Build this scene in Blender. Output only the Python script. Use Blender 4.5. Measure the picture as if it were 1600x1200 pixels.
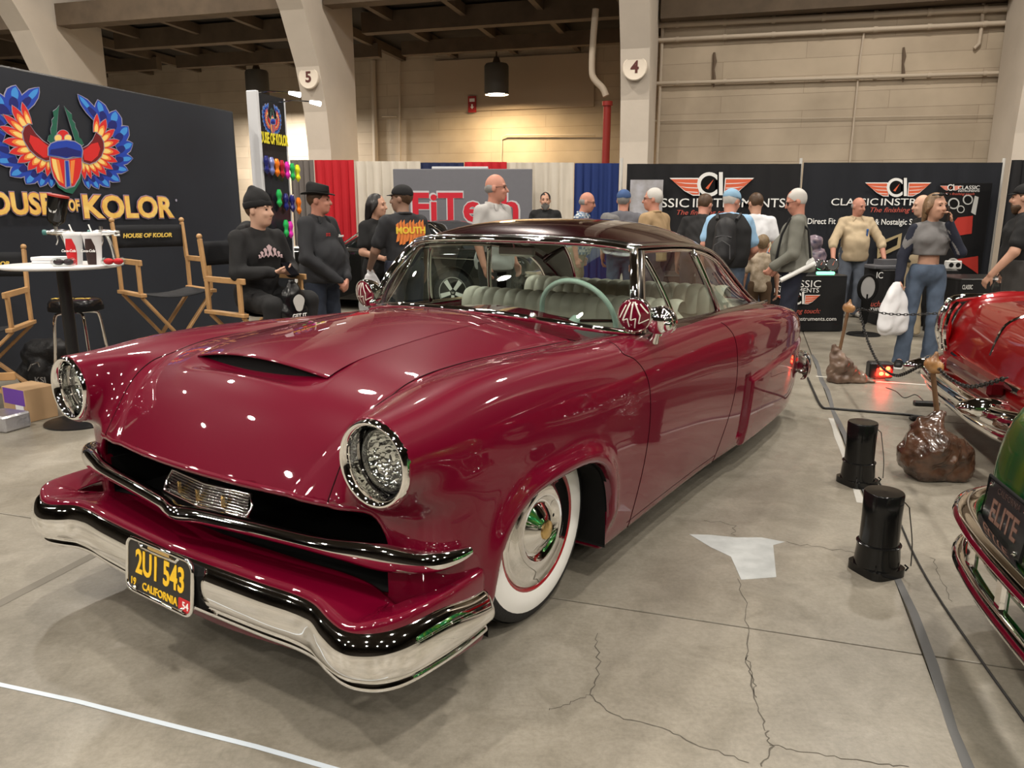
import bpy, bmesh, math, random
import numpy as np
from mathutils import Vector, Matrix

for _o in list(bpy.data.objects):
    bpy.data.objects.remove(_o)
SC = bpy.context.scene
COL = SC.collection
random.seed(7)
RNG = np.random.default_rng(7)

# ------------------------------------------------------------------ camera
F_PX, PITCH, CAM_H = 1190.0, math.radians(12.709), 1.475
_c = bpy.data.cameras.new('camera')
_c.sensor_width = 36.0
_c.lens = F_PX / 1600.0 * 36.0
_c.clip_start, _c.clip_end = 0.05, 200
CAM = bpy.data.objects.new('camera', _c)
CAM.location = (0, 0, CAM_H)
CAM.rotation_euler = (math.pi / 2 - PITCH, 0, 0)
COL.objects.link(CAM)
SC.camera = CAM

# ------------------------------------------------------------------ world, exposure
W = bpy.data.worlds.new('hall_air')
SC.world = W
W.use_nodes = True
W.node_tree.nodes['Background'].inputs[0].default_value = (1.0, 0.93, 0.84, 1)
W.node_tree.nodes['Background'].inputs[1].default_value = 0.05
SC.view_settings.view_transform = 'Standard'
SC.view_settings.look = 'None'
SC.view_settings.exposure = -0.10
SC.view_settings.gamma = 1.0
SC.view_settings.use_curve_mapping = False

# the hall's axes are turned a little against the camera
HALL = math.radians(-15.3)
HU = Vector((math.cos(HALL), math.sin(HALL), 0))
HV = Vector((-math.sin(HALL), math.cos(HALL), 0))
LAMP_Z = 8.2
LAMP_SPOTS = [Vector((-2.6, 6.3, LAMP_Z)) + HU * 6.56 * i + HV * 5.6 * j for i in (-2, -1, 0, 1, 2) for j in (-3, -2, -1, 0, 1)]
LAMP_POWER = 330.0
LAMP_COLOR = (1.0, 0.925, 0.82)
# ------------------------------------------------------------------ helpers
def link(o, parent=None):
    COL.objects.link(o)
    if parent is not None:
        o.parent = parent
    return o

def tag(o, label=None, cat=None, group=None, kind=None):
    if label: o['label'] = label
    if cat: o['category'] = cat
    if group: o['group'] = group
    if kind: o['kind'] = kind
    return o

def empty(name, loc=(0, 0, 0), rz=0.0, label=None, cat=None, group=None, kind=None):
    o = bpy.data.objects.new(name, None)
    o.empty_display_size = 0.1
    o.location = loc
    o.rotation_euler = (0, 0, rz)
    link(o)
    return tag(o, label, cat, group, kind)

MATS = {}
def mat(name, col=(0.8, 0.8, 0.8), rough=0.5, metal=0.0, coat=0.0, coat_rough=0.03, spec=0.5,
        emit=None, estr=0.0, noise=0.0, nscale=8.0, bump=0.0, bscale=60.0, col2=None, trans=0.0,
        ior=1.45, sheen=0.0, detail=4.0):
    if name in MATS:
        return MATS[name]
    m = bpy.data.materials.new(name)
    m.use_nodes = True
    nt = m.node_tree
    b = nt.nodes['Principled BSDF']
    b.inputs['Base Color'].default_value = (*col, 1)
    b.inputs['Roughness'].default_value = rough
    b.inputs['Metallic'].default_value = metal
    b.inputs['Coat Weight'].default_value = coat
    b.inputs['Coat Roughness'].default_value = coat_rough
    b.inputs['Coat IOR'].default_value = 1.56
    b.inputs['Specular IOR Level'].default_value = spec
    b.inputs['Transmission Weight'].default_value = trans
    b.inputs['IOR'].default_value = ior
    if sheen: b.inputs['Sheen Weight'].default_value = sheen
    if emit:
        b.inputs['Emission Color'].default_value = (*emit, 1)
        b.inputs['Emission Strength'].default_value = estr
    if noise > 0 or col2:
        tc = nt.nodes.new('ShaderNodeTexCoord')
        n = nt.nodes.new('ShaderNodeTexNoise')
        n.inputs['Scale'].default_value = nscale
        n.inputs['Detail'].default_value = detail
        r = nt.nodes.new('ShaderNodeValToRGB')
        r.color_ramp.elements[0].position = 0.3
        r.color_ramp.elements[1].position = 0.7
        c2 = col2 if col2 else tuple(c * (1 - noise) for c in col)
        r.color_ramp.elements[0].color = (*c2, 1)
        r.color_ramp.elements[1].color = (*col, 1)
        nt.links.new(tc.outputs['Object'], n.inputs['Vector'])
        nt.links.new(n.outputs['Fac'], r.inputs['Fac'])
        nt.links.new(r.outputs['Color'], b.inputs['Base Color'])
    if bump > 0:
        tc = nt.nodes.new('ShaderNodeTexCoord')
        n = nt.nodes.new('ShaderNodeTexNoise')
        n.inputs['Scale'].default_value = bscale
        n.inputs['Detail'].default_value = 3
        bp = nt.nodes.new('ShaderNodeBump')
        bp.inputs['Strength'].default_value = bump
        bp.inputs['Distance'].default_value = 0.02
        nt.links.new(tc.outputs['Object'], n.inputs['Vector'])
        nt.links.new(n.outputs['Fac'], bp.inputs['Height'])
        nt.links.new(bp.outputs['Normal'], b.inputs['Normal'])
    MATS[name] = m
    return m

def mesh_obj(name, verts, faces, material, parent=None, smooth=False, mats=None, midx=None, normals=None,
             loc=None, rz=None, auto=None):
    me = bpy.data.meshes.new(name)
    me.from_pydata([tuple(map(float, v)) for v in verts], [], [tuple(map(int, f)) for f in faces])
    if mats:
        for m in mats: me.materials.append(m)
        if midx is not None:
            me.polygons.foreach_set('material_index', np.asarray(midx, dtype=np.int32))
    elif material is not None:
        me.materials.append(material)
    if smooth:
        me.polygons.foreach_set('use_smooth', [True] * len(me.polygons))
    me.update()
    if normals is not None:
        me.normals_split_custom_set_from_vertices([tuple(map(float, n)) for n in normals])
    elif smooth and auto is not None:
        me.set_sharp_from_angle(angle=math.radians(auto))
    o = bpy.data.objects.new(name, me)
    link(o, parent)
    if loc is not None: o.location = loc
    if rz is not None: o.rotation_euler = (0, 0, rz)
    return o

class MB:
    """collects simple shapes into one mesh"""
    def __init__(s):
        s.v, s.f, s.m, s.cur = [], [], [], 0
    def add(s, v, f):
        n = len(s.v)
        s.v += [tuple(map(float, p)) for p in v]
        s.f += [tuple(int(i) + n for i in q) for q in f]
        s.m += [s.cur] * len(f)
        return s
    def box(s, lo, hi, M=None):
        (a, b, c), (d, e, f) = lo, hi
        v = [(a, b, c), (d, b, c), (d, e, c), (a, e, c), (a, b, f), (d, b, f), (d, e, f), (a, e, f)]
        if M is not None: v = [tuple(M @ Vector(p)) for p in v]
        return s.add(v, [(0, 3, 2, 1), (4, 5, 6, 7), (0, 1, 5, 4), (1, 2, 6, 5), (2, 3, 7, 6), (3, 0, 4, 7)])
    def bbox(s, lo, hi, r=0.01, M=None):
        """box with chamfered edges"""
        lo, hi = np.array(lo, float), np.array(hi, float)
        r = min(r, 0.49 * float((hi - lo).min()))
        v, idx = [], {}
        for sx in (0, 1):
            for sy in (0, 1):
                for sz in (0, 1):
                    c = np.where([sx, sy, sz], hi, lo)
                    d = np.where([sx, sy, sz], -r, r)
                    for ax in range(3):
                        p = c + d
                        p[ax] = c[ax]
                        idx[(sx, sy, sz, ax)] = len(v)
                        v.append(p)
        f = []
        g = lambda *k: idx[k]
        for ax in range(3):
            o1, o2 = [(1, 2), (2, 0), (0, 1)][ax]
            for sd in (0, 1):
                q = []
                for (p1, p2) in ((0, 0), (1, 0), (1, 1), (0, 1)):
                    k = [0, 0, 0]; k[ax] = sd; k[o1] = p1; k[o2] = p2
                    q.append(g(*k, ax))
                f.append(q if sd else q[::-1])
            for p1 in (0, 1):
                for p2 in (0, 1):
                    k0 = [0, 0, 0]; k1 = [0, 0, 0]
                    k0[o1] = k1[o1] = p1; k0[o2] = k1[o2] = p2; k1[ax] = 1
                    q = [g(*k0, o1), g(*k1, o1), g(*k1, o2), g(*k0, o2)]
                    f.append(q if p1 == p2 else q[::-1])
        for sx in (0, 1):
            for sy in (0, 1):
                for sz in (0, 1):
                    q = [g(sx, sy, sz, 0), g(sx, sy, sz, 1), g(sx, sy, sz, 2)]
                    f.append(q if (sx + sy + sz) % 2 else q[::-1])
        if M is not None: v = [tuple(M @ Vector(p)) for p in v]
        return s.add(v, f)
    def bar(s, p, q, w, h, up=(0, 0, 1), r=0.0):
        p, q = Vector(p), Vector(q)
        z = (q - p); L = z.length; z.normalize()
        x = Vector(up).cross(z)
        if x.length < 1e-4: x = Vector((1, 0, 0)).cross(z)
        x.normalize(); y = z.cross(x)
        M = Matrix((x, y, z)).transposed().to_4x4(); M.translation = p
        if r > 0: return s.bbox((-w / 2, -h / 2, 0), (w / 2, h / 2, L), r, M)
        return s.box((-w / 2, -h / 2, 0), (w / 2, h / 2, L), M)
    def tube(s, pts, r, n=10, closed=False, cap=True):
        P = [Vector(p) for p in pts]
        N = len(P)
        R = r if hasattr(r, '__len__') else [r] * N
        tang = []
        for i in range(N):
            if closed: t = P[(i + 1) % N] - P[i - 1]
            else: t = P[min(i + 1, N - 1)] - P[max(i - 1, 0)]
            tang.append(t.normalized() if t.length > 1e-9 else Vector((0, 0, 1)))
        ref = Vector((0, 0, 1)) if abs(tang[0].z) < 0.9 else Vector((1, 0, 0))
        nx = (ref - tang[0] * ref.dot(tang[0])).normalized()
        v, f = [], []
        for i in range(N):
            nx = (nx - tang[i] * nx.dot(tang[i]))
            nx = nx.normalized() if nx.length > 1e-6 else Vector((1, 0, 0))
            ny = tang[i].cross(nx)
            for k in range(n):
                a = 2 * math.pi * k / n
                v.append(P[i] + (nx * math.cos(a) + ny * math.sin(a)) * R[i])
        m = N if closed else N - 1
        for i in range(m):
            j = (i + 1) % N
            for k in range(n):
                l = (k + 1) % n
                f.append((i * n + k, i * n + l, j * n + l, j * n + k))
        if cap and not closed:
            f.append(tuple(range(n))[::-1])
            f.append(tuple(range((N - 1) * n, N * n)))
        return s.add(v, f)
    def lathe(s, prof, n=32, M=None, cap=True):
        """profile of (r, h) turned about the local z axis"""
        v, f = [], []
        for (r, h) in prof:
            for k in range(n):
                a = 2 * math.pi * k / n
                v.append((r * math.cos(a), r * math.sin(a), h))
        for i in range(len(prof) - 1):
            for k in range(n):
                l = (k + 1) % n
                f.append((i * n + k, i * n + l, (i + 1) * n + l, (i + 1) * n + k))
        if cap:
            if prof[0][0] > 1e-5: f.append(tuple(range(n))[::-1])
            if prof[-1][0] > 1e-5: f.append(tuple(range((len(prof) - 1) * n, len(prof) * n)))
        if M is not None: v = [tuple(M @ Vector(p)) for p in v]
        return s.add(v, f)
    def prism(s, poly, h0, h1, M=None):
        n = len(poly)
        v = [(x, y, h0) for x, y in poly] + [(x, y, h1) for x, y in poly]
        f = [tuple(range(n))[::-1], tuple(range(n, 2 * n))]
        f += [(i, (i + 1) % n, n + (i + 1) % n, n + i) for i in range(n)]
        if M is not None: v = [tuple(M @ Vector(p)) for p in v]
        return s.add(v, f)
    def ball(s, c, r, n=12, m=8, M=None):
        rx, ry, rz = r if hasattr(r, '__len__') else (r, r, r)
        v, f = [], []
        for i in range(m + 1):
            t = math.pi * i / m
            for k in range(n):
                a = 2 * math.pi * k / n
                v.append((rx * math.sin(t) * math.cos(a), ry * math.sin(t) * math.sin(a), -rz * math.cos(t)))
        for i in range(m):
            for k in range(n):
                l = (k + 1) % n
                f.append((i * n + k, i * n + l, (i + 1) * n + l, (i + 1) * n + k))
        if M is not None: v = [tuple((M @ Vector(p)) + Vector(c)) for p in v]
        else: v = [(p[0] + c[0], p[1] + c[1], p[2] + c[2]) for p in v]
        return s.add(v, f)
    def grid(s, P, closed_u=False, flip=False):
        """P: array (nu, nv, 3)"""
        P = np.asarray(P); nu, nv = P.shape[:2]
        f = []
        for i in range(nu if closed_u else nu - 1):
            for j in range(nv - 1):
                i2 = (i + 1) % nu
                q = (i * nv + j, i2 * nv + j, i2 * nv + j + 1, i * nv + j + 1)
                f.append(q[::-1] if flip else q)
        return s.add(P.reshape(-1, 3), f)
    def build(s, name, material, parent=None, smooth=False, auto=40, mats=None, loc=None, rz=None):
        return mesh_obj(name, s.v, s.f, material, parent, smooth, mats, s.m if mats else None,
                        auto=auto if smooth else None, loc=loc, rz=rz)

def rotm(axis, ang, loc=(0, 0, 0)):
    M = Matrix.Rotation(ang, 4, axis)
    M.translation = Vector(loc)
    return M

def frame(x, y, z, loc):
    M = Matrix((Vector(x).normalized(), Vector(y).normalized(), Vector(z).normalized())).transposed().to_4x4()
    M.translation = Vector(loc)
    return M

def catmull(pts, n=8, closed=False):
    P = np.asarray(pts, float); N = len(P); out = []
    for i in range(N if closed else N - 1):
        if closed: p0, p1, p2, p3 = P[i - 1], P[i], P[(i + 1) % N], P[(i + 2) % N]
        else: p0, p1, p2, p3 = P[max(i - 1, 0)], P[i], P[i + 1], P[min(i + 2, N - 1)]
        for t in np.linspace(0, 1, n, endpoint=False):
            out.append(0.5 * (2 * p1 + (p2 - p0) * t + (2 * p0 - 5 * p1 + 4 * p2 - p3) * t ** 2 + (3 * p1 - p0 - 3 * p2 + p3) * t ** 3))
    if not closed: out.append(P[-1])
    return np.array(out)

class CS:
    """natural cubic spline, linear outside"""
    def __init__(s, pts):
        p = np.array(sorted(pts), float); x, y = p[:, 0], p[:, 1]
        n = len(x); h = np.diff(x)
        A = np.zeros((n, n)); r = np.zeros(n); A[0, 0] = A[-1, -1] = 1
        for i in range(1, n - 1):
            A[i, i - 1], A[i, i], A[i, i + 1] = h[i - 1], 2 * (h[i - 1] + h[i]), h[i]
            r[i] = 6 * ((y[i + 1] - y[i]) / h[i] - (y[i] - y[i - 1]) / h[i - 1])
        s.x, s.y, s.M, s.h = x, y, np.linalg.solve(A, r), h
        s.s0 = (y[1] - y[0]) / h[0] - h[0] * s.M[1] / 6
        s.s1 = (y[-1] - y[-2]) / h[-1] + h[-1] * s.M[-2] / 6
    def __call__(s, q):
        q = np.asarray(q, dtype=float)
        c = np.clip(q, s.x[0], s.x[-1])
        i = np.clip(np.searchsorted(s.x, c) - 1, 0, len(s.x) - 2)
        h = s.h[i]; a = (s.x[i + 1] - c) / h; b = (c - s.x[i]) / h
        v = a * s.y[i] + b * s.y[i + 1] + ((a ** 3 - a) * s.M[i] + (b ** 3 - b) * s.M[i + 1]) * h * h / 6
        return v + np.minimum(q - s.x[0], 0) * s.s0 + np.maximum(q - s.x[-1], 0) * s.s1

def smax(a, b, k):
    h = np.maximum(k - np.abs(a - b), 0) / k
    return np.maximum(a, b) + h * h * h * k / 6
def smin(a, b, k):
    return -smax(-a, -b, k)
def sstep(e0, e1, x):
    t = np.clip((x - e0) / (e1 - e0), 0, 1)
    return t * t * t * (t * (t * 6 - 15) + 10)

def surface_nets(V, org, h):
    """zero surface of a sampled field (negative inside): vertices and quads"""
    nx, ny, nz = V.shape
    S = V < 0
    cnt = np.zeros((nx - 1, ny - 1, nz - 1), np.int8)
    for dx in (0, 1):
        for dy in (0, 1):
            for dz in (0, 1):
                cnt += S[dx:nx - 1 + dx, dy:ny - 1 + dy, dz:nz - 1 + dz]
    act = (cnt > 0) & (cnt < 8)
    C = np.argwhere(act)
    ids = np.full(act.shape, -1, np.int32)
    ids[act] = np.arange(len(C))
    offs = np.array([(dx, dy, dz) for dx in (0, 1) for dy in (0, 1) for dz in (0, 1)])
    vals = np.stack([V[C[:, 0] + o[0], C[:, 1] + o[1], C[:, 2] + o[2]] for o in offs], 1).astype(float)
    acc = np.zeros((len(C), 3)); num = np.zeros(len(C))
    for i in range(8):
        for j in range(i + 1, 8):
            if np.abs(offs[i] - offs[j]).sum() != 1: continue
            a, b = vals[:, i], vals[:, j]
            m = (a < 0) != (b < 0)
            t = np.where(m, a / np.where(m, a - b, 1), 0)
            acc += np.where(m[:, None], offs[i] + t[:, None] * (offs[j] - offs[i]), 0)
            num += m
    P = (C + acc / num[:, None]) * h + np.asarray(org)
    faces = []
    for ax in range(3):
        o1, o2 = [(1, 2), (2, 0), (0, 1)][ax]
        sl0 = [slice(None)] * 3; sl1 = [slice(None)] * 3
        sl0[ax] = slice(0, -1); sl1[ax] = slice(1, None)
        a, b = S[tuple(sl0)], S[tuple(sl1)]
        E = np.argwhere(a != b)
        lim = np.array(act.shape)
        ok = (E[:, o1] >= 1) & (E[:, o2] >= 1) & (E[:, o1] < lim[o1]) & (E[:, o2] < lim[o2])
        E = E[ok]
        q = []
        for (d1, d2) in ((-1, -1), (0, -1), (0, 0), (-1, 0)):
            e = E.copy(); e[:, o1] += d1; e[:, o2] += d2
            q.append(ids[e[:, 0], e[:, 1], e[:, 2]])
        q = np.stack(q, 1)
        ins = a[tuple(E.T)]
        q[~ins] = q[~ins][:, ::-1]
        faces.append(q)
    Fq = np.concatenate(faces)
    return P, Fq[(Fq >= 0).all(1)]

def refine(fn, P, it=3, e=1e-3, maxstep=0.01):
    """pull points onto fn = 0 and return unit gradients"""
    P = P.copy()
    for k in range(it + 1):
        f0 = fn(P[:, 0], P[:, 1], P[:, 2])
        G = np.stack([(fn(P[:, 0] + e * (i == 0), P[:, 1] + e * (i == 1), P[:, 2] + e * (i == 2)) -
                       fn(P[:, 0] - e * (i == 0), P[:, 1] - e * (i == 1), P[:, 2] - e * (i == 2))) / (2 * e) for i in range(3)], 1)
        g2 = np.maximum((G * G).sum(1), 1e-6)
        if k < it:
            st = -(f0 / g2)[:, None] * G
            L = np.linalg.norm(st, axis=1, keepdims=True)
            P += st * np.minimum(1, maxstep / np.maximum(L, 1e-9))
    return P, G / np.sqrt(g2)[:, None]

def submesh(name, P, Fq, sel, material, parent, N=None, smooth=True):
    fs = Fq[sel]
    if len(fs) == 0: return None
    used, inv = np.unique(fs.ravel(), return_inverse=True)
    return mesh_obj(name, P[used], inv.reshape(fs.shape), material, parent, smooth,
                    normals=None if N is None else N[used])

def text_obj(name, s, size, material, parent, M, extrude=0.001, offset=0.0, shear=0.0, align='CENTER', xs=1.0, spacing=1.0, res=3):
    cu = bpy.data.curves.new(name, 'FONT')
    cu.body = s; cu.size = size; cu.extrude = extrude; cu.offset = offset; cu.shear = shear
    cu.align_x = align; cu.align_y = 'CENTER'; cu.space_character = spacing; cu.resolution_u = res
    tmp = bpy.data.objects.new(name, cu)
    me = bpy.data.meshes.new_from_object(tmp)
    bpy.data.objects.remove(tmp); bpy.data.curves.remove(cu)
    me.transform(Matrix.Diagonal((xs, 1, 1, 1)))
    me.transform(M)
    me.materials.clear(); me.materials.append(material)
    me.name = name
    o = bpy.data.objects.new(name, me)
    return link(o, parent)

def pix_ray(u, v):
    a, b = (u - 800) / F_PX, (v - 600) / F_PX
    c, s = math.cos(PITCH), math.sin(PITCH)
    return Vector((a, c - b * s, -s - b * c))
def at_plane(u, v, p0, n):
    r = pix_ray(u, v); o = Vector((0, 0, CAM_H)); n = Vector(n)
    return o + r * ((Vector(p0) - o).dot(n) / r.dot(n))
def at_y(u, v, y): return at_plane(u, v, (0, y, 0), (0, 1, 0))
def at_z(u, v, z=0.0): return at_plane(u, v, (0, 0, z), (0, 0, 1))

def copy_tree(o, parent=None):
    c = o.copy()
    COL.objects.link(c)
    c.parent = parent
    for ch in [x for x in o.children]:
        copy_tree(ch, c)
    return c
# ------------------------------------------------------------------ the hall
def concrete_floor():
    m = bpy.data.materials.new('worn_concrete'); m.use_nodes = True
    nt = m.node_tree; b = nt.nodes['Principled BSDF']; N = nt.nodes.new; Lk = nt.links.new
    g = N('ShaderNodeNewGeometry')
    def noise(scale, detail=5, rough=.6, dist=0.0, stretch=None):
        n = N('ShaderNodeTexNoise'); n.inputs['Scale'].default_value = scale; n.inputs['Detail'].default_value = detail
        n.inputs['Roughness'].default_value = rough; n.inputs['Distortion'].default_value = dist
        if stretch:
            mp = N('ShaderNodeMapping'); mp.inputs['Rotation'].default_value = (0, 0, stretch[0]); mp.inputs['Scale'].default_value = (1, stretch[1], 1)
            Lk(g.outputs['Position'], mp.inputs[0]); Lk(mp.outputs[0], n.inputs['Vector'])
        else: Lk(g.outputs['Position'], n.inputs['Vector'])
        return n
    def ramp(src, stops):
        r = N('ShaderNodeValToRGB'); e = r.color_ramp.elements
        e[0].position, e[0].color = stops[0][0], (*stops[0][1], 1); e[1].position, e[1].color = stops[-1][0], (*stops[-1][1], 1)
        for p, c in stops[1:-1]:
            k = e.new(p); k.color = (*c, 1)
        Lk(src, r.inputs[0]); return r
    def mix(kind, fac, a, c):
        x = N('ShaderNodeMix'); x.data_type = 'RGBA'; x.blend_type = kind
        if isinstance(fac, float): x.inputs[0].default_value = fac
        else: Lk(fac, x.inputs[0])
        Lk(a, x.inputs[6]); Lk(c, x.inputs[7]); return x.outputs[2]
    big = ramp(noise(.7, 6, .62, .4).outputs['Fac'], [(.28, (.180, .163, .134)), (.5, (.256, .233, .192)), (.72, (.322, .293, .243))])
    mid = ramp(noise(5, 8, .7, .8).outputs['Fac'], [(.3, (.70, .69, .66)), (.6, (1, 1, 1)), (.8, (1.10, 1.08, 1.04))])
    fine = ramp(noise(60, 4, .7).outputs['Fac'], [(.35, (.86, .86, .85)), (.65, (1.05, 1.05, 1.05))])
    scr = ramp(noise(9, 3, .5, 0, (1.0, 14)).outputs['Fac'], [(.30, (.86, .85, .84)), (.42, (1, 1, 1))])
    c = mix('MULTIPLY', 1.0, big.outputs[0], mid.outputs[0])
    c = mix('MULTIPLY', 1.0, c, fine.outputs[0])
    c = mix('MULTIPLY', .6, c, scr.outputs[0])
    Lk(c, b.inputs['Base Color'])
    rr = ramp(noise(2.2, 6, .6).outputs['Fac'], [(.3, (.30,) * 3), (.7, (.46,) * 3)])
    Lk(rr.outputs[0], b.inputs['Roughness'])
    bp = N('ShaderNodeBump'); bp.inputs['Strength'].default_value = .08; bp.inputs['Distance'].default_value = .01
    Lk(noise(35, 6, .7).outputs['Fac'], bp.inputs['Height']); Lk(bp.outputs[0], b.inputs['Normal'])
    return m
M_FLOOR = concrete_floor()
M_JOINT = mat('joint_dirt', (.035, .03, .026), rough=.9)
JA = math.radians(-17.5)
JU, JV = Vector((math.cos(JA), math.sin(JA), 0)), Vector((-math.sin(JA), math.cos(JA), 0))
FLOOR = tag(MB().box((-30, -24, -.25), (30, 34, -.03)).build('floor', M_JOINT), kind='structure')
_sl = None
for i in range(-6, 6):
    for j in range(-5, 6):
        p = JU * (.64 + 3.335 * (i + .5)) + JV * (2.65 + 3.335 * (j + .5))
        if _sl is None:
            _sl = MB().bbox((-1.6632, -1.6632, -.03), (1.6632, 1.6632, 0), .002).build('floor_slab', M_FLOOR, FLOOR)
            o = _sl
        else:
            o = _sl.copy(); COL.objects.link(o); o.parent = FLOOR
        o.location = p; o.rotation_euler = (0, 0, JA)

def strip(name, pts, w, material, z=.0006, parent=FLOOR, wob=0.0):
    P = [Vector((p[0], p[1], z)) for p in pts]
    v, f = [], []
    for i, p in enumerate(P):
        t = (P[min(i + 1, len(P) - 1)] - P[max(i - 1, 0)]); t.z = 0; t.normalize()
        n = Vector((-t.y, t.x, 0))
        ww = (w[i] if hasattr(w, '__len__') else w) * (1 + wob * random.uniform(-1, 1)) / 2
        v += [p + n * ww, p - n * ww]
    for i in range(len(P) - 1):
        f.append((2 * i, 2 * i + 1, 2 * i + 3, 2 * i + 2))
    n = len(v)
    v += [p + Vector((0, 0, .0005)) for p in v]
    f = [tuple(q[::-1]) for q in f] + [tuple(k + n for k in q) for q in f]
    return mesh_obj(name, v, f, material, parent)
gpx = lambda *ps: [tuple(at_z(u, v))[:2] for u, v in ps]
strip('joint_sealant', [tuple(JU * (.64 + .012 + .01 * math.sin(k * 1.7)) + JV * (1.2 + .35 * k)) for k in range(22)], .034, mat('grey_sealant', (.10, .10, .10), rough=.8), wob=.25)
strip('joint_sealant', [tuple(JU * (.64 - .03) + JV * (4.1 + .25 * k)) for k in range(8)], .035, mat('pale_filler', (.42, .41, .38), rough=.8), wob=.3)
strip('joint_sealant', [tuple(JU * (-2.695) + JV * (1.9 + .35 * k)) for k in range(10)], .05, mat('brown_filler', (.16, .145, .12), rough=.85), wob=.15)
M_CRACK = mat('crack_dirt', (.09, .08, .065), rough=.95)
def crack(pts, w=.004):
    P = []
    for a, b in zip(pts[:-1], pts[1:]):
        for t in np.linspace(0, 1, 7, endpoint=False):
            P.append((a[0] + (b[0] - a[0]) * t + random.uniform(-1, 1) * 4.2, a[1] + (b[1] - a[1]) * t + random.uniform(-1, 1) * 2.2))
    P.append(pts[-1])
    strip('crack', gpx(*P), w, M_CRACK, wob=.5)
crack([(1153, 905), (1168, 960), (1166, 1025), (1182, 1090), (1196, 1140), (1205, 1165), (1190, 1198)])
crack([(1166, 1025), (1175, 1055), (1182, 1090)], .003)
crack([(930, 990), (936, 1040), (924, 1085), (958, 1118), (1030, 1135), (1080, 1160), (1170, 1192)], .003)
crack([(924, 1085), (880, 1103), (858, 1110)], .002)
crack([(1205, 1165), (1260, 1175), (1340, 1188), (1420, 1198)], .0025)
crack([(1145, 838), (1148, 820), (1100, 813)], .002)
crack([(1455, 870), (1470, 900), (1488, 940)], .002)
crack([(1225, 848), (1290, 856), (1340, 865)], .002)
pp = gpx((1077, 835), (1110, 836), (1150, 840), (1190, 840), (1226, 847), (1208, 852), (1213, 902), (1158, 906), (1142, 870), (1110, 855))
MB().prism(pp, 0, .0012).build('floor_patch', mat('pale_patch', (.43, .45, .45), rough=.7, noise=.2, nscale=14), FLOOR)
strip('tape_line', gpx((-60, 1055), (0, 1070), (120, 1096), (260, 1132), (400, 1167), (540, 1207), (640, 1240)), .017, mat('pale_blue_tape', (.50, .56, .62), rough=.6), z=.001)
strip('tape_line', gpx((1275, 588), (1380, 597), (1470, 603)), .03, mat('white_tape', (.62, .60, .55), rough=.6), z=.001)

# wall, piers and arch ribs, in the hall's own axes
M_WALL = bpy.data.materials.new('board_marked_concrete'); M_WALL.use_nodes = True
def _wallmat():
    nt = M_WALL.node_tree; b = nt.nodes['Principled BSDF']; N = nt.nodes.new; Lk = nt.links.new
    tc = N('ShaderNodeTexCoord'); mp = N('ShaderNodeMapping'); mp.inputs['Rotation'].default_value = (math.pi / 2, 0, 0)
    br = N('ShaderNodeTexBrick'); br.inputs['Scale'].default_value = 1.0
    br.inputs['Brick Width'].default_value = 2.9; br.inputs['Row Height'].default_value = .30
    br.inputs['Mortar Size'].default_value = .004; br.inputs['Mortar Smooth'].default_value = .6
    br.inputs['Color1'].default_value = (.50, .415, .315, 1); br.inputs['Color2'].default_value = (.455, .375, .285, 1); br.inputs['Mortar'].default_value = (.33, .26, .195, 1)
    Lk(tc.outputs['Object'], mp.inputs[0]); Lk(mp.outputs[0], br.inputs['Vector'])
    n = N('ShaderNodeTexNoise'); n.inputs['Scale'].default_value = .9; n.inputs['Detail'].default_value = 7
    Lk(tc.outputs['Object'], n.inputs['Vector'])
    r = N('ShaderNodeValToRGB'); r.color_ramp.elements[0].color = (.78, .77, .75, 1); r.color_ramp.elements[1].color = (1.12, 1.12, 1.12, 1)
    r.color_ramp.elements[0].position = .3; r.color_ramp.elements[1].position = .7
    Lk(n.outputs['Fac'], r.inputs[0])
    x = N('ShaderNodeMix'); x.data_type = 'RGBA'; x.blend_type = 'MULTIPLY'; x.inputs[0].default_value = 1
    Lk(br.outputs['Color'], x.inputs[6]); Lk(r.outputs[0], x.inputs[7]); Lk(x.outputs[2], b.inputs['Base Color'])
    b.inputs['Roughness'].default_value = .9
    bp = N('ShaderNodeBump'); bp.inputs['Strength'].default_value = .5; bp.inputs['Distance'].default_value = .02
    Lk(br.outputs['Fac'], bp.inputs['Height']); bp.invert = True; Lk(bp.outputs[0], b.inputs['Normal'])
_wallmat()
M_PIER = mat('painted_pier', (.60, .53, .45), rough=.85, noise=.10, nscale=1.5, bump=.15, bscale=9)
M_STEEL = mat('brown_steel', (.12, .085, .055), rough=.8, noise=.3, nscale=3)
M_DECK = mat('dark_deck', (.032, .025, .019), rough=.95, noise=.3, nscale=2)
M_PIPE = mat('painted_pipe', (.50, .42, .33), rough=.6)
M_FARWALL = mat('darkened_far_wall', (.10, .085, .07), rough=.95, noise=.4, nscale=.6)  # unseen walls toned dark for drapes and crowd, dimming the car's reflections
COL4 = Vector((2.18, 14.23, 0))
def hall(u, v, z=0.0): return COL4 + HU * u + HV * v + Vector((0, 0, z))
HM = Matrix.Rotation(HALL, 4, 'Z'); HM.translation = COL4
def hbox(name, lo, hi, m, parent=None, kind='structure'):
    o = MB().box(lo, hi).build(name, m, parent)
    if parent is None:
        o.location = COL4; o.rotation_euler = (0, 0, HALL)
        o['kind'] = kind
    return o
PITCH_U = 6.25
hbox('wall_back', (.3, 1.35, 0), (30, 1.65, 12), M_WALL)
hbox('wall_recess', (-30, 5.6, 0), (.6, 5.9, 12), M_WALL)
hbox('wall_return', (.3, 1.65, 0), (.6, 5.6, 12), M_WALL)
hbox('wall_left', (-30.3, -40, 0), (-30, 6, 12), M_FARWALL)
hbox('wall_right', (30, -40, 0), (30.3, 2, 12), M_FARWALL)
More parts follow.
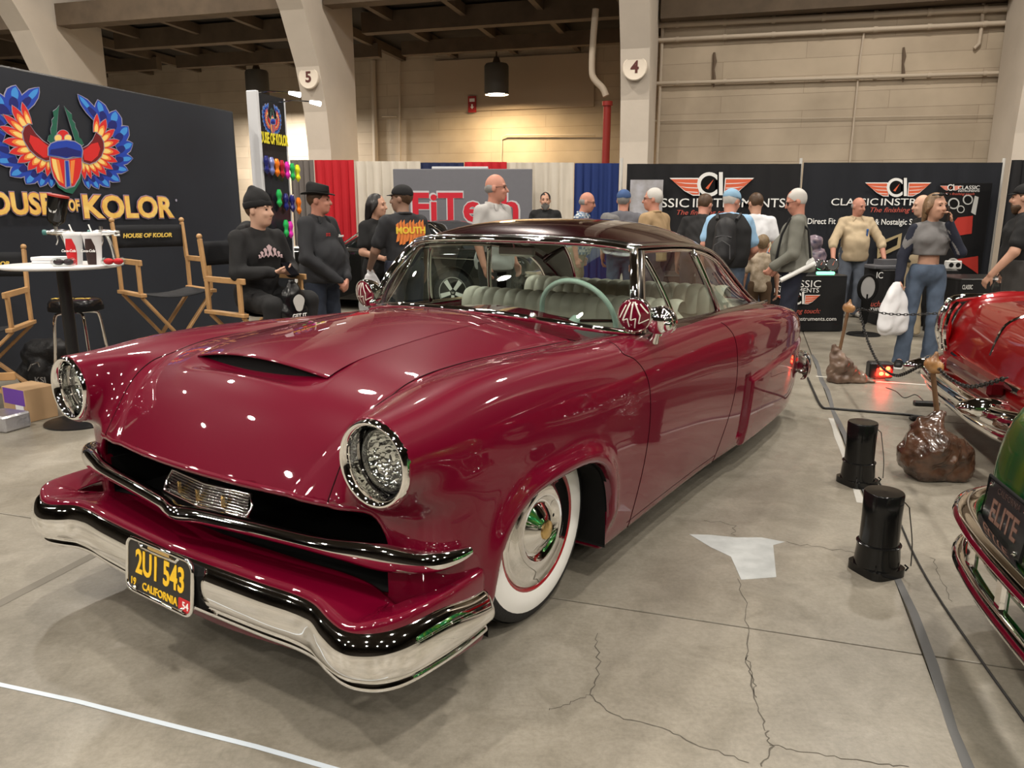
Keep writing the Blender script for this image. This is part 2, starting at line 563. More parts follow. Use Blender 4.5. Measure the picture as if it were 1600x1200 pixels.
hbox('wall_front', (-30, -40.3, 0), (30, -40, 12), M_FARWALL)
hbox('ceiling', (-30.3, -40.3, 9.6), (30.3, 6, 9.9), M_DECK)
# piers with a rib springing towards the hall
prof = [(0, 0), (1.2, 0), (1.2, 9.6), (-6.5, 9.6), (-6.5, 8.9), (-5.0, 8.55), (-3.6, 7.9), (-2.4, 7.05), (-1.45, 6.1), (-.75, 5.1), (-.3, 4.2), (-.08, 3.4), (0, 2.7)]
for k, (num, sgn) in enumerate((('7', -3), ('6', -2), ('5', -1), ('4', 0), ('3', 1), ('2', 2))):
    n = len(prof)
    v = [(-.25, a, z) for a, z in prof] + [(.25, a, z) for a, z in prof]
    f = [tuple(range(n))[::-1], tuple(range(n, 2 * n))] + [(i, (i + 1) % n, n + (i + 1) % n, n + i) for i in range(n)]
    pier = tag(mesh_obj('trim_%d' % (k + 1), v, f, M_PIER, None, loc=hall(PITCH_U * sgn, 0), rz=HALL), kind='structure')
    if num in '3456':
        pu, pv = {'3': (1603, 85), '4': (981, 105), '5': (490, 120), '6': (94, 135)}[num]
        loc = HM.inverted() @ at_plane(pu, pv, hall(0, -.32), HV)
        zc = loc.z; yf = float(np.interp(zc, [2.7, 3.4, 4.2, 5.1], [0, -.08, -.3, -.75])) - .03
        MB().lathe([(.21, 0), (.21, .05), (.195, .06), (.18, .055), (.0005, .056)], 36, frame((1, 0, 0), (0, 0, 1), (0, -1, 0), (0, yf + .05, zc))).build('number_disc', mat('disc_cream', (.68, .60, .50), rough=.7), pier, True)
        text_obj('number', num, .27, mat('number_brown', (.09, .02, .015), rough=.7), pier, frame((1, 0, 0), (0, 0, 1), (0, -1, 0), (0, yf - .008, zc)), .003, .008)
# beams and deck over the recess, between the piers
for k in range(-3, 0):
    u0 = PITCH_U * k
    hbox('beam_front', (u0 + .3, -.1, 5.32), (u0 + PITCH_U - .3, .25, 5.75), M_STEEL).name = 'trim_beam'
    hbox('trim_beam', (u0 + .3, 1.5, 5.15), (u0 + PITCH_U - .3, 1.75, 5.55), M_STEEL)
    hbox('trim_beam', (u0 + .3, 3.6, 5.1), (u0 + PITCH_U - .3, 3.8, 5.4), M_STEEL)
    for q in range(4):
        hbox('trim_joist', (u0 + .9 + 1.6 * q, .2, 5.35), (u0 + 1.02 + 1.6 * q, 5.6, 5.55), M_STEEL)
hbox('ceiling_recess', (-30, .1, 5.6), (.3, 5.7, 5.7), M_DECK)
hbox('trim_beam', (.3, .9, 4.92), (30, 1.35, 5.5), M_STEEL)
# sheet panel on the recess wall
_a, _b = [HM.inverted() @ at_plane(u_, v_, hall(0, 5.55), HV) for u_, v_ in ((680, 174), (928, 168))]
hbox('trim_panel', (_a.x, 5.53, (_a.z + _b.z) / 2), (_b.x, 5.6, 5.3), mat('wall_board', (.44, .35, .26), rough=.85))

# pipes on the near wall
WP, WN = hall(0, 1.35), HV
def wallpx(u, v, off=0.0): return at_plane(u, v, WP - HV * off, WN)
PIPES = [[(1008, 40), (1300, 26), (1570, 13)], [(1008, 64), (1300, 48), (1570, 36)], [(1008, 131), (1300, 122), (1570, 114)]]
for k, (pl, r) in enumerate(zip(PIPES, (.055, .042, .035))):
    P = [wallpx(*pl[0], .09), wallpx(*pl[1], .09), wallpx(*pl[2], .09)]
    o = MB().tube([tuple(P[0] + (P[-1] - P[0]) * t) for t in np.linspace(-.02, 1.1, 12)], r, 10).build('wall_pipe', M_PIPE, None, True)
    tag(o, ['thick painted pipe along the top of the wall between the piers', 'second painted pipe from the top on the wall between the piers', 'thin lower painted pipe at mid wall crossing the vertical conduit'][k], 'pipe')
    for t in np.linspace(.1, .95, 7):
        c = P[0] + (P[-1] - P[0]) * t
        MB().lathe([(r * 1.25, -.03), (r * 1.25, .03)], 12, frame(HV, (0, 0, 1), HU, c)).build('coupling', M_PIPE, o, True)
def conduit(px, r, label, off=.05):
    P = [tuple(wallpx(u, v, off)) for u, v in px]
    return tag(MB().tube(P, r, 8).build('wall_conduit', M_PIPE, None, True), label, 'conduit')
conduit([(1351, 45), (1344, 90), (1335, 180), (1327, 262)], .018, 'vertical painted conduit dropping from the second pipe')
conduit([(1037, 5), (1032, 120), (1026, 262)], .03, 'vertical painted conduit beside the pier numbered 4')
conduit([(1008, 189), (1250, 185), (1560, 179)], .008, 'thin horizontal cable low on the wall')
conduit([(1538, -5), (1534, 40), (1530, 68), (1522, 76)], .03, 'short bent pipe stub near the right pier')
for (u, v, t) in ((1116, 108, 'left'), (1412, 100, 'right')):
    P = [tuple(wallpx(u + du, v + dv, .04)) for du, dv in ((0, -26), (1, -12), (-1, 0), (0, 14), (-1, 28))]
    tag(MB().tube(P, [.02, .035, .02, .03, .012], 6).build('wall_bracket', mat('rusty_bracket', (.14, .10, .07), rough=.9), None, True), 'rusty old bracket hanging on the wall, the %s one of two' % t, 'bracket')
# recess fittings
RP = hall(0, 5.6)
def recpx(u, v, off=0.0): return at_plane(u, v, RP - HV * off, WN)
d = [tuple(at_plane(u, v, hall(0, .9), WN)) for u, v in ((931, 14), (927, 60), (925, 108), (929, 124), (942, 138), (947, 150))]
tag(MB().tube(catmull(d, 4), .062, 12).build('drain_pipe', M_PIPE, None, True), 'fat cream pipe bending down beside the pier numbered 4', 'pipe')
d = [tuple(at_plane(u, v, hall(0, .9), WN)) for u, v in ((949, 162), (948, 200), (946, 262))]
tag(MB().tube(d, .075, 12).lathe([(.1, -.04), (.1, .04)], 14, Matrix.Translation(d[0])).build('standpipe', mat('red_pipe', (.28, .02, .015), rough=.5), None, True), 'red fire standpipe beside the pier numbered 4', 'pipe')
for px, r, lb in ((((583, 95), (587, 260)), .07, 'thick painted riser pipe behind the pier numbered 5'), (((624, 90), (625, 260)), .03, 'thin painted riser pipe behind the pier numbered 5'), (((597, 182), (619, 182)), .02, 'short cross pipe joining the two risers'), (((783, 262), (784, 214), (792, 211), (930, 211)), .02, 'painted conduit bending along the lamplit wall')):
    P = [tuple(recpx(u, v, .1)) for u, v in px]
    tag(MB().tube(P, r, 8).build('riser_pipe', M_PIPE, None, True), lb, 'pipe')
c = recpx(738, 163, .10)
sg = tag(MB().box((-.11, -.02, -.2), (.11, 0, .2)).build('hose_sign', mat('sign_red', (.33, .015, .015), rough=.5), None, loc=c, rz=HALL), 'small red sign with a white down arrow on the wall', 'sign')
mw = mat('print_white', (.85, .85, .83), rough=.5)
a = MB().prism([(-.02, .0), (.02, .0), (.02, -.06), (.05, -.06), (0, -.12), (-.05, -.06), (-.02, -.06)], 0, .003, frame((1, 0, 0), (0, 0, 1), (0, -1, 0), (0, -.021, 0)))
a.box((-.07, -.024, .06), (.07, -.021, .14)).build('arrow', mw, sg)

# lamps
def hall_lamp(p, label, power, group=None, size=.30, drop=1.3, z_shade=.42, color=None):
    t = empty('pendant_lamp', (p.x, p.y, p.z), 0, label, 'lamp', group)
    MB().lathe([(.10, z_shade), (size * .9, z_shade - .03), (size, z_shade - .08), (size, 0), (size * .96, 0), (size * .94, z_shade - .09), (.06, z_shade - .06)], 32, cap=False).build('lamp_shade', mat('grey_lamp_shade', (.10, .095, .085), rough=.5), t, True)
    MB().tube([(0, 0, z_shade), (0, 0, z_shade + drop)], .02, 8).lathe([(.10, z_shade), (.06, z_shade + .12), (.02, z_shade + .14)], 16).build('hanger', M_STEEL, t, True)
    MB().lathe([(.001, .05), (size * .9, .05), (size * .9, .06)], 24).build('diffuser', mat('lamp_glow', (1, .9, .75), rough=.5, emit=LAMP_COLOR, estr=14.0), t)
    li = bpy.data.lights.new('lamp_light', 'AREA'); li.shape = 'DISK'; li.size = size * 1.7; li.energy = power; li.color = color or LAMP_COLOR
    lo = bpy.data.objects.new('lamp_light', li); link(lo, t); lo.location = (0, 0, .03)
    return t
for p in LAMP_SPOTS:
    hall_lamp(p, 'high bay pendant lamp hanging from the hall ceiling overhead', LAMP_POWER, 'high bay lamps over the hall floor')
hall_lamp(Vector(at_plane(776, 148, hall(0, 4.3), WN)), 'dark cylindrical pendant lamp lighting the recess wall', 210.0, size=.29, drop=1.0, z_shade=.72, color=(1.0, .74, .42))
hall_lamp(Vector(at_plane(404, 160, hall(0, 4.0), WN)), 'dark cylindrical pendant lamp behind the pier numbered 5', 420.0, size=.29, drop=.8, z_shade=.8)
# ------------------------------------------------------------------ shared car materials
def paint(name, col, metal=0.25, rough=0.35, flake=0.0):
    return mat(name, col, rough=rough, metal=metal, coat=1.0, coat_rough=0.02, spec=0.1)
M_RED = paint('burgundy_paint', (0.128, 0.0005, 0.0140), 0.0, 0.40)
M_ROOF = paint('dark_cherry_paint', (0.020, 0.0008, 0.0022), 0.3, 0.25)
M_CHROME = mat('chrome', (0.93, 0.92, 0.90), rough=0.035, metal=1.0)
M_DARKCHROME = mat('polished_trim', (0.55, 0.54, 0.53), rough=0.12, metal=1.0)
M_BLACK = mat('matt_black', (0.006, 0.006, 0.006), rough=0.8, spec=0.2)
M_GAP = mat('panel_gap', (0.012, 0.001, 0.002), rough=0.7, spec=0.1)
M_RUBBER = mat('tyre_rubber', (0.012, 0.012, 0.013), rough=0.65, bump=0.1, bscale=90)
M_WHITEWALL = mat('whitewall', (0.86, 0.85, 0.82), rough=0.45)
M_REDLINE = mat('red_wheel_paint', (0.28, 0.006, 0.012), rough=0.2, coat=1.0)
M_GOLD = mat('gold_badge', (0.85, 0.60, 0.25), rough=0.25, metal=1.0)
M_GASKET = mat('black_gasket', (0.01, 0.01, 0.01), rough=0.4)
M_SEAT = mat('seat_vinyl', (0.66, 0.59, 0.50), rough=0.45, noise=0.08, nscale=20)
M_CABIN = mat('cabin_lining', (0.045, 0.04, 0.036), rough=0.8)
M_LINER = mat('headliner', (0.16, 0.15, 0.13), rough=0.9)
M_MINT = mat('mint_plastic', (0.52, 0.66, 0.58), rough=0.25, coat=0.5)

def glass_mat(name, tint, refl=1.0):
    if name in MATS: return MATS[name]
    m = bpy.data.materials.new(name); m.use_nodes = True
    nt = m.node_tree; nt.nodes.clear()
    out = nt.nodes.new('ShaderNodeOutputMaterial')
    tr = nt.nodes.new('ShaderNodeBsdfTransparent'); tr.inputs[0].default_value = (*tint, 1)
    gl = nt.nodes.new('ShaderNodeBsdfGlossy'); gl.inputs['Roughness'].default_value = 0.01
    lw = nt.nodes.new('ShaderNodeLayerWeight'); lw.inputs[0].default_value = 0.5
    pw = nt.nodes.new('ShaderNodeMath'); pw.operation = 'POWER'; pw.inputs[1].default_value = 5.0
    fr = nt.nodes.new('ShaderNodeMath'); fr.operation = 'MULTIPLY_ADD'; fr.inputs[1].default_value = 0.93; fr.inputs[2].default_value = 0.07
    nt.links.new(lw.outputs['Facing'], pw.inputs[0]); nt.links.new(pw.outputs[0], fr.inputs[0])
    mx = nt.nodes.new('ShaderNodeMixShader')
    mp = nt.nodes.new('ShaderNodeMath'); mp.operation = 'MULTIPLY'; mp.inputs[1].default_value = refl
    nt.links.new(fr.outputs[0], mp.inputs[0]); nt.links.new(mp.outputs[0], mx.inputs[0])
    nt.links.new(tr.outputs[0], mx.inputs[1]); nt.links.new(gl.outputs[0], mx.inputs[2])
    nt.links.new(mx.outputs[0], out.inputs[0])
    MATS[name] = m
    return m
M_GLASS = glass_mat('tinted_window_glass', (0.80, 0.885, 0.85), 1.3)
M_CLEAR = glass_mat('clear_glass', (0.93, 0.96, 0.95))

def lamp_reflector():
    m = mat('headlamp_reflector', (0.85, 0.85, 0.84), rough=0.07, metal=1.0)
    nt = m.node_tree; b = nt.nodes['Principled BSDF']
    tc = nt.nodes.new('ShaderNodeTexCoord'); v = nt.nodes.new('ShaderNodeTexVoronoi')
    v.inputs['Scale'].default_value = 55
    bp = nt.nodes.new('ShaderNodeBump'); bp.inputs['Strength'].default_value = 0.55; bp.inputs['Distance'].default_value = 0.01
    nt.links.new(tc.outputs['Object'], v.inputs['Vector'])
    nt.links.new(v.outputs['Distance'], bp.inputs['Height'])
    nt.links.new(bp.outputs['Normal'], b.inputs['Normal'])
    return m
M_REFLECT = lamp_reflector()

# ------------------------------------------------------------------ the burgundy custom car
# local frame: x to the rear, y to the car's right, z up
CAR_YAW = math.radians(34.2)
CAR = empty('custom_hardtop_car', (-1.1404, 2.2330, 0), math.pi / 2 - CAR_YAW,
            'large burgundy lowered custom hardtop car with whitewall tyres and chrome bumper', 'car')

S_ZC = CS([(.04, .52), (.085, .62), (.13, .705), (.2, .81), (.3, .90), (.45, .974), (.7, 1.020), (1.0, 1.050), (1.3, 1.060), (1.6, 1.035), (1.9, 1.02)])
S_DR = CS([(.1, .035), (.3, .038), (.7, .05), (1.15, .088), (1.8, .10)])
S_ZF = CS([(.1, .90), (.2, .928), (.3, .945), (.45, .968), (.73, .985), (1.06, .980), (1.45, .964), (1.75, .955), (2.2, .947), (2.8, .938),
           (3.3, .918), (3.7, .893), (4.05, .858), (4.3, .812), (4.6, .72)])
S_CI = CS([(.1, 2.6), (.35, 2.2), (.7, 1.1), (1.2, .9), (1.8, .8)])
S_WZ = CS([(.08, .872), (.16, .897), (.3, .922), (.5, .938), (.65, .941), (.8, .932), (.9, .908), (1.0, .862)])
S_WX = CS([(.2, .0), (1.0, .006), (1.6, -.004), (2.2, -.012), (2.7, -.010), (3.1, .002), (3.6, .0), (4.0, -.015), (4.3, -.045), (4.6, -.095)])
S_DECK = CS([(3.0, .93), (3.6, .945), (3.9, .945), (4.15, .92), (4.35, .87), (4.55, .78), (4.7, .68)])
ARCH = (.985, .348, .41)
def arch_d(x, z):
    return ((np.abs((x - .945) / .402) ** 3.1 + np.abs(np.maximum(z - .2, 0) / .398) ** 3.1) ** (1 / 3.1) - 1) * .40

def hood_z(x, a):
    xs = x - .075 * (a / .6) ** 2
    return S_ZC(xs) - S_DR(x) * (a / .6) ** 2 - .9 * np.maximum(a - .6, 0)

def top_z(x, a):
    hood = hood_z(x, a) - .036 * np.maximum(1 - (a / .37) ** 2, 0) * sstep(.35, .43, x) * sstep(.64, .5, x)
    fend = S_ZF(x) - S_CI(x) * np.minimum(a - .77, 0) ** 2 - 1.3 * np.maximum(a - .77, 0) ** 2
    front = smax(hood, fend, .025)
    deck = smax(S_DECK(x) - .05 * (a / .6) ** 2, S_ZF(x) - 1.2 * (a - .77) ** 2, .06)
    w = sstep(1.9, 2.6, x)
    return front * (1 - w) + deck * w

def body_solid(x, y, z):
    a = np.sqrt(y * y + 2e-5)
    dtop = (z - top_z(x, a)) * .75
    rr = arch_d(x, z)
    Wd = S_WZ(z) + S_WX(x)
    Wd = Wd + .022 * np.exp(-((rr - .02) / .042) ** 2) * sstep(.2, .34, z)
    crease = .555 + .05 * np.clip(x - 3.05, 0, 2)
    Wd = Wd + .022 * sstep(3.035, 3.075, x) * sstep(crease + .015, crease - .03, z) * (1 - .6 * sstep(3.9, 4.5, x))
    Wd = Wd - .022 * sstep(2.965, 2.985, x) * sstep(3.06, 3.04, x) * sstep(.60, .55, z) * sstep(.2, .24, z)
    dside = a - Wd
    wi = sstep(.74, .60, a)
    Fr = .12 + .085 * np.minimum(a / .6, 1) ** 2 + .06 * sstep(.6, .75, a) * sstep(.74, .62, z) + .62 * np.maximum(z - .665, 0) * wi
    dfront = Fr - x
    drear = x - (4.60 - .35 * (z - .55) ** 2 - .10 * a * a)
    d = smax(dside, dfront, .30)
    d = smax(d, drear, .28)
    d = smax(d, dtop, .11)
    r = .130 - .05 * np.maximum(x - .25, 0)
    pod = np.maximum(np.hypot(a - .797, z - .814) - r, np.maximum(.195 - x, (x - .9) * .5))
    d = smin(d, pod, .05)
    return smax(d, .145 - z, .03)

def car_cuts(x, y, z):
    a = np.sqrt(y * y + 2e-5)
    zt = .668 - .02 * np.minimum(a / .6, 1.3) ** 2
    zb = .378
    mid = .53
    rt = np.where(z > mid, .11, .012)
    ha = np.where(z > mid, .775, .755)
    q1 = a - ha + rt
    q2 = np.maximum(z - zt, zb - z) + rt
    g = np.minimum(np.maximum(q1, q2), 0) + np.hypot(np.maximum(q1, 0), np.maximum(q2, 0)) - rt
    grille = np.maximum(g, x - .70)
    arch = np.maximum(arch_d(x, z), .52 - a)
    lamp = np.maximum(np.hypot(a - .80, z - .816) - .105, x - .33)
    cab = np.maximum(np.maximum(1.93 - x, x - 3.45), np.maximum(a - .73, .30 - z))
    return grille, arch, cab, lamp

def body_field(x, y, z):
    d = body_solid(x, y, z)
    for c, k in zip(car_cuts(x, y, z), (.014, .012, .01, .008)):
        d = smax(d, -c, k)
    return d

def build_body():
    h = .0125
    X = np.arange(.02, 4.66, h); Y = np.arange(-1.0125, 1.013, h); Z = np.arange(.10, 1.13, h)
    V = body_field(X[:, None, None], Y[None, :, None], Z[None, None, :])
    P, Fq = surface_nets(V, (X[0], Y[0], Z[0]), h)
    P, N = refine(body_field, P, 3)
    c = P[Fq].mean(1)
    x, y, z = c.T
    a = np.abs(y)
    d0 = body_solid(x, y, z)
    inner = d0 < -.03
    nz = N[Fq].mean(1)
    seam = .6 + 0 * x
    dF = np.interp(z, DOOR_F[:, 1], DOOR_F[:, 0]); dR = np.interp(z, DOOR_R[:, 1], DOOR_R[:, 0])
    cowl = x > COWL_X(a)
    cls = np.full(len(x), 'quarter_panel', object)
    cls[(x < dR)] = 'door_panel'
    cls[(x < dF)] = 'front_fender'
    cls[(a < .6) & (x < 1.9)] = 'hood'
    cls[(a < .78) & cowl & (x < 2.0) & (z > .9)] = 'cowl'
    cls[(a < .62) & (x > 3.55) & (nz[:, 2] > .35)] = 'trunk_lid'
    cls[(z < .40) & (x < .9) & (a < .95) & (nz[:, 0] < -.3)] = 'front_pan'
    cls[(nz[:, 2] < -.8) & (z < .2)] = 'underbody'
    cls[inner & (x < .9)] = 'grille_cavity'
    cls[inner & (x > 1.5)] = 'cabin_floor'
    cls[inner & (a > .5) & (arch_d(x, z) < .03) & (x > .5)] = 'wheel_well'
    m = {'grille_cavity': M_BLACK, 'cabin_floor': M_CABIN, 'wheel_well': M_BLACK, 'underbody': M_BLACK}
    for k in sorted(set(cls)):
        if k in ('hood', 'cowl', 'trunk_lid', 'grille_cavity', 'cabin_floor', 'front_pan', 'underbody'):
            submesh(k, P, Fq, cls == k, m.get(k, M_RED), CAR, N)
        else:
            for s in (-1, 1):
                submesh(k, P, Fq, (cls == k) & (y * s > 0), m.get(k, M_RED), CAR, N)

# door shut lines (x at height z) on the body side, and the rear edge of the bonnet
DOOR_F = np.array([(1.60, .14), (1.612, .25), (1.665, .45), (1.69, .62), (1.675, .78), (1.60, .90), (1.53, .965), (1.50, 1.1)])
DOOR_R = np.array([(2.66, .14), (2.70, .25), (2.80, .45), (2.83, .62), (2.80, .80), (2.74, .90), (2.70, .96), (2.70, 1.1)])
COWL_X = lambda a: 1.40 + .25 * (a / .7) ** 2

def on_body(pts, up=0.0):
    P, N = refine(body_solid, np.asarray(pts, float), 8, maxstep=.03)
    return P + N * up

def seam(name, pts, r=.0028, n=14, m=None):
    P = on_body(catmull(pts, n), -.0008)
    return MB().tube(P, r, 6).build(name, m or M_GAP, CAR, True, auto=None)

def arclathe(prof, M, n=40): return MB().lathe(prof, n, M)

def car_front():
    for s in (-1, 1):
        seam('panel_gap', [(x, s * .6, z) for x, z in ((.20, .66), (.24, .75), (.33, .86), (.5, .95), (.8, .96), (1.1, .95), (1.35, .94), (1.55, .935))])
        seam('panel_gap', [(x, s * .93, z) for x, z in DOOR_F[:-1]] + [(1.56, s * .80, .97)])
        seam('panel_gap', [(x, s * .93, z) for x, z in DOOR_R[:-1]])
        seam('panel_gap', [(1.57, s * .92, .185), (2.1, s * .92, .187), (2.66, s * .92, .185)], .002)
    seam('panel_gap', [(COWL_X(abs(y)), y, 1.03) for y in np.linspace(-.62, .62, 9)], .0022)
    # headlights: deep chrome bezel, gasket, reflector and lens
    for s in (-1, 1):
        M = frame((0, 0, 1), (0, -1, 0), (1, 0, 0), (.183, s * .80, .816))
        HL = MB().lathe([(.124, .05), (.1245, .012), (.121, .002), (.117, -.003), (.110, .001), (.1035, .009), (.100, .03), (.0960, .078), (.094, .084)], 48, M, cap=False)
        hl = HL.build('headlight_bezel', M_CHROME, CAR, True, auto=None)
        MB().lathe([(.0975, .072), (.093, .066), (.089, .073), (.089, .09)], 40, M, cap=False).build('gasket', M_GASKET, hl, True)
        MB().lathe([(.0895, .060), (.087, .052), (.084, .060), (.084, .07)], 40, M, cap=False).build('retaining_ring', M_DARKCHROME, hl, True)
        MB().lathe([(.0, .125), (.03, .118), (.06, .100), (.0875, .068)], 36, M, cap=False).build('reflector', M_REFLECT, hl, True, auto=None)
        MB().lathe([(.0, .080), (.012, .082), (.014, .11)], 16, M).build('bulb', M_CHROME, hl, True)
        MB().lathe([(.0875, .062), (.06, .052), (.03, .047), (.0005, .045)], 36, M, cap=False).build('lens', M_CLEAR, hl, True, auto=None)
        # body point below each headlight: only a reflection there, no lamp built
        P = on_body([(.35, s * .93, .70)])[0]
    # V shaped grille bar wrapping on to the fenders
    half = [(.100, 0.0, .528), (.122, .10, .531), (.150, .32, .535), (.182, .57, .535), (.205, .68, .533), (.238, .80, .528), (.29, .900, .524), (.35, .938, .524), (.405, .957, .528)]
    pts = [(x, -y, z) for x, y, z in half[::-1]] + half[1:]
    C = catmull(pts, 8)
    n = len(C); G = np.zeros((n, 13, 3))
    t = np.gradient(C, axis=0); t /= np.linalg.norm(t, axis=1)[:, None]
    for i in range(n):
        out = np.array([-t[i, 1], t[i, 0], 0.0]) * -1
        if out[0] > 0 and abs(C[i, 1]) < .5: out = -out
        out = np.array([-abs(t[i, 1]), math.copysign(abs(t[i, 0]), C[i, 1]) if abs(C[i, 1]) > .02 else 0, 0])
        out /= np.linalg.norm(out)
        tap = max(.12, float(1 - np.clip((abs(C[i, 1]) - .905) / .058, 0, 1) ** 2.2) ** .5)
        sc = 1.0 + .65 * math.exp(-((abs(C[i, 1]) - .78) / .13) ** 2)
        for j, ang in enumerate(np.linspace(0, 2 * math.pi, 13)):
            G[i, j] = C[i] + out * (math.cos(ang) * .027 * tap + .004) + np.array([0, 0, 1]) * math.sin(ang) * .025 * tap * sc
    MB().grid(G, flip=True).build('grille_bar', M_CHROME, CAR, True, auto=None)
    # ribbed badge above the bar
    em = MB()
    arc = [(.178 + .022 * abs(y) / .22, y) for y in np.linspace(-.225, .225, 13)]
    for k in range(7):
        zz = .534 + k * .0085
        em.tube([(x + .004 * k, y * (1 - .012 * k), zz) for x, y in arc], .0048, 8)
    bd = em.build('ribbed_badge', M_DARKCHROME, CAR, True, auto=None)
    fr = MB()
    fr.tube([(x - .004, y, .527) for x, y in arc] + [(arc[-1][0] + .015, .232, .561)] + [(x + .028, y * .95, .593) for x, y in arc[::-1]] + [(arc[0][0] + .015, -.232, .561)], .006, 8, closed=True)
    fr.build('badge_frame', M_CHROME, bd, True, auto=None)
    for y in (-.12, 0, .12):
        MB().bbox((.170 + .022 * abs(y) / .22, y - .005, .540), (.183 + .022 * abs(y) / .22, y + .005, .582), .003).build('badge_stud', M_GOLD, bd)
    # body coloured apron over the bumper and the bumper itself, both swept along one plan curve
    plan = [(.060, 0), (.068, .2), (.079, .42), (.090, .56), (.086, .65), (.064, .73), (.052, .80), (.060, .855), (.090, .905), (.15, .937), (.26, .953), (.37, .957), (.485, .952)]
    PC = catmull(plan, 8)
    PC = np.concatenate([PC[::-1] * [1, -1], PC[1:]])
    T = np.gradient(PC, axis=0); T /= np.linalg.norm(T, axis=1)[:, None]
    NO = np.stack([-T[:, 1], T[:, 0]], 1)          # outward in plan
    ay = np.abs(PC[:, 1])
    lift = -.016 * np.exp(-((ay - .80) / .10) ** 2)
    lowr = -.004 * np.exp(-((ay - .84) / .12) ** 2)
    prof = [(-.045, .400, 1), (-.012, .412, 1), (.004, .410, 1), (.020, .394, 1), (.032, .368, 1), (.036, .338, .6), (.035, .308, .3), (.026, .284, .1),
            (.008, .268, 0), (.008, .258, 0), (.012, .247, 0), (.006, .236, 0), (-.02, .233, 0)]
    pr = catmull(prof, 4)
    G = np.zeros((len(PC), len(pr), 3))
    bul = 1 + .12 * np.exp(-((ay - .86) / .14) ** 2)
    endt = sstep(.50, .46, PC[:, 0])
    for i in range(len(PC)):
        off = pr[:, 0] * np.where(pr[:, 0] > 0, bul[i], 1)
        G[i, :, 0] = PC[i, 0] + NO[i, 0] * off
        G[i, :, 1] = PC[i, 1] + NO[i, 1] * off
        G[i, :, 2] = pr[:, 1] + pr[:, 2] * (lift[i] - .035 * float(sstep(.2, .5, PC[i, 0]))) + (1 - pr[:, 2]) * lowr[i]
    # round the ends off
    for e, s in ((0, 1), (len(PC) - 1, -1)):
        G[e, :, 2] = .33 + (G[e, :, 2] - .33) * .86
        G[e, :, 1] *= .985
    o = MB().grid(G, flip=False).build('front_bumper', M_CHROME, CAR, True, auto=None)
    md = o.modifiers.new('thickness', 'SOLIDIFY'); md.thickness = .006; md.offset = -1
    ap = [(-.004, .355), (-.001, .395), (-.004, .416), (-.014, .424), (-.035, .422), (-.09, .412), (-.15, .400), (-.20, .39)]
    apc = catmull(ap, 4)
    G = np.zeros((len(PC), len(apc), 3))
    wside = np.where(ay < .85, 1.0, np.clip(1 - (ay - .85) / .22, .5, 1))
    for i in range(len(PC)):
        off = apc[:, 0] * wside[i]
        G[i, :, 0] = PC[i, 0] + NO[i, 0] * off
        G[i, :, 1] = PC[i, 1] + NO[i, 1] * off
        G[i, :, 2] = apc[:, 1] + lift[i] + .012 * sstep(.80, .93, ay[i])
    G = G[(PC[:, 0] < .485)]
    o = MB().grid(G, flip=False).build('bumper_apron', M_RED, CAR, True, auto=None)
    md = o.modifiers.new('thickness', 'SOLIDIFY'); md.thickness = .004; md.offset = -1
    # number plate
    M = frame((0, -1, 0), (math.sin(.12), 0, math.cos(.12)), (-math.cos(.12), 0, math.sin(.12)), (.016, 0, .340))
    def rrect(w, h, r, n=6):
        return [(sx * (w / 2 - r) + r * math.cos(a), sy * (h / 2 - r) + r * math.sin(a))
                for sx, sy, a0 in ((1, 1, 0), (-1, 1, .5), (-1, -1, 1), (1, -1, 1.5)) for a in np.linspace(a0 * math.pi, (a0 + .5) * math.pi, n)]
    pl = MB().prism(rrect(.355, .170, .03), -.004, .0, M).build('number_plate', mat('plate_black', (.012, .011, .010), rough=.35), CAR)
    MB().tube([tuple(M @ Vector((x, y, .001))) for x, y in rrect(.362, .177, .034)], .0065, 8, closed=True).build('plate_frame', M_CHROME, pl, True, auto=None)
    MB().tube([tuple(M @ Vector((x, y, .001))) for x, y in ((-.11, .085), (-.095, .07), (-.03, .068), (.03, .068), (.095, .07), (.11, .085))], .006, 8).build('frame_tab', M_CHROME, pl, True)
    MB().prism(rrect(.12, .02, .006), 0, .004, M @ Matrix.Translation((0, .074, 0))).build('plate_topper', M_GOLD, pl)
    yl = mat('plate_yellow', (.90, .55, .02), rough=.4)
    text_obj('plate_number', '2U1 543', .112, yl, pl, M @ Matrix.Translation((.004, .012, .001)), .001, .0028, xs=.70)
    text_obj('plate_state', 'CALIFORNIA', .036, yl, pl, M @ Matrix.Translation((.005, -.062, .001)), .001, .0006, xs=.95)
    text_obj('plate_year', '19', .034, yl, pl, M @ Matrix.Translation((-.146, -.058, .001)), .001, .0006)
    st = MB().prism(rrect(.062, .040, .006), 0, .0015, M @ Matrix.Translation((.140, -.060, .0))).build('year_sticker', mat('sticker_red', (.5, .01, .015), rough=.4), pl)
    text_obj('sticker_number', '54', .034, mat('print_white', (.85, .85, .83), rough=.5), pl, M @ Matrix.Translation((.146, -.062, .0018)), .0005, .0005)
    for x in (-.13, .13):
        for y in (-.075,):
            MB().ball(tuple(M @ Vector((x, y, .004))), .008, 10, 6).build('plate_bolt', M_CHROME, pl, True)
    # plate recess in the bumper
    MB().bbox((.028, -.21, .262), (.075, .21, .405), .02).build('plate_bracket', M_BLACK, CAR)

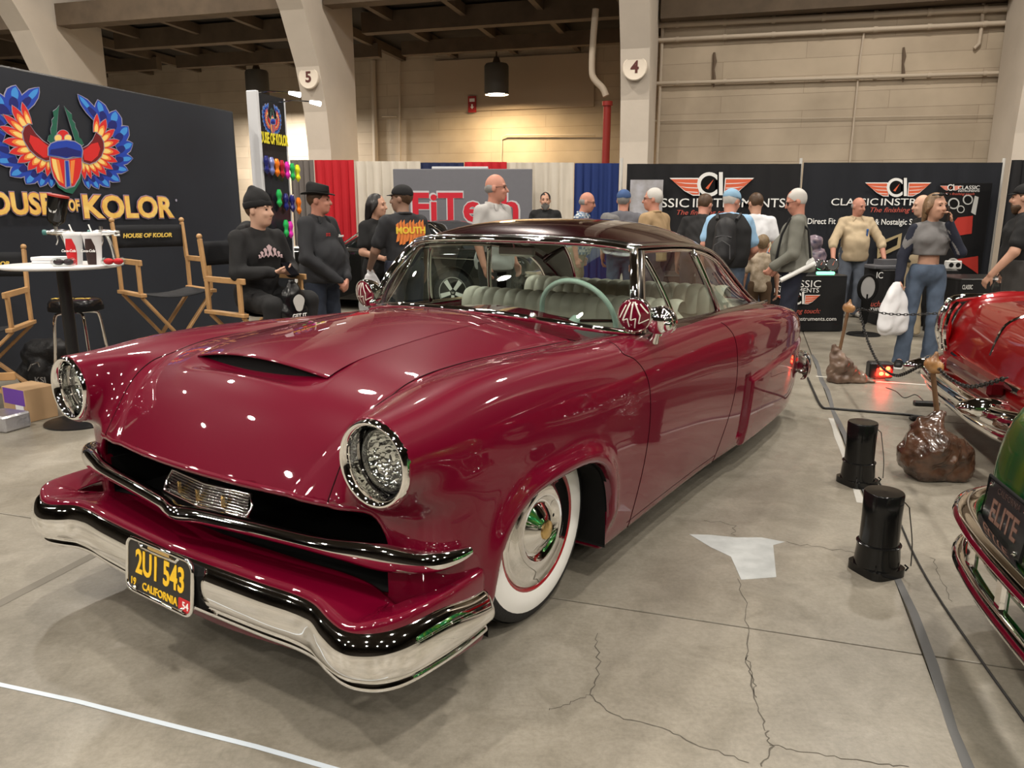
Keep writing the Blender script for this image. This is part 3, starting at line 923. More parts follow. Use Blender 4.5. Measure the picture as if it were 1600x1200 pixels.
def car_liners():
    # rolled lip round the top of the grille mouth
    pts = [(.775, .50), (.772, .56), (.74, .615), (.69, .645), (.6, .652), (.45, .660), (.3, .665), (.15, .668), (0, .669)]
    full = catmull([(-y, z) for y, z in pts] + [(y, z) for y, z in pts[::-1][1:]], 6)
    xs = np.linspace(.02, .6, 400); P = []
    for y, z in full:
        d = body_solid(xs, np.full(400, y), np.full(400, z))
        P.append((xs[int(np.argmax(d < 0))] + .006, y, z))
    MB().tube(P, .011, 10).build('grille_lip', M_RED, CAR, True, auto=None)
    # black liner inside each wheel arch
    for s in (-1, 1):
        t = np.linspace(-math.pi * .08, math.pi * 1.08, 40)
        ring = []
        for a in t:
            ca, sa = math.cos(a), math.sin(a)
            if sa >= 0:
                r = 1 / (abs(ca) ** 3.1 + abs(sa) ** 3.1) ** (1 / 3.1)
                ring.append((.945 + .397 * r * ca, .2 + .393 * r * sa))
            else: ring.append((.945 + .397 * math.copysign(1, ca), max(.165, .2 + .35 * sa)))
        G = [[(x, s * yy, z) for yy in (.915, .80, .53)] for x, z in ring]
        MB().grid(np.array(G), flip=s > 0).build('arch_liner', M_BLACK, CAR, True, auto=None)
        MB().add([(x, s * .53, z) for x, z in ring], [tuple(range(len(ring)))]).build('inner_liner', M_BLACK, CAR)
    # black liner of the grille mouth
    out = []
    for a in np.linspace(-.60, .60, 25): out.append((a, .662 - .02 * (a / .6) ** 2))
    for k in np.linspace(0, 1, 9)[1:]:
        out.append((.662 + .108 * math.sin(k * math.pi / 2), .53 + .108 * math.cos(k * math.pi / 2)))
    out += [(.75, .52), (.75, .383)] + [(a, .383) for a in np.linspace(.6, -.6, 13)] + [(-.75, .383), (-.75, .52)]
    out += [(-(.662 + .108 * math.sin(k * math.pi / 2)), .53 + .108 * math.cos(k * math.pi / 2)) for k in np.linspace(1, 0, 9)[:-1]]
    fx = lambda y: .155 + .085 * min(abs(y) / .6, 1) ** 2 + .05 * float(sstep(.6, .75, abs(y)))
    G = [[(fx(y), y, z), (.45, y, z), (.66, y, z)] for y, z in out]
    MB().grid(np.array(G), closed_u=True).build('grille_liner', M_BLACK, CAR)
    MB().add([(.66, y, z) for y, z in out], [tuple(range(len(out)))]).build('radiator_panel', M_BLACK, CAR)

def car_scoop():
    na, nx = 41, 30
    A = np.linspace(-.35, .35, na)
    G = np.zeros((nx, na, 3))
    for j, a in enumerate(A):
        s = a / .35
        x0 = .425 + .025 * s * s
        for i in range(nx):
            t = i / (nx - 1)
            x = x0 + t ** 1.3 * .93
            up = .024 * (1 - t) ** 1.3 * (1 - s * s) ** 1.05
            G[i, j] = (x, a, float(hood_z(np.array(x), abs(a))) + up + .0015)
    f = G[0].copy(); f[:, 2] -= .004; f2 = f.copy(); f2[:, 0] += .006
    G = np.concatenate([f2[None], f[None], G])
    sc = MB().grid(G, flip=True).build('hood_scoop', M_RED, CAR, True, auto=None)
    B = np.zeros((2, na, 3))
    for j, a in enumerate(A):
        s = a / .35
        x0 = .435 + .025 * s * s
        z0 = float(hood_z(np.array(x0), abs(a)))
        B[0, j] = (x0 + .004, a, z0 - .05 * (1 - s * s))
        B[1, j] = (x0 + .02, a, z0 + .024 * (1 - s * s) ** 1.05 + .004)
    MB().grid(B, flip=True).build('scoop_mouth', M_BLACK, sc)  # black sheet set in for the dark hollow under the scoop lip

# ------------------------------------------------------------------ roof, glass, pillars
S_RZC = CS([(1.90, 1.332), (1.96, 1.372), (2.06, 1.41), (2.2, 1.432), (2.5, 1.443), (2.8, 1.434), (3.1, 1.398), (3.35, 1.335), (3.55, 1.245), (3.75, 1.115), (3.95, .955)])
S_RYE = CS([(1.95, .612), (2.1, .640), (2.4, .668), (2.8, .672), (3.1, .665), (3.3, .655), (3.45, .655), (3.6, .668), (3.8, .70), (3.95, .73)])
S_RZE = CS([(1.95, 1.318), (2.1, 1.320), (2.4, 1.318), (2.8, 1.298), (3.1, 1.245), (3.3, 1.18), (3.45, 1.11), (3.6, 1.025), (3.8, .915), (3.95, .86)])
WS_BASE = CS([(0, 1.485), (.3, 1.52), (.5, 1.585), (.66, 1.69), (.785, 1.83)])
WS_BZ = CS([(0, 1.045), (.3, 1.035), (.5, 1.012), (.66, .982), (.785, .955)])
WS_TOP = CS([(0, 1.93), (.3, 1.945), (.5, 1.985), (.60, 2.02), (.665, 2.045)])
WS_TZ = CS([(0, 1.340), (.3, 1.337), (.5, 1.328), (.60, 1.316), (.665, 1.303)])

def roof_pt(x, v):
    ye, ze, zc = S_RYE(x), S_RZE(x), S_RZC(x)
    return np.stack([x + 0 * v, v * ye, ze + (zc - ze) * (1 - np.abs(v) ** 3.0)], -1)

def side_pt(x, t):
    """side glass surface: t = 0 at the belt, 1 at the roof rail"""
    ye, ze = S_RYE(x) - .012, S_RZE(x) - .012
    yb = .775 - .02 * np.clip((x - 2.9) / .6, 0, 1) ** 2
    zb = .942 - .035 * np.clip((x - 2.3) / 1.3, 0, 1)
    return np.stack([x + 0 * t, yb + (ye - yb) * t + .018 * 4 * t * (1 - t) * .6, zb + (ze - zb) * t], -1)

def both(fn):
    for s in (-1, 1): fn(s)

def car_top():
    # roof skin
    V = np.linspace(-1, 1, 41)
    nx = 44
    G = np.zeros((nx, 41, 3))
    for j, v in enumerate(V):
        xs = 1.925 + .130 * abs(v) ** 3
        xe = 3.36 + .04 * (1 - v * v)
        xx = np.linspace(xs, xe, nx)
        G[:, j] = roof_pt(xx, np.full(nx, v))
    o = MB().grid(G).build('roof', M_ROOF, CAR, True, auto=None)
    md = o.modifiers.new('thickness', 'SOLIDIFY'); md.thickness = .006; md.offset = -1
    L = G.copy(); L[:, :, 2] -= .02
    MB().grid(L[1:-1, 2:-2], flip=True).build('headliner', M_LINER, CAR, True, auto=None)
    # rear pillars and back glass
    for s in (-1, 1):
        W_ = np.linspace(.74, 1.0, 9)
        xx = np.linspace(3.37, 3.90, 18)
        Gp = np.array([[roof_pt(np.array(x), np.array(s * v)) for v in (1 - (1 - W_) * (1.0 - .75 * ((x - 3.37) / .55)))] for x in xx])
        o = MB().grid(Gp, flip=s < 0).build('rear_pillar', M_ROOF, CAR, True, auto=None)
        md = o.modifiers.new('thickness', 'SOLIDIFY'); md.thickness = .02; md.offset = -1
        tr = [roof_pt(np.array(x), np.array(s * (1 - .26 * (1.0 - .75 * ((x - 3.37) / .55))))) + [0, 0, .003] for x in xx]
        MB().tube(tr, .009, 8).build('glass_trim', M_CHROME, CAR, True, auto=None)
    xx = np.linspace(3.385, 3.93, 16)
    Gb = np.array([[roof_pt(np.array(x), np.array(v * (1 - .26 * (1.0 - .75 * ((min(x, 3.9) - 3.37) / .55))))) for v in np.linspace(-1, 1, 25)] for x in xx])
    Gb[:, :, 2] -= .004
    MB().grid(Gb).build('rear_window', M_GLASS, CAR, True, auto=None)
    tr = [roof_pt(np.array(3.385 + .04 * (1 - v * v)), np.array(v * .74)) + [0, 0, .002] for v in np.linspace(-1, 1, 21)]
    MB().tube(tr, .009, 8).build('glass_trim', M_CHROME, CAR, True, auto=None)
    # windshield
    nv, nt = 41, 14
    G = np.zeros((nv, nt, 3))
    for i, v in enumerate(np.linspace(-1, 1, nv)):
        s = math.copysign(1, v); b = abs(v) * .785; t = abs(v) * .665
        p0 = np.array([WS_BASE(b), s * b, WS_BZ(b)]); p1 = np.array([WS_TOP(t), s * t, WS_TZ(t)])
        for j, q in enumerate(np.linspace(0, 1, nt)):
            G[i, j] = p0 + (p1 - p0) * q + np.array([-.03, s * .012 * abs(v), .02]) * 4 * q * (1 - q) * .8
    MB().grid(G).build('windshield', M_GLASS, CAR, True, auto=None)
    fr = [tuple(p) for p in G[:, 0]]
    MB().tube([(p[0] - .008, p[1], p[2] + .004) for p in fr], .015, 10).build('windshield_trim', M_CHROME, CAR, True, auto=None)
    top = [tuple(p) for p in G[:, -1]]
    MB().tube([(p[0] - .004, p[1], p[2] + .002) for p in top], .016, 10).build('header_trim', M_CHROME, CAR, True, auto=None)
    MB().tube([(p[0] + .012, p[1] * 1.01, p[2] + .018) for p in top], .012, 10).build('header_trim', M_DARKCHROME, CAR, True, auto=None)
    def side(s):
        # A pillar: broad polished post with an inner bead
        a0, a1 = G[-1, 0].copy(), G[-1, -1].copy()
        a0[1] *= s; a1[1] *= s
        pts = [G[-1, j] * [1, s, 1] for j in range(nt)]
        MB().tube([p + np.array([.0, s * .002, 0]) for p in pts], [.020] * nt, 12).build('windshield_post', M_CHROME, CAR, True, auto=None)
        m = MB()
        Gp = np.zeros((nt, 5, 3))
        for j in range(nt):
            for k, (dx, dy) in enumerate(((.004, .014), (.028, .026), (.058, .028), (.084, .018), (.092, -.01))):
                Gp[j, k] = pts[j] + [dx, s * dy, 0]
        m.grid(Gp, flip=s > 0).build('door_post', M_DARKCHROME, CAR, True, auto=None)
        # drip rail and window frame
        xr = np.concatenate([np.linspace(2.06, 3.35, 16), np.linspace(3.42, 3.86, 8)])
        rail = [roof_pt(np.array(x), np.array(s * 1.0)) + [0, s * .006, -.002] for x in xr]
        MB().tube(rail, .011, 8).build('drip_rail', M_DARKCHROME, CAR, True, auto=None)
        topl = [side_pt(np.array(x), np.array(.955)) * [1, s, 1] for x in np.linspace(2.09, 3.18, 18)]
        xq = [3.28, 3.38, 3.47, 3.54, 3.585, 3.60]; tq = [.90, .80, .63, .42, .2, .03]
        rear = [side_pt(np.array(x), np.array(t)) * [1, s, 1] for x, t in zip(xq, tq)]
        base = [side_pt(np.array(x), np.array(.02)) * [1, s, 1] for x in np.linspace(3.55, 1.93, 18)]
        lead = [a0 + (a1 - a0) * q + np.array([.075 - .02 * q, 0, 0]) for q in (.02, .3, .6, .93)]
        loop = topl + rear + base + lead
        MB().tube(catmull(loop, 3, closed=True), .010, 8, closed=True).build('window_frame', M_CHROME, CAR, True, auto=None)
        # dark sail between frame and roof rail
        Gs = np.array([[side_pt(np.array(x), np.array(t)) * [1, s, 1] - [0, s * .004, 0] for t in (.95, 1.0)] for x in np.linspace(2.09, 3.2, 14)])
        MB().grid(Gs, flip=s > 0).build('roof_rail', M_BLACK, CAR, True, auto=None)
        x2 = np.linspace(3.18, 3.84, 16)
        tin = np.interp(x2, [3.18] + xq + [3.9], [.955] + tq + [0.03])
        Gs = np.array([[side_pt(np.array(x), np.array(t)) * [1, s, 1] for t in np.linspace(t0, 1.02, 4)] for x, t0 in zip(x2, tin)])
        MB().grid(Gs, flip=s > 0).build('sail_panel', M_ROOF, CAR, True, auto=None)
        # panes: vent, door, quarter
        def pane(name, xa, xb, xc, xd):
            """bottom from xa to xb, top from xc to xd"""
            Gq = np.zeros((10, 12, 3))
            for i, u in enumerate(np.linspace(0, 1, 10)):
                for j, t in enumerate(np.linspace(.02, .955, 12)):
                    x = (xa + (xb - xa) * u) * (1 - t) + (xc + (xd - xc) * u) * t
                    tm = np.interp(x, [3.18] + xq, [.955] + tq)
                    Gq[i, j] = side_pt(np.array(x), np.array(min(t, tm))) * [1, s, 1]
            MB().grid(Gq, flip=s > 0).build(name, M_GLASS, CAR, True, auto=None)
        pane('vent_window', 1.90, 2.30, 2.12, 2.145)
        pane('door_window', 2.32, 2.905, 2.165, 2.735)
        pane('quarter_window', 2.945, 3.60, 2.775, 3.22)
        for (xb, xt, r, nm) in ((2.31, 2.155, .013, 'vent_bar'), (2.925, 2.755, .016, 'window_bar')):
            p = [side_pt(np.array(xb + (xt - xb) * t), np.array(t)) * [1, s, 1] + [0, s * .004, 0] for t in np.linspace(.0, .96, 10)]
            MB().tube(p, r, 8).build(nm, M_CHROME, CAR, True, auto=None)
        # belt moulding
        bm = [(x, s * (float(side_pt(np.array(x), np.array(0.))[1]) + .018), float(side_pt(np.array(x), np.array(0.))[2]) - .004) for x in np.linspace(1.86, 3.86, 24)]
        MB().tube(bm, .013, 8).build('belt_moulding', M_DARKCHROME, CAR, True, auto=None)
        Gb = np.array([[(x, s * (yy), z) for yy, z in ((.735, .95), (.775, .962), (.80, .957), (.825, .942), (.85, .92))] for x in np.linspace(1.84, 3.6, 12)])
        Gb[:, :, 2] -= (.035 * np.clip((Gb[:, :, 0] - 2.3) / 1.3, 0, 1))
        MB().grid(Gb, flip=s > 0).build('belt_panel', M_ROOF, CAR, True, auto=None)
    both(side)
    # spotlights beside the windshield
    for s in (-1, 1):
        c = Vector((1.80, s * .80, 1.045))
        ax = Vector((-1, s * .15, -.12)).normalized()
        u = Vector((0, 1, 0)); u = (u - ax * u.dot(ax)).normalized(); w = ax.cross(u)
        M = frame(u, w, ax, c)
        M = M @ Matrix.Scale(1.06, 4)
        sp = MB().lathe([(.001, -.085), (.02, -.08), (.045, -.06), (.063, -.03), (.070, 0), (.072, .012), (.069, .022), (.066, .02)], 30, M, cap=False).build('spotlight', M_CHROME, CAR, True, auto=None)
        MB().lathe([(.067, .018), (.045, .030), (.02, .036), (.0005, .037)], 26, M, cap=False).build('spotlight_cover', M_RED, sp, True, auto=None)
        def quad(pts):
            v = []
            for (px, py) in pts:
                r2 = min(1, (px * px + py * py) / .067 ** 2)
                v.append(tuple(M @ Vector((px, py, .0385 - .019 * r2 ** 1.1))))
            return v
        st = MB()
        for (pa, pb, wd) in (((-.062, .012), (-.022, .030), .0022), ((-.022, .030), (-.030, -.004), .0022), ((-.030, -.004), (-.006, -.058), .0030), ((-.004, .050), (-.012, .008), .0024), ((-.012, .008), (.010, .016), .0022), ((.010, .016), (.0, -.058), .0030), ((.018, .046), (.024, .010), .0024), ((.024, .010), (.046, .020), .0022), ((.046, .020), (.012, -.056), .0032), ((.060, .010), (.030, -.045), .0024), ((-.060, -.012), (-.028, -.050), .0024)):
            n = 6
            d = Vector((pb[0] - pa[0], pb[1] - pa[1])); nn = Vector((-d.y, d.x)).normalized() * wd
            for k in range(n):
                A = [pa[0] + d.x * k / n, pa[1] + d.y * k / n]; B = [pa[0] + d.x * (k + 1) / n, pa[1] + d.y * (k + 1) / n]
                st.add(quad([(A[0] - nn.x, A[1] - nn.y), (B[0] - nn.x, B[1] - nn.y), (B[0] + nn.x, B[1] + nn.y), (A[0] + nn.x, A[1] + nn.y)]), [(0, 1, 2, 3)])
        st.build('cover_flash', mat('cream_flash', (.80, .76, .68), rough=.25, coat=.5), sp)
        MB().tube([tuple(c + Vector((.06, 0, -.01))), (1.87, s * .775, 1.03)], .012, 10).build('spotlight_bracket', M_CHROME, sp, True)
    # door mirror with a scalloped shell on the car's left
    c = Vector((1.84, -.885, .995))
    mr = MB()
    for k in range(9):
        a = math.pi * (k / 8) - .0
        d = Vector((-.35, 0, 0)) + Vector((0, -math.cos(a), math.sin(a)))
        mr.ball(tuple(c + Vector((0, -math.cos(a) * .046, math.sin(a) * .046 + .011))), .028, 10, 8)
    mr.ball(tuple(c + Vector((0, 0, .025))), (.04, .06, .06), 14, 10)
    mo = mr.build('door_mirror', M_CHROME, CAR, True)
    MB().lathe([(.0005, .04), (.062, .04), (.066, .034), (.066, .02)], 24, frame((0, 1, 0), (0, 0, 1), (1, -.35, 0), c + Vector((.005, 0, .02)))).build('mirror_glass', M_CHROME, mo, True)
    MB().tube([(1.86, -.86, .93), (1.85, -.875, .955), (1.84, -.885, .985)], [.028, .018, .014], 12).build('mirror_foot', M_CHROME, mo, True)
    # wiper pivots
    for s in (-1, 1):
        MB().ball((1.50, s * .465, 1.042), (.022, .016, .018), 10, 8).tube([(1.50, s * .465, 1.03), (1.505, s * .465, 1.05), (1.53, s * .44, 1.062)], .006, 8).build('wiper_pivot', M_CHROME, CAR, True)

CARD = (2.80, 1.02)
def car_cabin():
    # pleated benches
    def bench(name, x0, zs, zt, half, thick):
        n = 18
        body = empty_part(name)
        bk = MB(); bk.bbox((x0, -half, zs), (x0 + thick, half, zt - .05), .04)
        bk.build('backrest', M_SEAT, body, True, auto=50)
        w = 2 * half / n
        for k in range(n):
            y = -half + w * (k + .5)
            p = MB()
            pr = [(x0 + thick + .005, zt - .07), (x0 + thick * .85, zt - .012), (x0 + thick * .5, zt), (x0 + .02, zt - .015), (x0 - .012, zt - .07), (x0 - .012, zt - .16)]
            pr = catmull(pr, 3)
            G = np.zeros((7, len(pr), 3))
            for i, u in enumerate(np.linspace(-1, 1, 7)):
                puff = .010 * (1 - abs(u) ** 2.5)
                for j, (px, pz) in enumerate(pr):
                    cx, cz = x0 + thick / 2, zt - .09
                    dn = math.hypot(px - cx, pz - cz)
                    G[i, j] = (px + (px - cx) / dn * puff, y + u * w * .5, pz + (pz - cz) / dn * puff)
            p.grid(G).build('pleat', M_SEAT, body, True, auto=None)
        MB().bbox((x0 - .50, -half, zs), (x0 + .02, half, zs + .16), .05).build('cushion', M_SEAT, body, True, auto=50)
        return body
    def empty_part(name):
        o = bpy.data.objects.new(name, None); return link(o, CAR)
    bench('front_bench', 2.52, .42, 1.02, .70, .13)
    bench('rear_bench', 3.22, .46, 1.04, .70, .14)
    # dashboard
    MB().bbox((1.72, -.72, .70), (1.96, .72, .955), .05).build('dashboard', M_CABIN, CAR, True, auto=50)
    MB().bbox((3.40, -.69, .88), (3.75, .69, .925), .02).build('parcel_shelf', M_SEAT, CAR)
    # steering wheel on the car's left
    c = Vector((2.08, -.36, .965)); ax = Vector((1, 0, .42)).normalized()
    u = Vector((0, 1, 0)); w = ax.cross(u)
    rim = [tuple(c + (u * math.cos(t) + w * math.sin(t)) * .205) for t in np.linspace(0, 2 * math.pi, 40, endpoint=False)]
    sw = MB().tube(rim, .0135, 10, closed=True).build('steering_wheel', M_MINT, CAR, True, auto=None)
    for ang in (0, math.pi, -math.pi / 2):
        MB().tube([tuple(c - ax * .03), tuple(c + (u * math.cos(ang) + w * math.sin(ang)) * .2)], .009, 8).build('spoke', M_CHROME, sw, True)
    MB().tube([tuple(c - ax * .02), tuple(c - ax * .22)], .028, 12).build('column', M_MINT, sw, True)
    # inside mirror and a hanging card
    MB().bbox((2.06, -.11, 1.255), (2.085, .11, 1.31), .01).tube([(2.05, 0, 1.30), (2.03, 0, 1.36)], .006, 8).build('rear_view_mirror', M_DARKCHROME, CAR)
    sg = MB().bbox((CARD[0] - .05, .600, CARD[1] - .085), (CARD[0] + .05, .606, CARD[1] + .085), .002).build('window_card', M_BLACK, CAR)
    for k, (tx, sz_) in enumerate((('ALWAYS', .03), ('CRUISE', .03))):
        text_obj('card_lettering', tx, sz_, mat('print_white', (.85, .85, .83), rough=.5), sg, frame((1, 0, 0), (0, 0, 1), (0, -1, 0), (CARD[0], .599, CARD[1] + .05 - .08 * k)), .0005)

def car_wheel():
    for s in (-1, 1):
        cx, cz = ARCH[0] + .0, .358
        M = frame((1, 0, 0), (0, 0, s * 1.0), (0, s * -1.0, 0), (cx, s * .80, cz))
        Mo = frame((1, 0, 0), (0, 0, -s), (0, s, 0), (cx, 0, cz))
        Y0 = .825
        def L(prof, n=56): return MB().lathe([(r, h) for r, h in prof], n, Mo, cap=False)
        ty = L([(.20, Y0 - .225), (.28, Y0 - .225), (.325, Y0 - .22), (.348, Y0 - .205), (.357, Y0 - .17), (.358, Y0 - .11), (.357, Y0 - .055), (.349, Y0 - .018), (.334, Y0 - .006), (.312, Y0 - .001)]).build('tyre', M_RUBBER, CAR, True, auto=None)
        L([(.312, Y0 - .001), (.29, Y0 + .006), (.262, Y0 + .007), (.236, Y0 + .002)]).build('whitewall', M_WHITEWALL, ty, True, auto=None)
        tr = MB()
        for k in range(4):
            tr.lathe([(.3560, Y0 - .195 + .045 * k), (.3575, Y0 - .18 + .045 * k), (.3560, Y0 - .165 + .045 * k)], 56, Mo, cap=False)
        tr.build('tread_rib', M_RUBBER, ty, True)
        rim = L([(.236, Y0 + .002), (.230, Y0 + .004), (.224, Y0 - .004), (.215, Y0 - .02), (.215, Y0 - .12)]).build('wheel_rim', M_REDLINE, CAR, True, auto=None)
        L([(.222, Y0 - .006), (.217, Y0 + .003), (.195, Y0 + .0), (.165, Y0 + .010), (.125, Y0 + .018), (.118, Y0 + .016), (.108, Y0 - .006), (.09, Y0 + .000), (.055, Y0 + .025), (.035, Y0 + .034)]).build('hubcap', M_CHROME, rim, True, auto=None)
        L([(.037, Y0 + .032), (.034, Y0 + .040), (.02, Y0 + .044), (.0005, Y0 + .045)], 28).build('hub_emblem', M_GOLD, rim, True)
        MB().lathe([(.007, Y0 + .0095), (.0005, Y0 + .0105)], 12, Mo @ Matrix.Translation((.09, .02, .0))).build('valve_hole', M_BLACK, rim)
    # rear tyres, just the bottoms show under the skirts
    for s in (-1, 1):
        Mo = frame((1, 0, 0), (0, 0, -s), (0, s, 0), (3.62, 0, .347))
        MB().lathe([(.20, .60), (.31, .60), (.342, .62), (.347, .66), (.347, .73), (.340, .77), (.31, .785), (.2, .785)], 48, Mo, cap=False).build('tyre', M_RUBBER, CAR, True, auto=None)

def car_rear():
    # rear bumper wrapping the corner
    plan = [(4.70, 0), (4.695, .4), (4.67, .7), (4.60, .86), (4.50, .915), (4.37, .93)]
    PC = catmull(plan, 6); PC = np.concatenate([PC[::-1] * [1, -1], PC[1:]])
    T = np.gradient(PC, axis=0); T /= np.linalg.norm(T, axis=1)[:, None]
    NO = np.stack([T[:, 1], -T[:, 0]], 1)
    pr = catmull([(-.03, .47), (.0, .478), (.02, .45), (.032, .40), (.026, .34), (.01, .31), (-.02, .305)], 3)
    G = np.zeros((len(PC), len(pr), 3))
    for i in range(len(PC)):
        G[i, :, 0] = PC[i, 0] + NO[i, 0] * pr[:, 0]; G[i, :, 1] = PC[i, 1] + NO[i, 1] * pr[:, 0]; G[i, :, 2] = pr[:, 1]
    o = MB().grid(G, flip=True).build('rear_bumper', M_CHROME, CAR, True, auto=None)
    md = o.modifiers.new('thickness', 'SOLIDIFY'); md.thickness = .006; md.offset = -1
    lens = mat('tail_lens_red', (.5, .006, .006), rough=.1, coat=1)
    for s in (-1, 1):
        P = on_body([(4.13, s * .9, .49)])[0]
        MB().ball(tuple(P), (.032, .010, .017), 14, 8).build('side_marker', lens, CAR, True)
        P = on_body([(4.55, s * .80, .66)])[0]
        MB().ball(tuple(P), (.03, .06, .07), 16, 10).build('tail_light', lens, CAR, True)

build_body()
car_front()
car_liners()
car_scoop()
car_top()
car_cabin()
car_wheel()
car_rear()
# ------------------------------------------------------------------ people: one smooth field per body and per garment
V3 = lambda *a: np.array(a, float)
def unit(v):
    v = np.asarray(v, float); return v / max(np.linalg.norm(v), 1e-9)

class Field:
    def __init__(s, k=.03, fold=0.0, seed=0, rough=0.0):
        s.p, s.cut, s.k, s.fold, s.ph, s.rough = [], [], k, fold, seed * 1.7, rough
    def cap(s, a, b, ra, rb=None, k=None, flat=1.0, fdir=None):
        s.p.append(('c', V3(*a), V3(*b), ra, ra if rb is None else rb, k)); return s
    def ell(s, c, r, R=None, k=None):
        s.p.append(('e', V3(*c), V3(*r), None if R is None else np.array(R, float), None, k)); return s
    def plane(s, p, n):
        """keep the side the normal points away from"""
        s.cut.append((V3(*p), unit(n))); return s
    def mesh(s, name, material, parent, h=.012):
        lo, hi = V3(9, 9, 9), V3(-9, -9, -9)
        for q in s.p:
            if q[0] == 'c':
                r = max(q[3], q[4]); lo = np.minimum(lo, np.minimum(q[1], q[2]) - r); hi = np.maximum(hi, np.maximum(q[1], q[2]) + r)
            else:
                r = q[2].max(); lo = np.minimum(lo, q[1] - r); hi = np.maximum(hi, q[1] + r)
        lo -= 3 * h + s.fold; hi += 3 * h + s.fold
        n = np.ceil((hi - lo) / h).astype(int) + 1
        ax = [(lo[i] + h * np.arange(n[i])).astype(np.float32) for i in range(3)]
        V = np.full(n, .1, np.float32)
        for q in s.p:
            k = q[5] if q[5] else s.k
            if q[0] == 'c':
                r = max(q[3], q[4]); a, b = np.minimum(q[1], q[2]) - r - k - 2 * h, np.maximum(q[1], q[2]) + r + k + 2 * h
            else:
                r = q[2].max(); a, b = q[1] - r - k - 2 * h, q[1] + r + k + 2 * h
            i0 = np.maximum(((a - lo) / h).astype(int), 0); i1 = np.minimum(((b - lo) / h).astype(int) + 2, n)
            sl = tuple(slice(i0[i], i1[i]) for i in range(3))
            X = ax[0][sl[0]][:, None, None]; Y = ax[1][sl[1]][None, :, None]; Z = ax[2][sl[2]][None, None, :]
            if q[0] == 'c':
                A, B = q[1], q[2]; d = B - A; L2 = max(d @ d, 1e-9)
                t = np.clip(((X - A[0]) * d[0] + (Y - A[1]) * d[1] + (Z - A[2]) * d[2]) / L2, 0, 1)
                D = np.sqrt((X - A[0] - t * d[0]) ** 2 + (Y - A[1] - t * d[1]) ** 2 + (Z - A[2] - t * d[2]) ** 2) - (q[3] + (q[4] - q[3]) * t)
            else:
                C, r = q[1], q[2]
                x, y, z = X - C[0], Y - C[1], Z - C[2]
                if q[3] is not None:
                    R = q[3]
                    x, y, z = R[0, 0] * x + R[0, 1] * y + R[0, 2] * z, R[1, 0] * x + R[1, 1] * y + R[1, 2] * z, R[2, 0] * x + R[2, 1] * y + R[2, 2] * z
                k0 = np.sqrt((x / r[0]) ** 2 + (y / r[1]) ** 2 + (z / r[2]) ** 2)
                k1 = np.sqrt((x / r[0] ** 2) ** 2 + (y / r[1] ** 2) ** 2 + (z / r[2] ** 2) ** 2)
                D = k0 * (k0 - 1) / np.maximum(k1, 1e-6)
            V[sl] = smin(V[sl], D.astype(np.float32), k)
        X, Y, Z = ax[0][:, None, None], ax[1][None, :, None], ax[2][None, None, :]
        if s.fold:
            w = np.sin(Z * 38 + 7 * np.sin(X * 9 + s.ph) + 5 * np.sin(Y * 11 + s.ph)) * np.sin(X * 17 + Y * 13 + Z * 9 + s.ph)
            V += (s.fold * w).astype(np.float32)
        if s.rough:
            V += (s.rough * (np.sin(X * 41 + 3 * np.sin(Z * 23)) * np.sin(Y * 37 + 2 * np.sin(X * 19)) * np.sin(Z * 33 + 2 * np.sin(Y * 21)) + .5 * np.sin(X * 95 + 4 * np.sin(Z * 31)) * np.sin(Z * 88 + 3 * np.sin(Y * 29)))).astype(np.float32)
        for p, nn in s.cut:
            V = np.maximum(V, ((X - p[0]) * nn[0] + (Y - p[1]) * nn[1] + (Z - p[2]) * nn[2]).astype(np.float32))
        V[0] = V[-1] = .1; V[:, 0] = V[:, -1] = .1; V[:, :, 0] = V[:, :, -1] = .1
        P, Fq = surface_nets(V, lo, h)
        if len(Fq) == 0: return None
        return mesh_obj(name, P, Fq, material, parent, True)

M_SKIN = {k: mat('skin_' + k, c, rough=.55, noise=.06, nscale=30) for k, c in dict(pale=(.60, .36, .26), fair=(.52, .29, .20), ruddy=(.52, .24, .17), tan=(.40, .21, .13), inked=(.28, .16, .11)).items()}
def cloth(name, col=(.01, .01, .01), noise=.12, nscale=14, **kw): return mat(name, col, rough=.85, noise=noise, nscale=nscale, bump=.15, bscale=180, **kw)

def rotz(p, a, c=(0, 0)):
    p = np.asarray(p, float); x, y = p[0] - c[0], p[1] - c[1]
    return V3(c[0] + x * math.cos(a) - y * math.sin(a), c[1] + x * math.sin(a) + y * math.cos(a), p[2])

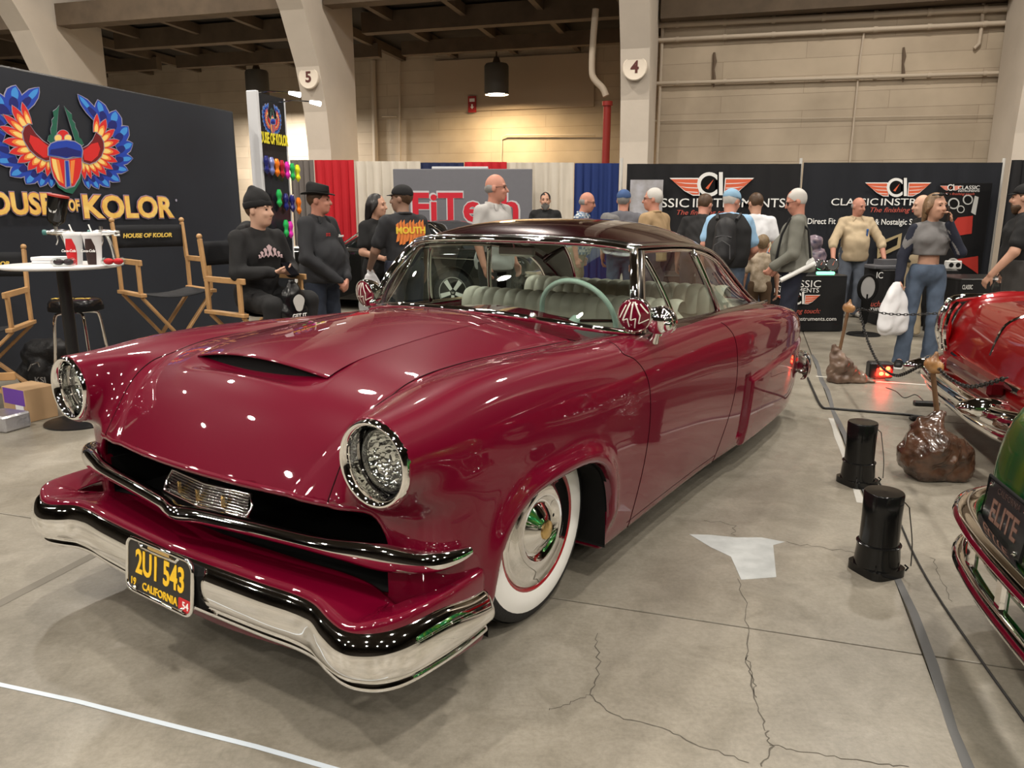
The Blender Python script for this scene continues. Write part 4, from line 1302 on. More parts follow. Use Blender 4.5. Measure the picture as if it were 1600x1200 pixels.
def person(label, loc, face, h=1.75, build=1.0, belly=0.0, J=None, head=(0, 0), skin='fair', shirt=None, sleeve='short', trousers=None, shoes=None,
           hair=None, hair_style='short', hat=None, hat_mat=None, beard=None, glasses=None, hands=('hang', 'hang'), hem=.93, female=False, crop=False,
           grey_brow=None, collar=False, child=False, lite=False, shoe_sole=None, lean=0.0, name='person'):
    """face: heading the person looks along, radians from +x. Joints are for a 1.75 m figure, x to the right hand, y ahead"""
    g = h / 1.75
    j = dict(hipL=(-.095, 0, .92), hipR=(.095, 0, .92), kneeL=(-.11, .03, .50), kneeR=(.11, .02, .50), ankL=(-.12, -.01, .09), ankR=(.12, -.01, .09),
             pel=(0, 0, .98), waist=(0, .0, 1.10), chest=(0, .01, 1.28), neck=(0, -.01, 1.475), shL=(-.180, -.01, 1.405), shR=(.180, -.01, 1.405),
             elL=(-.245, -.02, 1.15), elR=(.245, -.02, 1.15), wrL=(-.255, .07, .91), wrR=(.255, .07, .91), head=(0, .025, 1.625),
             toeL=(-.15, .16, .03), toeR=(.15, .16, .03))
    if female: j.update(shL=(-.152, -.01, 1.40), shR=(.152, -.01, 1.40), elL=(-.215, -.02, 1.15), elR=(.215, -.02, 1.15), wrL=(-.23, .07, .91), wrR=(.23, .07, .91))
    if J: j.update(J)
    j = {k: V3(*v) for k, v in j.items()}
    if lean:
        for k in ('waist', 'chest', 'neck', 'shL', 'shR', 'elL', 'elR', 'wrL', 'wrR', 'head'):
            if J and k in J: continue
            p = j[k] - V3(0, 0, .95); j[k] = V3(p[0], p[1] * math.cos(lean) + p[2] * math.sin(lean), p[2] * math.cos(lean) - p[1] * math.sin(lean)) + V3(0, 0, .95)
    j = {k: v * g for k, v in j.items()}
    b = build * g
    hs = g if not child else g * 1.28
    root = empty(name, (loc[0], loc[1], loc[2] if len(loc) > 2 else 0), face - math.pi / 2, label, 'person')
    body = Field(.022)
    hd = j['head']
    yaw, pit = head
    cy, sy, cp, sp = math.cos(yaw), math.sin(yaw), math.cos(pit), math.sin(pit)
    R = np.array([[cy, -sy, 0], [sy, cy, 0], [0, 0, 1]]) @ np.array([[1, 0, 0], [0, cp, -sp], [0, sp, cp]])
    def H(x, y, z): return hd + R @ (V3(x, y, z) * hs)
    RT = R.T
    body.ell(H(0, -.008, .025), V3(.078, .098, .105) * hs, RT).ell(H(0, .022, -.045), V3(.062, .076, .082) * hs, RT, .04)
    body.ell(H(0, .050, -.092), V3(.036, .036, .026) * hs, RT, .03)
    body.cap(H(0, .092, .012), H(0, .112, -.028), .010 * hs, .0145 * hs, .014)
    body.cap(H(-.045, .084, .030), H(.045, .084, .030), .010 * hs, .010 * hs, .02)
    body.ell(H(-.034, .075, -.03), V3(.022, .02, .02) * hs, RT, .02).ell(H(.034, .075, -.03), V3(.022, .02, .02) * hs, RT, .02)
    body.cap(H(-.016, .090, -.062), H(.016, .090, -.062), .009 * hs, .009 * hs, .01)
    for sx in (-1, 1):
        body.ell(H(sx * .080, -.010, -.005), V3(.011, .022, .032) * hs, RT, .01)
    body.cap(j['neck'] - V3(0, .0, .03 * g), H(0, -.012, -.055), .056 * b, .052 * b, .03)
    thin = .93
    body.cap(j['pel'], j['waist'], .125 * b * thin, .105 * b * thin).cap(j['waist'], j['chest'], .105 * b * thin, .105 * b * thin)
    body.cap(j['shL'] * .65 + j['neck'] * .35 - V3(0, 0, .05 * g), j['shR'] * .65 + j['neck'] * .35 - V3(0, 0, .06 * g), .055 * b, .055 * b, .05)
    for s in 'LR':
        body.cap(j['sh' + s], j['el' + s], .050 * b, .041 * b).cap(j['el' + s], j['wr' + s], .041 * b, .027 * b)
        body.cap(j['hip' + s], j['knee' + s], .085 * b * thin, .058 * b * thin).cap(j['knee' + s], j['ank' + s], .056 * b * thin, .040 * b * thin)
        body.cap(j['ank' + s], j['toe' + s], .036 * g, .028 * g)
    # hands
    for s, hk in zip('LR', hands):
        sg = -1 if s == 'L' else 1
        w = j['wr' + s]; fa = unit(w - j['el' + s])
        spec = hk if isinstance(hk, dict) else {}
        d = unit(spec.get('d', fa + V3(0, .1, 0)))
        n = unit(spec.get('n', V3(-sg, 0, 0)))           # palm faces this way
        n = unit(n - d * (n @ d)); sd = np.cross(d, n)      # across the knuckles
        if (sd @ V3(0, 1, .2)) < 0 and not spec: sd = -sd
        if spec.get('flip'): sd = -sd
        curl = spec.get('curl', .45)
        pc = w + d * .045 * hs
        for o in (-.024, -.008, .008, .024):
            body.cap(w + d * .012 * hs + sd * o * .6 * hs, w + d * .080 * hs + sd * o * hs, .014 * hs, .0115 * hs, .012)
        for o, ln in ((.027, .072), (.0095, .082), (-.0085, .077), (-.026, .060)):
            b0 = w + d * .084 * hs + sd * o * hs
            d1 = unit(d * math.cos(curl) + n * math.sin(curl)); d2 = unit(d * math.cos(curl * 2.3) + n * math.sin(curl * 2.3))
            m1 = b0 + d1 * ln * .5 * hs
            body.cap(b0, m1, .0095 * hs, .0088 * hs, .006).cap(m1, m1 + d2 * ln * .5 * hs, .0088 * hs, .0075 * hs, .006)
        t0 = w + d * .025 * hs + sd * .028 * hs
        td = unit(d * .75 + sd * .55 + n * .35)
        t1 = t0 + td * .042 * hs
        body.cap(t0, t1, .0125 * hs, .0105 * hs, .01).cap(t1, t1 + unit(d + n * .45) * .032 * hs, .0105 * hs, .0085 * hs, .006)
    bo = body.mesh('body', M_SKIN[skin], root, .0105 if not lite else .012)
    # eyes, brows, mouth
    me = mat('eye_dark', (.02, .015, .012), rough=.2); mbw = grey_brow or hair or mat('brow_brown', (.05, .03, .02), rough=.8)
    for sx in (-1, 1):
        MB().ball(H(sx * .030, .083, .008), (.012 * hs, .009 * hs, .007 * hs), 8, 6, Matrix.Rotation(yaw, 4, 'Z')).build('eye', me, root, True)
        MB().tube([H(sx * .016, .094, .030), H(sx * .034, .092, .034), H(sx * .050, .080, .028)], .004 * hs, 6).build('eyebrow', mbw, root, True)
    MB().tube([H(-.022, .093, -.063), H(0, .099, -.062), H(.022, .093, -.063)], [.002 * hs, .0045 * hs, .002 * hs], 6).build('lips', mat('lips', (.33, .12, .10), rough=.5), root, True)
    seed = abs(hash(label)) % 100 if False else len(label)
    # garments
    if trousers:
        f = Field(.035, .0035, seed)
        f.cap(j['pel'] - V3(.05 * b, 0, .0), j['pel'] + V3(.05 * b, 0, 0), .132 * b, .132 * b).cap(j['pel'], j['waist'] - V3(0, 0, .05 * g), .140 * b + belly * .5, .128 * b + belly)
        for s in 'LR':
            f.cap(j['hip' + s], j['knee' + s], .098 * b, .072 * b).cap(j['knee' + s], j['ank' + s] - V3(0, 0, .03 * g), .072 * b, (.070 if not female else .085) * b)
        if abs(j['kneeL'][2] - j['hipL'][2]) > .25 * g:
            f.plane((0, 0, .035 * g), (0, 0, -1)).plane((0, 0, (1.04 if not crop else 1.06) * g), (0, 0, 1))
        f.mesh('trousers', trousers, root, .013)
    if shirt:
        f = Field(.04, .0045, seed + 3)
        ch = j['chest']
        f.cap(j['pel'] + V3(0, 0, -.03 * g), j['waist'], .158 * b + belly * .9, .142 * b + belly * .3).cap(j['waist'] - V3(.05 * b, 0, 0), ch - V3(.06 * b, 0, 0), .112 * b, .118 * b).cap(j['waist'] + V3(.05 * b, 0, 0), ch + V3(.06 * b, 0, 0), .112 * b, .118 * b)
        f.cap(j['waist'], ch + V3(0, .015 * g, .03 * g), .13 * b, .122 * b)
        if belly: f.ell(j['waist'] + V3(0, .06 + belly * .6, .0), (.15 * b + belly * .4, .12 * b + belly * .5, .17 * b), None, .06)
        if female: f.ell(ch + V3(-.065 * g, .085 * g, .02 * g), V3(.062, .055, .06) * g).ell(ch + V3(.065 * g, .085 * g, .02 * g), V3(.062, .055, .06) * g)
        f.cap(j['shL'] * .8 + j['neck'] * .2 - V3(0, 0, .05 * g), j['shR'] * .8 + j['neck'] * .2 - V3(0, 0, .05 * g), .075 * b, .075 * b, .05)
        for s in 'LR': f.cap(j['neck'] - V3(0, 0, .025 * g), j['sh' + s], .056 * b, .060 * b, .03)
        f.cap(ch, j['neck'] - V3(0, 0, .05 * g), .115 * b, .075 * b)
        for s in 'LR':
            sh, el, wr = j['sh' + s], j['el' + s], j['wr' + s]
            f.cap(sh, sh * .3 + el * .7 if sleeve == 'short' else el, .066 * b, (.066 if sleeve == 'short' else .056) * b, .03)
            if sleeve == 'long': f.cap(el, wr - unit(wr - el) * .012, .056 * b, .042 * b, .03)
            if sleeve == 'rolled': f.cap(el, el * .75 + wr * .25, .056 * b, .055 * b, .03)
        if crop: f.plane(j['waist'] + V3(0, 0, .05 * g), (0, 0, -1))
        elif abs(j['kneeL'][2] - j['hipL'][2]) > .25 * g: f.plane((0, 0, hem * g), (0, 0, -1))
        f.plane(j['neck'] + V3(0, .035 * g, .016 * g), (0, .35, 1))
        so = f.mesh('shirt', shirt, root, .0125)
        if collar:
            nc = j['neck'] + V3(0, .004, .012) * g
            ring = [nc + V3(math.sin(a) * .070 * b, -math.cos(a) * .066 * b, .012 * math.cos(a) * g - .006 * g) for a in np.linspace(-2.55, 2.55, 18)]
            MB().tube(ring, [.013 * g] * 18, 8).build('collar', shirt, root, True)
            for sx in (-1, 1):
                a0 = nc + V3(sx * .040 * b, .055 * b, -.012 * g)
                MB().tube([a0, a0 + V3(sx * .022, .022, -.035) * g, a0 + V3(sx * .030, .030, -.062) * g], [.016 * g, .017 * g, .005 * g], 6).build('collar_flap', shirt, root, True)
    if shoes:
        for s in 'LR':
            f = Field(.02)
            f.cap(j['ank' + s] - V3(0, .03 * g, .035 * g), j['toe' + s] + V3(0, .02 * g, .012 * g), .046 * g, .040 * g).cap(j['ank' + s], j['ank' + s] - V3(0, .02 * g, .05 * g), .045 * g, .045 * g)
            f.plane((0, 0, .004 * g) if j['ank' + s][2] < .2 else (0, 0, j['ank' + s][2] - .09 * g), (0, 0, -1))
            sh = f.mesh('shoe', shoes, root, .011)
            if shoe_sole:
                q = Field(.01); q.cap(j['ank' + s] - V3(0, .035 * g, .072 * g), j['toe' + s] + V3(0, .022 * g, -.012 * g), .048 * g, .043 * g)
                q.plane((0, 0, .026 * g), (0, 0, 1)).plane((0, 0, .001), (0, 0, -1)); q.mesh('sole', shoe_sole, root, .010)
    if hair:
        f = Field(.025, .003, seed + 5)
        if hair_style in ('short', 'long', 'bun', 'boy'):
            f.ell(H(0, -.018, .033), V3(.0835, .101, .103) * hs, RT)
            if hair_style == 'boy': f.ell(H(0, .03, .07), V3(.075, .07, .055) * hs, RT)
            f.plane(H(0, .075 if hair_style != 'boy' else .10, .045), R @ V3(0, 1, -.85))
            if hair_style != 'long': f.plane(H(0, -.02, -.045), R @ V3(0, .55, -1))
        if hair_style == 'fringe':          # bald crown, hair around the sides
            f.ell(H(0, -.024, .0), V3(.0815, .088, .066) * hs, RT)
            f.plane(H(0, .02, 0), R @ V3(0, 1, 0)).plane(H(0, 0, .045), R @ V3(0, 0, 1)).plane(H(0, 0, -.045), R @ V3(0, 0, -1))
        if hair_style == 'long':
            for sx in (-1, 1):
                f.cap(H(sx * .066, -.01, .02), H(sx * .085, .005, -.12), .034 * hs, .042 * hs)
                e = j['chest'] + V3(sx * .10 * g, .085 * g if female else .02, .03 * g)
                f.cap(H(sx * .085, .005, -.12), e, .042 * hs, .036 * hs).cap(e, e - V3(0, -.02, .16) * g, .036 * hs, .016 * hs)
            f.cap(H(0, -.06, 0), j['chest'] + V3(0, -.12 * g, .05 * g), .075 * hs, .07 * hs)
        f.mesh('hair', hair, root, .010)
    if beard:
        f = Field(.02, .004, seed)
        f.ell(H(0, .030, -.082), V3(.066, .068, .055) * hs, RT).ell(H(0, .060, -.115), V3(.042, .035, .045) * hs, RT)
        f.cap(H(-.03, .094, -.050), H(.03, .094, -.050), .010 * hs, .010 * hs)
        f.mesh('beard', beard, root, .010)
    if hat:
        M4 = Matrix(R.tolist()).to_4x4()
        if hat == 'cap' or hat == 'capback':
            f = Field(.02); f.ell(H(0, -.012, .052), V3(.090, .110, .090) * hs, RT); f.plane(H(0, 0, .038), R @ V3(0, .12, -1))
            ho = f.mesh('cap', hat_mat, root, .010)
            m = MB(); G = np.zeros((13, 5, 3))
            for i, a in enumerate(np.linspace(-1.0, 1.0, 13)):
                for q, r in enumerate(np.linspace(.0, 1, 5)):
                    G[i, q] = H(math.sin(a) * .083, .075 * math.cos(a) + .002 + r * .072 * math.cos(a), .044 - .012 * r - .012 * abs(a) ** 2 * 0)
            vo = m.grid(G, flip=True).build('visor', hat_mat, root, True)
            md = vo.modifiers.new('thickness', 'SOLIDIFY'); md.thickness = .005
        if hat == 'beanie':
            f = Field(.03, .002, 2); f.ell(H(0, -.015, .060), V3(.092, .112, .112) * hs, RT); f.cap(H(0, -.03, .13), H(0, -.05, .165), .05 * hs, .03 * hs, .05); f.plane(H(0, 0, .025), R @ V3(0, .18, -1))
            ho = f.mesh('beanie', hat_mat, root, .009)
            f = Field(.02); f.ell(H(0, -.014, .048), V3(.098, .117, .085) * hs, RT); f.plane(H(0, 0, .022), R @ V3(0, .18, -1)).plane(H(0, 0, .080), R @ V3(0, -.18, 1)); f.mesh('beanie_cuff', hat_mat, root, .009)
        if hat == 'fedora':
            f = Field(.025); f.ell(H(0, -.01, .075), V3(.086, .108, .085) * hs, RT); f.cap(H(0, .05, .13), H(0, -.07, .135), .045 * hs, .045 * hs, .05); f.plane(H(0, 0, .045), R @ V3(0, .05, -1)).plane(H(0, 0, .16), R @ V3(0, .25, 1))
            ho = f.mesh('hat_crown', hat_mat, root, .009)
            MB().grid([[H(math.sin(a) * (.080 + r * .062), -.01 + math.cos(a) * (.100 + r * .060), .056 + .018 * r * abs(math.sin(a)) - .012 * r * max(math.cos(a), 0)) for r in (0, .35, .7, 1)] for a in np.linspace(0, 2 * math.pi, 33)], flip=True).build('hat_brim', hat_mat, root, True).modifiers.new('thickness', 'SOLIDIFY').thickness = .006
            MB().grid([[H(math.sin(a) * (.0885), -.01 + math.cos(a) * .1105, .056 + r * .028) for r in (0, 1)] for a in np.linspace(0, 2 * math.pi, 33)]).build('hat_band', mat('hat_band_black', (.004, .004, .004), rough=.35), root, True)
    if glasses:
        gm = mat('glasses_' + glasses, (.01, .01, .012) if glasses == 'dark' else (.05, .04, .035), rough=.2)
        m = MB()
        for sx in (-1, 1):
            ring = [H(sx * .033 + .024 * math.cos(a), .099 - .006 * abs(math.cos(a)), .006 + .017 * math.sin(a)) for a in np.linspace(0, 2 * math.pi, 14, endpoint=False)]
            if glasses == 'dark': m.add(ring, [tuple(range(14))])
            m.tube(ring, .0026 * hs, 6, closed=True)
            m.tube([H(sx * .056, .093, .010), H(sx * .078, .05, .012), H(sx * .084, -.005, .010)], .0024 * hs, 6)
        m.tube([H(-.010, .102, .010), H(.010, .102, .010)], .0024 * hs, 6)
        m.build('glasses', gm, root)
    root['_j'] = 0
    del root['_j']
    return root, j, H
# ------------------------------------------------------------------ booths
class Pl:
    """vertical plane addressed by photo pixels: origin, horizontal direction, outward normal"""
    def __init__(s, p, d, flip=False):
        s.p, s.d = Vector((p[0], p[1], 0)), Vector((d[0], d[1], 0)).normalized()
        s.n = Vector((s.d.y, -s.d.x, 0))
        if flip: s.n = -s.n
    def uv(s, u, v):
        q = at_plane(u, v, s.p, s.n)
        return (q - s.p).dot(s.d), q.z
    def M(s, su=0, z=0, off=0.0):
        return frame(s.d, (0, 0, 1), s.n, s.p + s.d * su + s.n * off + Vector((0, 0, z)))
    def poly(s, mb, px, off=0.002, th=.002, uv=False):
        q = px if uv else [s.uv(*p) for p in px]
        mb.prism(q, off, off + th, s.M()); return q
    def text(s, name, t, box, material, parent, off=.003, bold=0.0, shear=0.0, th=.001, keep=False):
        """lettering stretched to a pixel box (left, top, right, bottom)"""
        (a0, z1), (a1, z0) = s.uv(box[0], box[1]), s.uv(box[2], box[3])
        a0b, z0b = s.uv(box[0], box[3])
        z0, z1 = (z0 + z0b) / 2, (z1 + s.uv(box[2], box[1])[1]) / 2
        o = text_obj(name, t, 1.0, material, parent, Matrix.Identity(4), th, bold, shear)
        if len(t) < 3: o['kind'] = 'stuff'
        co = np.empty(len(o.data.vertices) * 3); o.data.vertices.foreach_get('co', co); co = co.reshape(-1, 3)
        lo, hi = co.min(0), co.max(0)
        sx, sy = (a1 - a0) / max(hi[0] - lo[0], 1e-6), (z1 - z0) / max(hi[1] - lo[1], 1e-6)
        o.data.transform(s.M(a0, z0, off) @ Matrix.Diagonal((sx, sy, 1, 1)) @ Matrix.Translation((-lo[0], -lo[1], 0)))
        return o

M_BACKCLOTH = mat('charcoal_banner_cloth', (.019, .023, .033), rough=.5, noise=.25, nscale=1.2)
M_BLUE = mat('emblem_blue', (.015, .055, .42), rough=.6); M_SKYB = mat('emblem_light_blue', (.05, .28, .72), rough=.6); M_DEEP = mat('emblem_deep_blue', (.01, .015, .16), rough=.6)
M_ERED = mat('emblem_red', (.66, .022, .022), rough=.6); M_EOR = mat('emblem_orange', (.85, .25, .05), rough=.6); M_EYE = mat('emblem_yellow', (.93, .66, .20), rough=.6)
M_EDK = mat('emblem_dark_red', (.16, .008, .012), rough=.6); M_EGR = mat('emblem_green', (.015, .12, .075), rough=.6); M_ESIL = mat('emblem_silver', (.33, .31, .40), rough=.6)
M_GOLDP = mat('gold_print', (.80, .46, .08), rough=.6, col2=(.93, .66, .20), nscale=9); M_REDP = mat('dark_red_print', (.42, .05, .08), rough=.6)
M_WHITEP = mat('print_white', (.85, .85, .83), rough=.5)

BD = Pl((-4.68, 6.8), (1.0, 3.5))
def zoompx(x, y): return (x / 4.0, 100 + y / 4.0)

def emblem(pl, parent, conv, off):
    """winged beetle emblem; right wing given, left wing mirrored on the plane"""
    axis = (pl.uv(*conv(394, 300))[0] + pl.uv(*conv(405, 640))[0]) / 2
    layers = {}
    def put(m, pts, o, mirror=True, grow=0.0):
        q = [pl.uv(*conv(*p)) for p in pts]
        mbs = layers.setdefault(m.name, (m, MB()))[1]
        cx, cz = sum(p[0] for p in q) / len(q), sum(p[1] for p in q) / len(q)
        def gr(p, g):
            dx, dz = p[0] - cx, p[1] - cz; L = math.hypot(dx, dz) + 1e-6
            return (p[0] + dx / L * g, p[1] + dz / L * g)
        for mm in ((False, True) if mirror else (False,)):
            r = [((2 * axis - p[0]) if mm else p[0], p[1]) for p in q]
            rr = r[::-1] if mm else r
            cx = 2 * axis - cx if mm else cx
            mbs.prism([gr(p, grow) for p in rr], off + o, off + o + .001, pl.M())
    def feather(a, b, tip, cols, lift):
        a, b, t = np.array(a, float), np.array(b, float), np.array(tip, float)
        m = (a + b) / 2; ax = t - m; L = np.linalg.norm(ax); ax /= L; w = np.array([-ax[1], ax[0]])
        hw = np.linalg.norm(b - a) / 2 * 1.25
        if w @ (a - m) < 0: w = -w
        shape = [(0, 1), (.35, 1.12), (.65, .95), (.85, .55), (1, 0), (.85, -.45), (.65, -.9), (.35, -1.1), (0, -1)]
        def sh(k0, k1, s): return [tuple(m + ax * L * (k0 + (k1 - k0) * p) + w * hw * q * s) for p, q in shape]
        put(M_ESIL, sh(0, 1, 1), lift, grow=.007)
        for (c, k0, k1, s) in cols: put(c, sh(k0, k1, s), lift + .001 + .0003 * k0 + .0012 * (1 - s))
    bt = [(480, 190), (605, 225), (718, 290), (795, 390), (825, 495), (825, 590), (795, 665), (745, 735), (680, 770), (612, 780), (552, 780)]
    br = [(575, 330), (620, 335), (672, 370), (715, 440), (735, 510), (730, 575), (708, 625), (675, 662), (632, 688), (585, 700), (545, 705), (515, 690)]
    for i in range(len(bt)): feather(br[i], br[i + 1], bt[i], [(M_BLUE, 0, 1, .95), (M_SKYB, .45, .93, .38), (M_DEEP, 0, .5, .5)], .001 + .0004 * (len(bt) - i))
    rt = [(597, 312), (652, 345), (706, 408), (737, 478), (740, 556), (724, 612), (696, 658), (655, 692), (612, 704), (562, 716), (522, 722)]
    rr = [(578, 418), (603, 430), (628, 458), (640, 490), (642, 525), (634, 560), (618, 588), (596, 608), (568, 620), (540, 624), (518, 618), (500, 600)]
    for i in range(len(rt)): feather(rr[i], rr[i + 1], rt[i], [(M_ERED, 0, 1, .95), (M_EOR, 0, .62, .75), (M_EYE, 0, .45, .55)], .008 + .0004 * (len(rt) - i))
    cres = [(590, 428), (618, 452), (636, 490), (638, 530), (622, 575), (590, 608), (550, 624), (512, 612), (500, 560), (503, 528), (540, 510), (568, 478)]
    put(M_ESIL, cres, .0145, grow=.01); put(M_EDK, cres, .0155)
    put(M_ERED, [(560, 500), (600, 490), (615, 530), (600, 575), (560, 610), (515, 600), (505, 545), (535, 522)], .017)
    ant = [(390, 265), (412, 292), (438, 315), (440, 350), (458, 372), (460, 398), (476, 425), (482, 458), (498, 470), (512, 500), (495, 515), (468, 500), (452, 460), (428, 380), (408, 320)]
    put(M_ESIL, ant, .0145, grow=.006); put(M_EGR, ant, .0155)
    def circ(cx, cy, r, n=18): return [(cx + r * math.cos(2 * math.pi * k / n), cy + r * math.sin(2 * math.pi * k / n)) for k in range(n)]
    put(M_ESIL, circ(381, 452, 42), .017, False); put(M_ERED, circ(381, 450, 37), .018, False)
    for cx in (350, 412): put(M_ESIL, circ(cx, 464, 25), .0185, False); put(M_EYE, circ(cx, 464, 21), .0195, False)
    el = [(300, 580), (400, 600), (495, 585), (497, 650), (480, 710), (450, 760), (400, 775), (360, 755), (325, 705), (306, 640)]
    put(M_EGR, [(318, 690), (345, 740), (395, 775), (450, 770), (480, 715), (500, 690), (490, 740), (450, 800), (440, 812), (395, 800), (350, 770)], .017, False)
    put(M_ESIL, el, .0185, False, .012); put(M_ERED, el, .0195, False)
    put(M_EOR, [(308, 590), (355, 600), (385, 750), (350, 730), (318, 660)], .0205, False); put(M_EYE, [(308, 590), (335, 598), (362, 735), (345, 720), (316, 640)], .0212, False)
    put(M_EOR, [(428, 605), (455, 600), (440, 750), (425, 740)], .0205, False)
    put(M_ESIL, [(388, 602), (418, 602), (432, 765), (400, 775), (392, 765)], .0215, False); put(M_BLUE, [(393, 606), (412, 606), (424, 762), (402, 770)], .0222, False)
    th = [(288, 572), (288, 525), (305, 498), (345, 484), (400, 479), (452, 486), (488, 508), (500, 540), (496, 584), (440, 578), (400, 590), (350, 578)]
    put(M_ESIL, th, .0225, False, .012); put(M_BLUE, th, .0235, False); put(M_DEEP, [(295, 565), (300, 535), (400, 520), (490, 545), (490, 575), (400, 582)], .0242, False)
    for k, (m, mb) in layers.items():
        o = mb.build('emblem_' + k.replace('emblem_', ''), m, parent)
        o['kind'] = 'stuff'

bdr = empty('banner_backdrop', BD.p, 0, 'wide dark stretch fabric backdrop with winged beetle emblem and gold lettering', 'backdrop')
def under(parent):      # parts are authored in world space: bring them into their thing's frame
    Mi = parent.matrix_basis.inverted()
    for c in parent.children: c.data.transform(Mi)
s0, s1 = BD.uv(-260, 500)[0], BD.uv(372, 300)[0]
zt0, zt1 = BD.uv(0, 105)[1], BD.uv(372, 178)[1]
zT = (zt0 + zt1) / 2
n = 40
G = []
for k in range(n + 1):
    s = s0 + (s1 - s0) * k / n
    G.append([tuple(BD.M(s, z, .012 * math.sin(s * 5 + z * 3) * math.sin(z * 2.2) * .4) @ Vector((0, 0, 0))) for z in np.linspace(.02, zT, 12)])
MB().grid(G).build('printed_cloth', M_BACKCLOTH, bdr, True, auto=None)
MB().box((s0, .03, -.10), (s1 + .01, zT, -.03), BD.M()).build('frame_core', M_BLACK, bdr)
MB().tube([tuple(BD.M(s0, zT, -.03).translation), tuple(BD.M(s1 + .02, zT, -.03).translation), tuple(BD.M(s1 + .03, 0.03, -.03).translation)], .025, 10).build('frame_tube', mat('dark_tube', (.02, .02, .022), rough=.4), bdr, True)
emblem(BD, bdr, zoompx, .006)
for t, bx in (('HOUSE', (-58, 300, 80, 336)), ('OF', (102, 312, 121, 330)), ('KOLOR', (124, 306, 269, 341))):
    BD.text('lettering_edge', t, (bx[0] - 2, bx[1] - 2, bx[2] + 2, bx[3] + 2), M_ESIL, bdr, .028, .060)
    BD.text('lettering_edge', t, (bx[0] - .8, bx[1] - .8, bx[2] + .8, bx[3] + .8), M_REDP, bdr, .031, .050)
    BD.text('lettering', t, bx, M_GOLDP, bdr, .034, .036)
MB().lathe([(.016, 0), (.016, .001)], 14, BD.M(*BD.uv(272, 313), .03)).build('trademark_dot', M_ESIL, bdr)
under(bdr)

# display board with paint samples and two arm lamps
DP = Pl((BD.p + BD.d * (BD.uv(392, 300)[0]) + BD.n * .14), BD.d)
dpr = empty('sample_display_board', DP.p, 0, 'tall white edged display board with small emblem and rows of paint samples', 'display')
a0, zt = DP.uv(394, 142); a1 = DP.uv(452, 300)[0]
MB().bbox((a0 - .06, .0, -.06), (a0 - .0, zt, .10), .01, DP.M()).build('side_panel', mat('white_laminate', (.68, .69, .72), rough=.35), dpr)
MB().box((a0, .0, -.06), (a1, zt, .0), DP.M()).build('front_panel', mat('dark_gloss_panel', (.022, .024, .028), rough=.12), dpr)
MB().box((a1, .0, -.06), (a1 + .03, zt, .005), DP.M()).build('edge_strip', mat('white_laminate'), dpr)
emblem(DP, dpr, lambda x, y: (424 + (x - 400) * .0345, 186 + (y - 480) * .078), .004)
for off, mm, bo in ((.026, mat('print_deep_yellow', (.55, .42, .02), rough=.5), .05), (.028, mat('print_bright_yellow', (.90, .80, .05), rough=.5), .02)):
    DP.text('lettering', 'HOUSE OF KOLOR', (399, 208, 448, 226), mm, dpr, off, bo)
for px in (((395, 146), (440, 142), (478, 150)), ((436, 160), (475, 162), (508, 168))):
    p0 = at_plane(*px[0], DP.p, DP.n); e = Vector((1, -.12, 0)).normalized()
    tip = p0 + e * (.55 if px[0][0] < 400 else .5)
    P = [p0, p0 + e * .2 + Vector((0, 0, .025)), tip]
    MB().tube(P, .009, 8).build('lamp_arm', M_DARKCHROME, dpr, True)
    MB().tube([tip - e * .05, tip + e * .10 + Vector((0, 0, -.03))], [.022, .035], 10).build('arm_lamp', mat('arm_lamp_glow', (1, 1, 1), emit=(.9, .95, 1), estr=5), dpr, True)
under(dpr)
SAMP = [('dark blue', (.01, .015, .16)), ('pale violet blue', (.16, .20, .50)), ('orange', (.85, .20, .01)), ('crimson', (.40, .01, .03)), ('magenta', (.75, .03, .48)), ('green', (.02, .45, .10)), ('yellow', (.85, .85, .03))]
ROWS = [(262, [(403 + 8.2 * k, 258 + 2.2 * k) for k in range(7)], [0, 1, 2, 3, 4, 5, 6], 'top row'), (2, [(423, 310), (434, 316), (444, 318), (454, 322)], [5, 0, 0, 2], 'middle row'), (3, [(434, 357), (441, 359)], [5, 4], 'bottom row')]
def teardrop(name, c, d, nrm, hgt, m):
    P = [(0, hgt * .5, .5), (.10, hgt * .42, .7), (0, hgt * .2, 1.0), (0, -.05 * hgt, .65), (0, -.28 * hgt, .95), (0, -.5 * hgt, .12)]
    pr = catmull([(p[1], p[2]) for p in P], 4)
    G = np.zeros((len(pr), 13, 3))
    for i, (z, w) in enumerate(pr):
        for k, a in enumerate(np.linspace(0, 2 * math.pi, 13)):
            G[i, k] = d * (math.cos(a) * w * .055) + nrm * (math.sin(a) * w * .035 + .045) + Vector((0, 0, z))
    return MB().grid(G).build(name, m, None, True, auto=None, loc=c)
for r, pts, ids, rn in ROWS:
    for q, (pt, ci) in enumerate(zip(pts, ids)):
        nm, colr = SAMP[ci]
        c = at_plane(*pt, DP.p, DP.n)
        o = teardrop('paint_sample', c + DP.n * .09, DP.d, DP.n, .24, paint('sample_%d' % ci, colr, .1))
        ex = ', by the orange' if (rn, q) == ('middle row', 2) else ''
        tag(o, 'glossy %s paint sample in the %s of the board%s' % (nm, rn, ex), 'paint sample', 'paint samples on the display board')

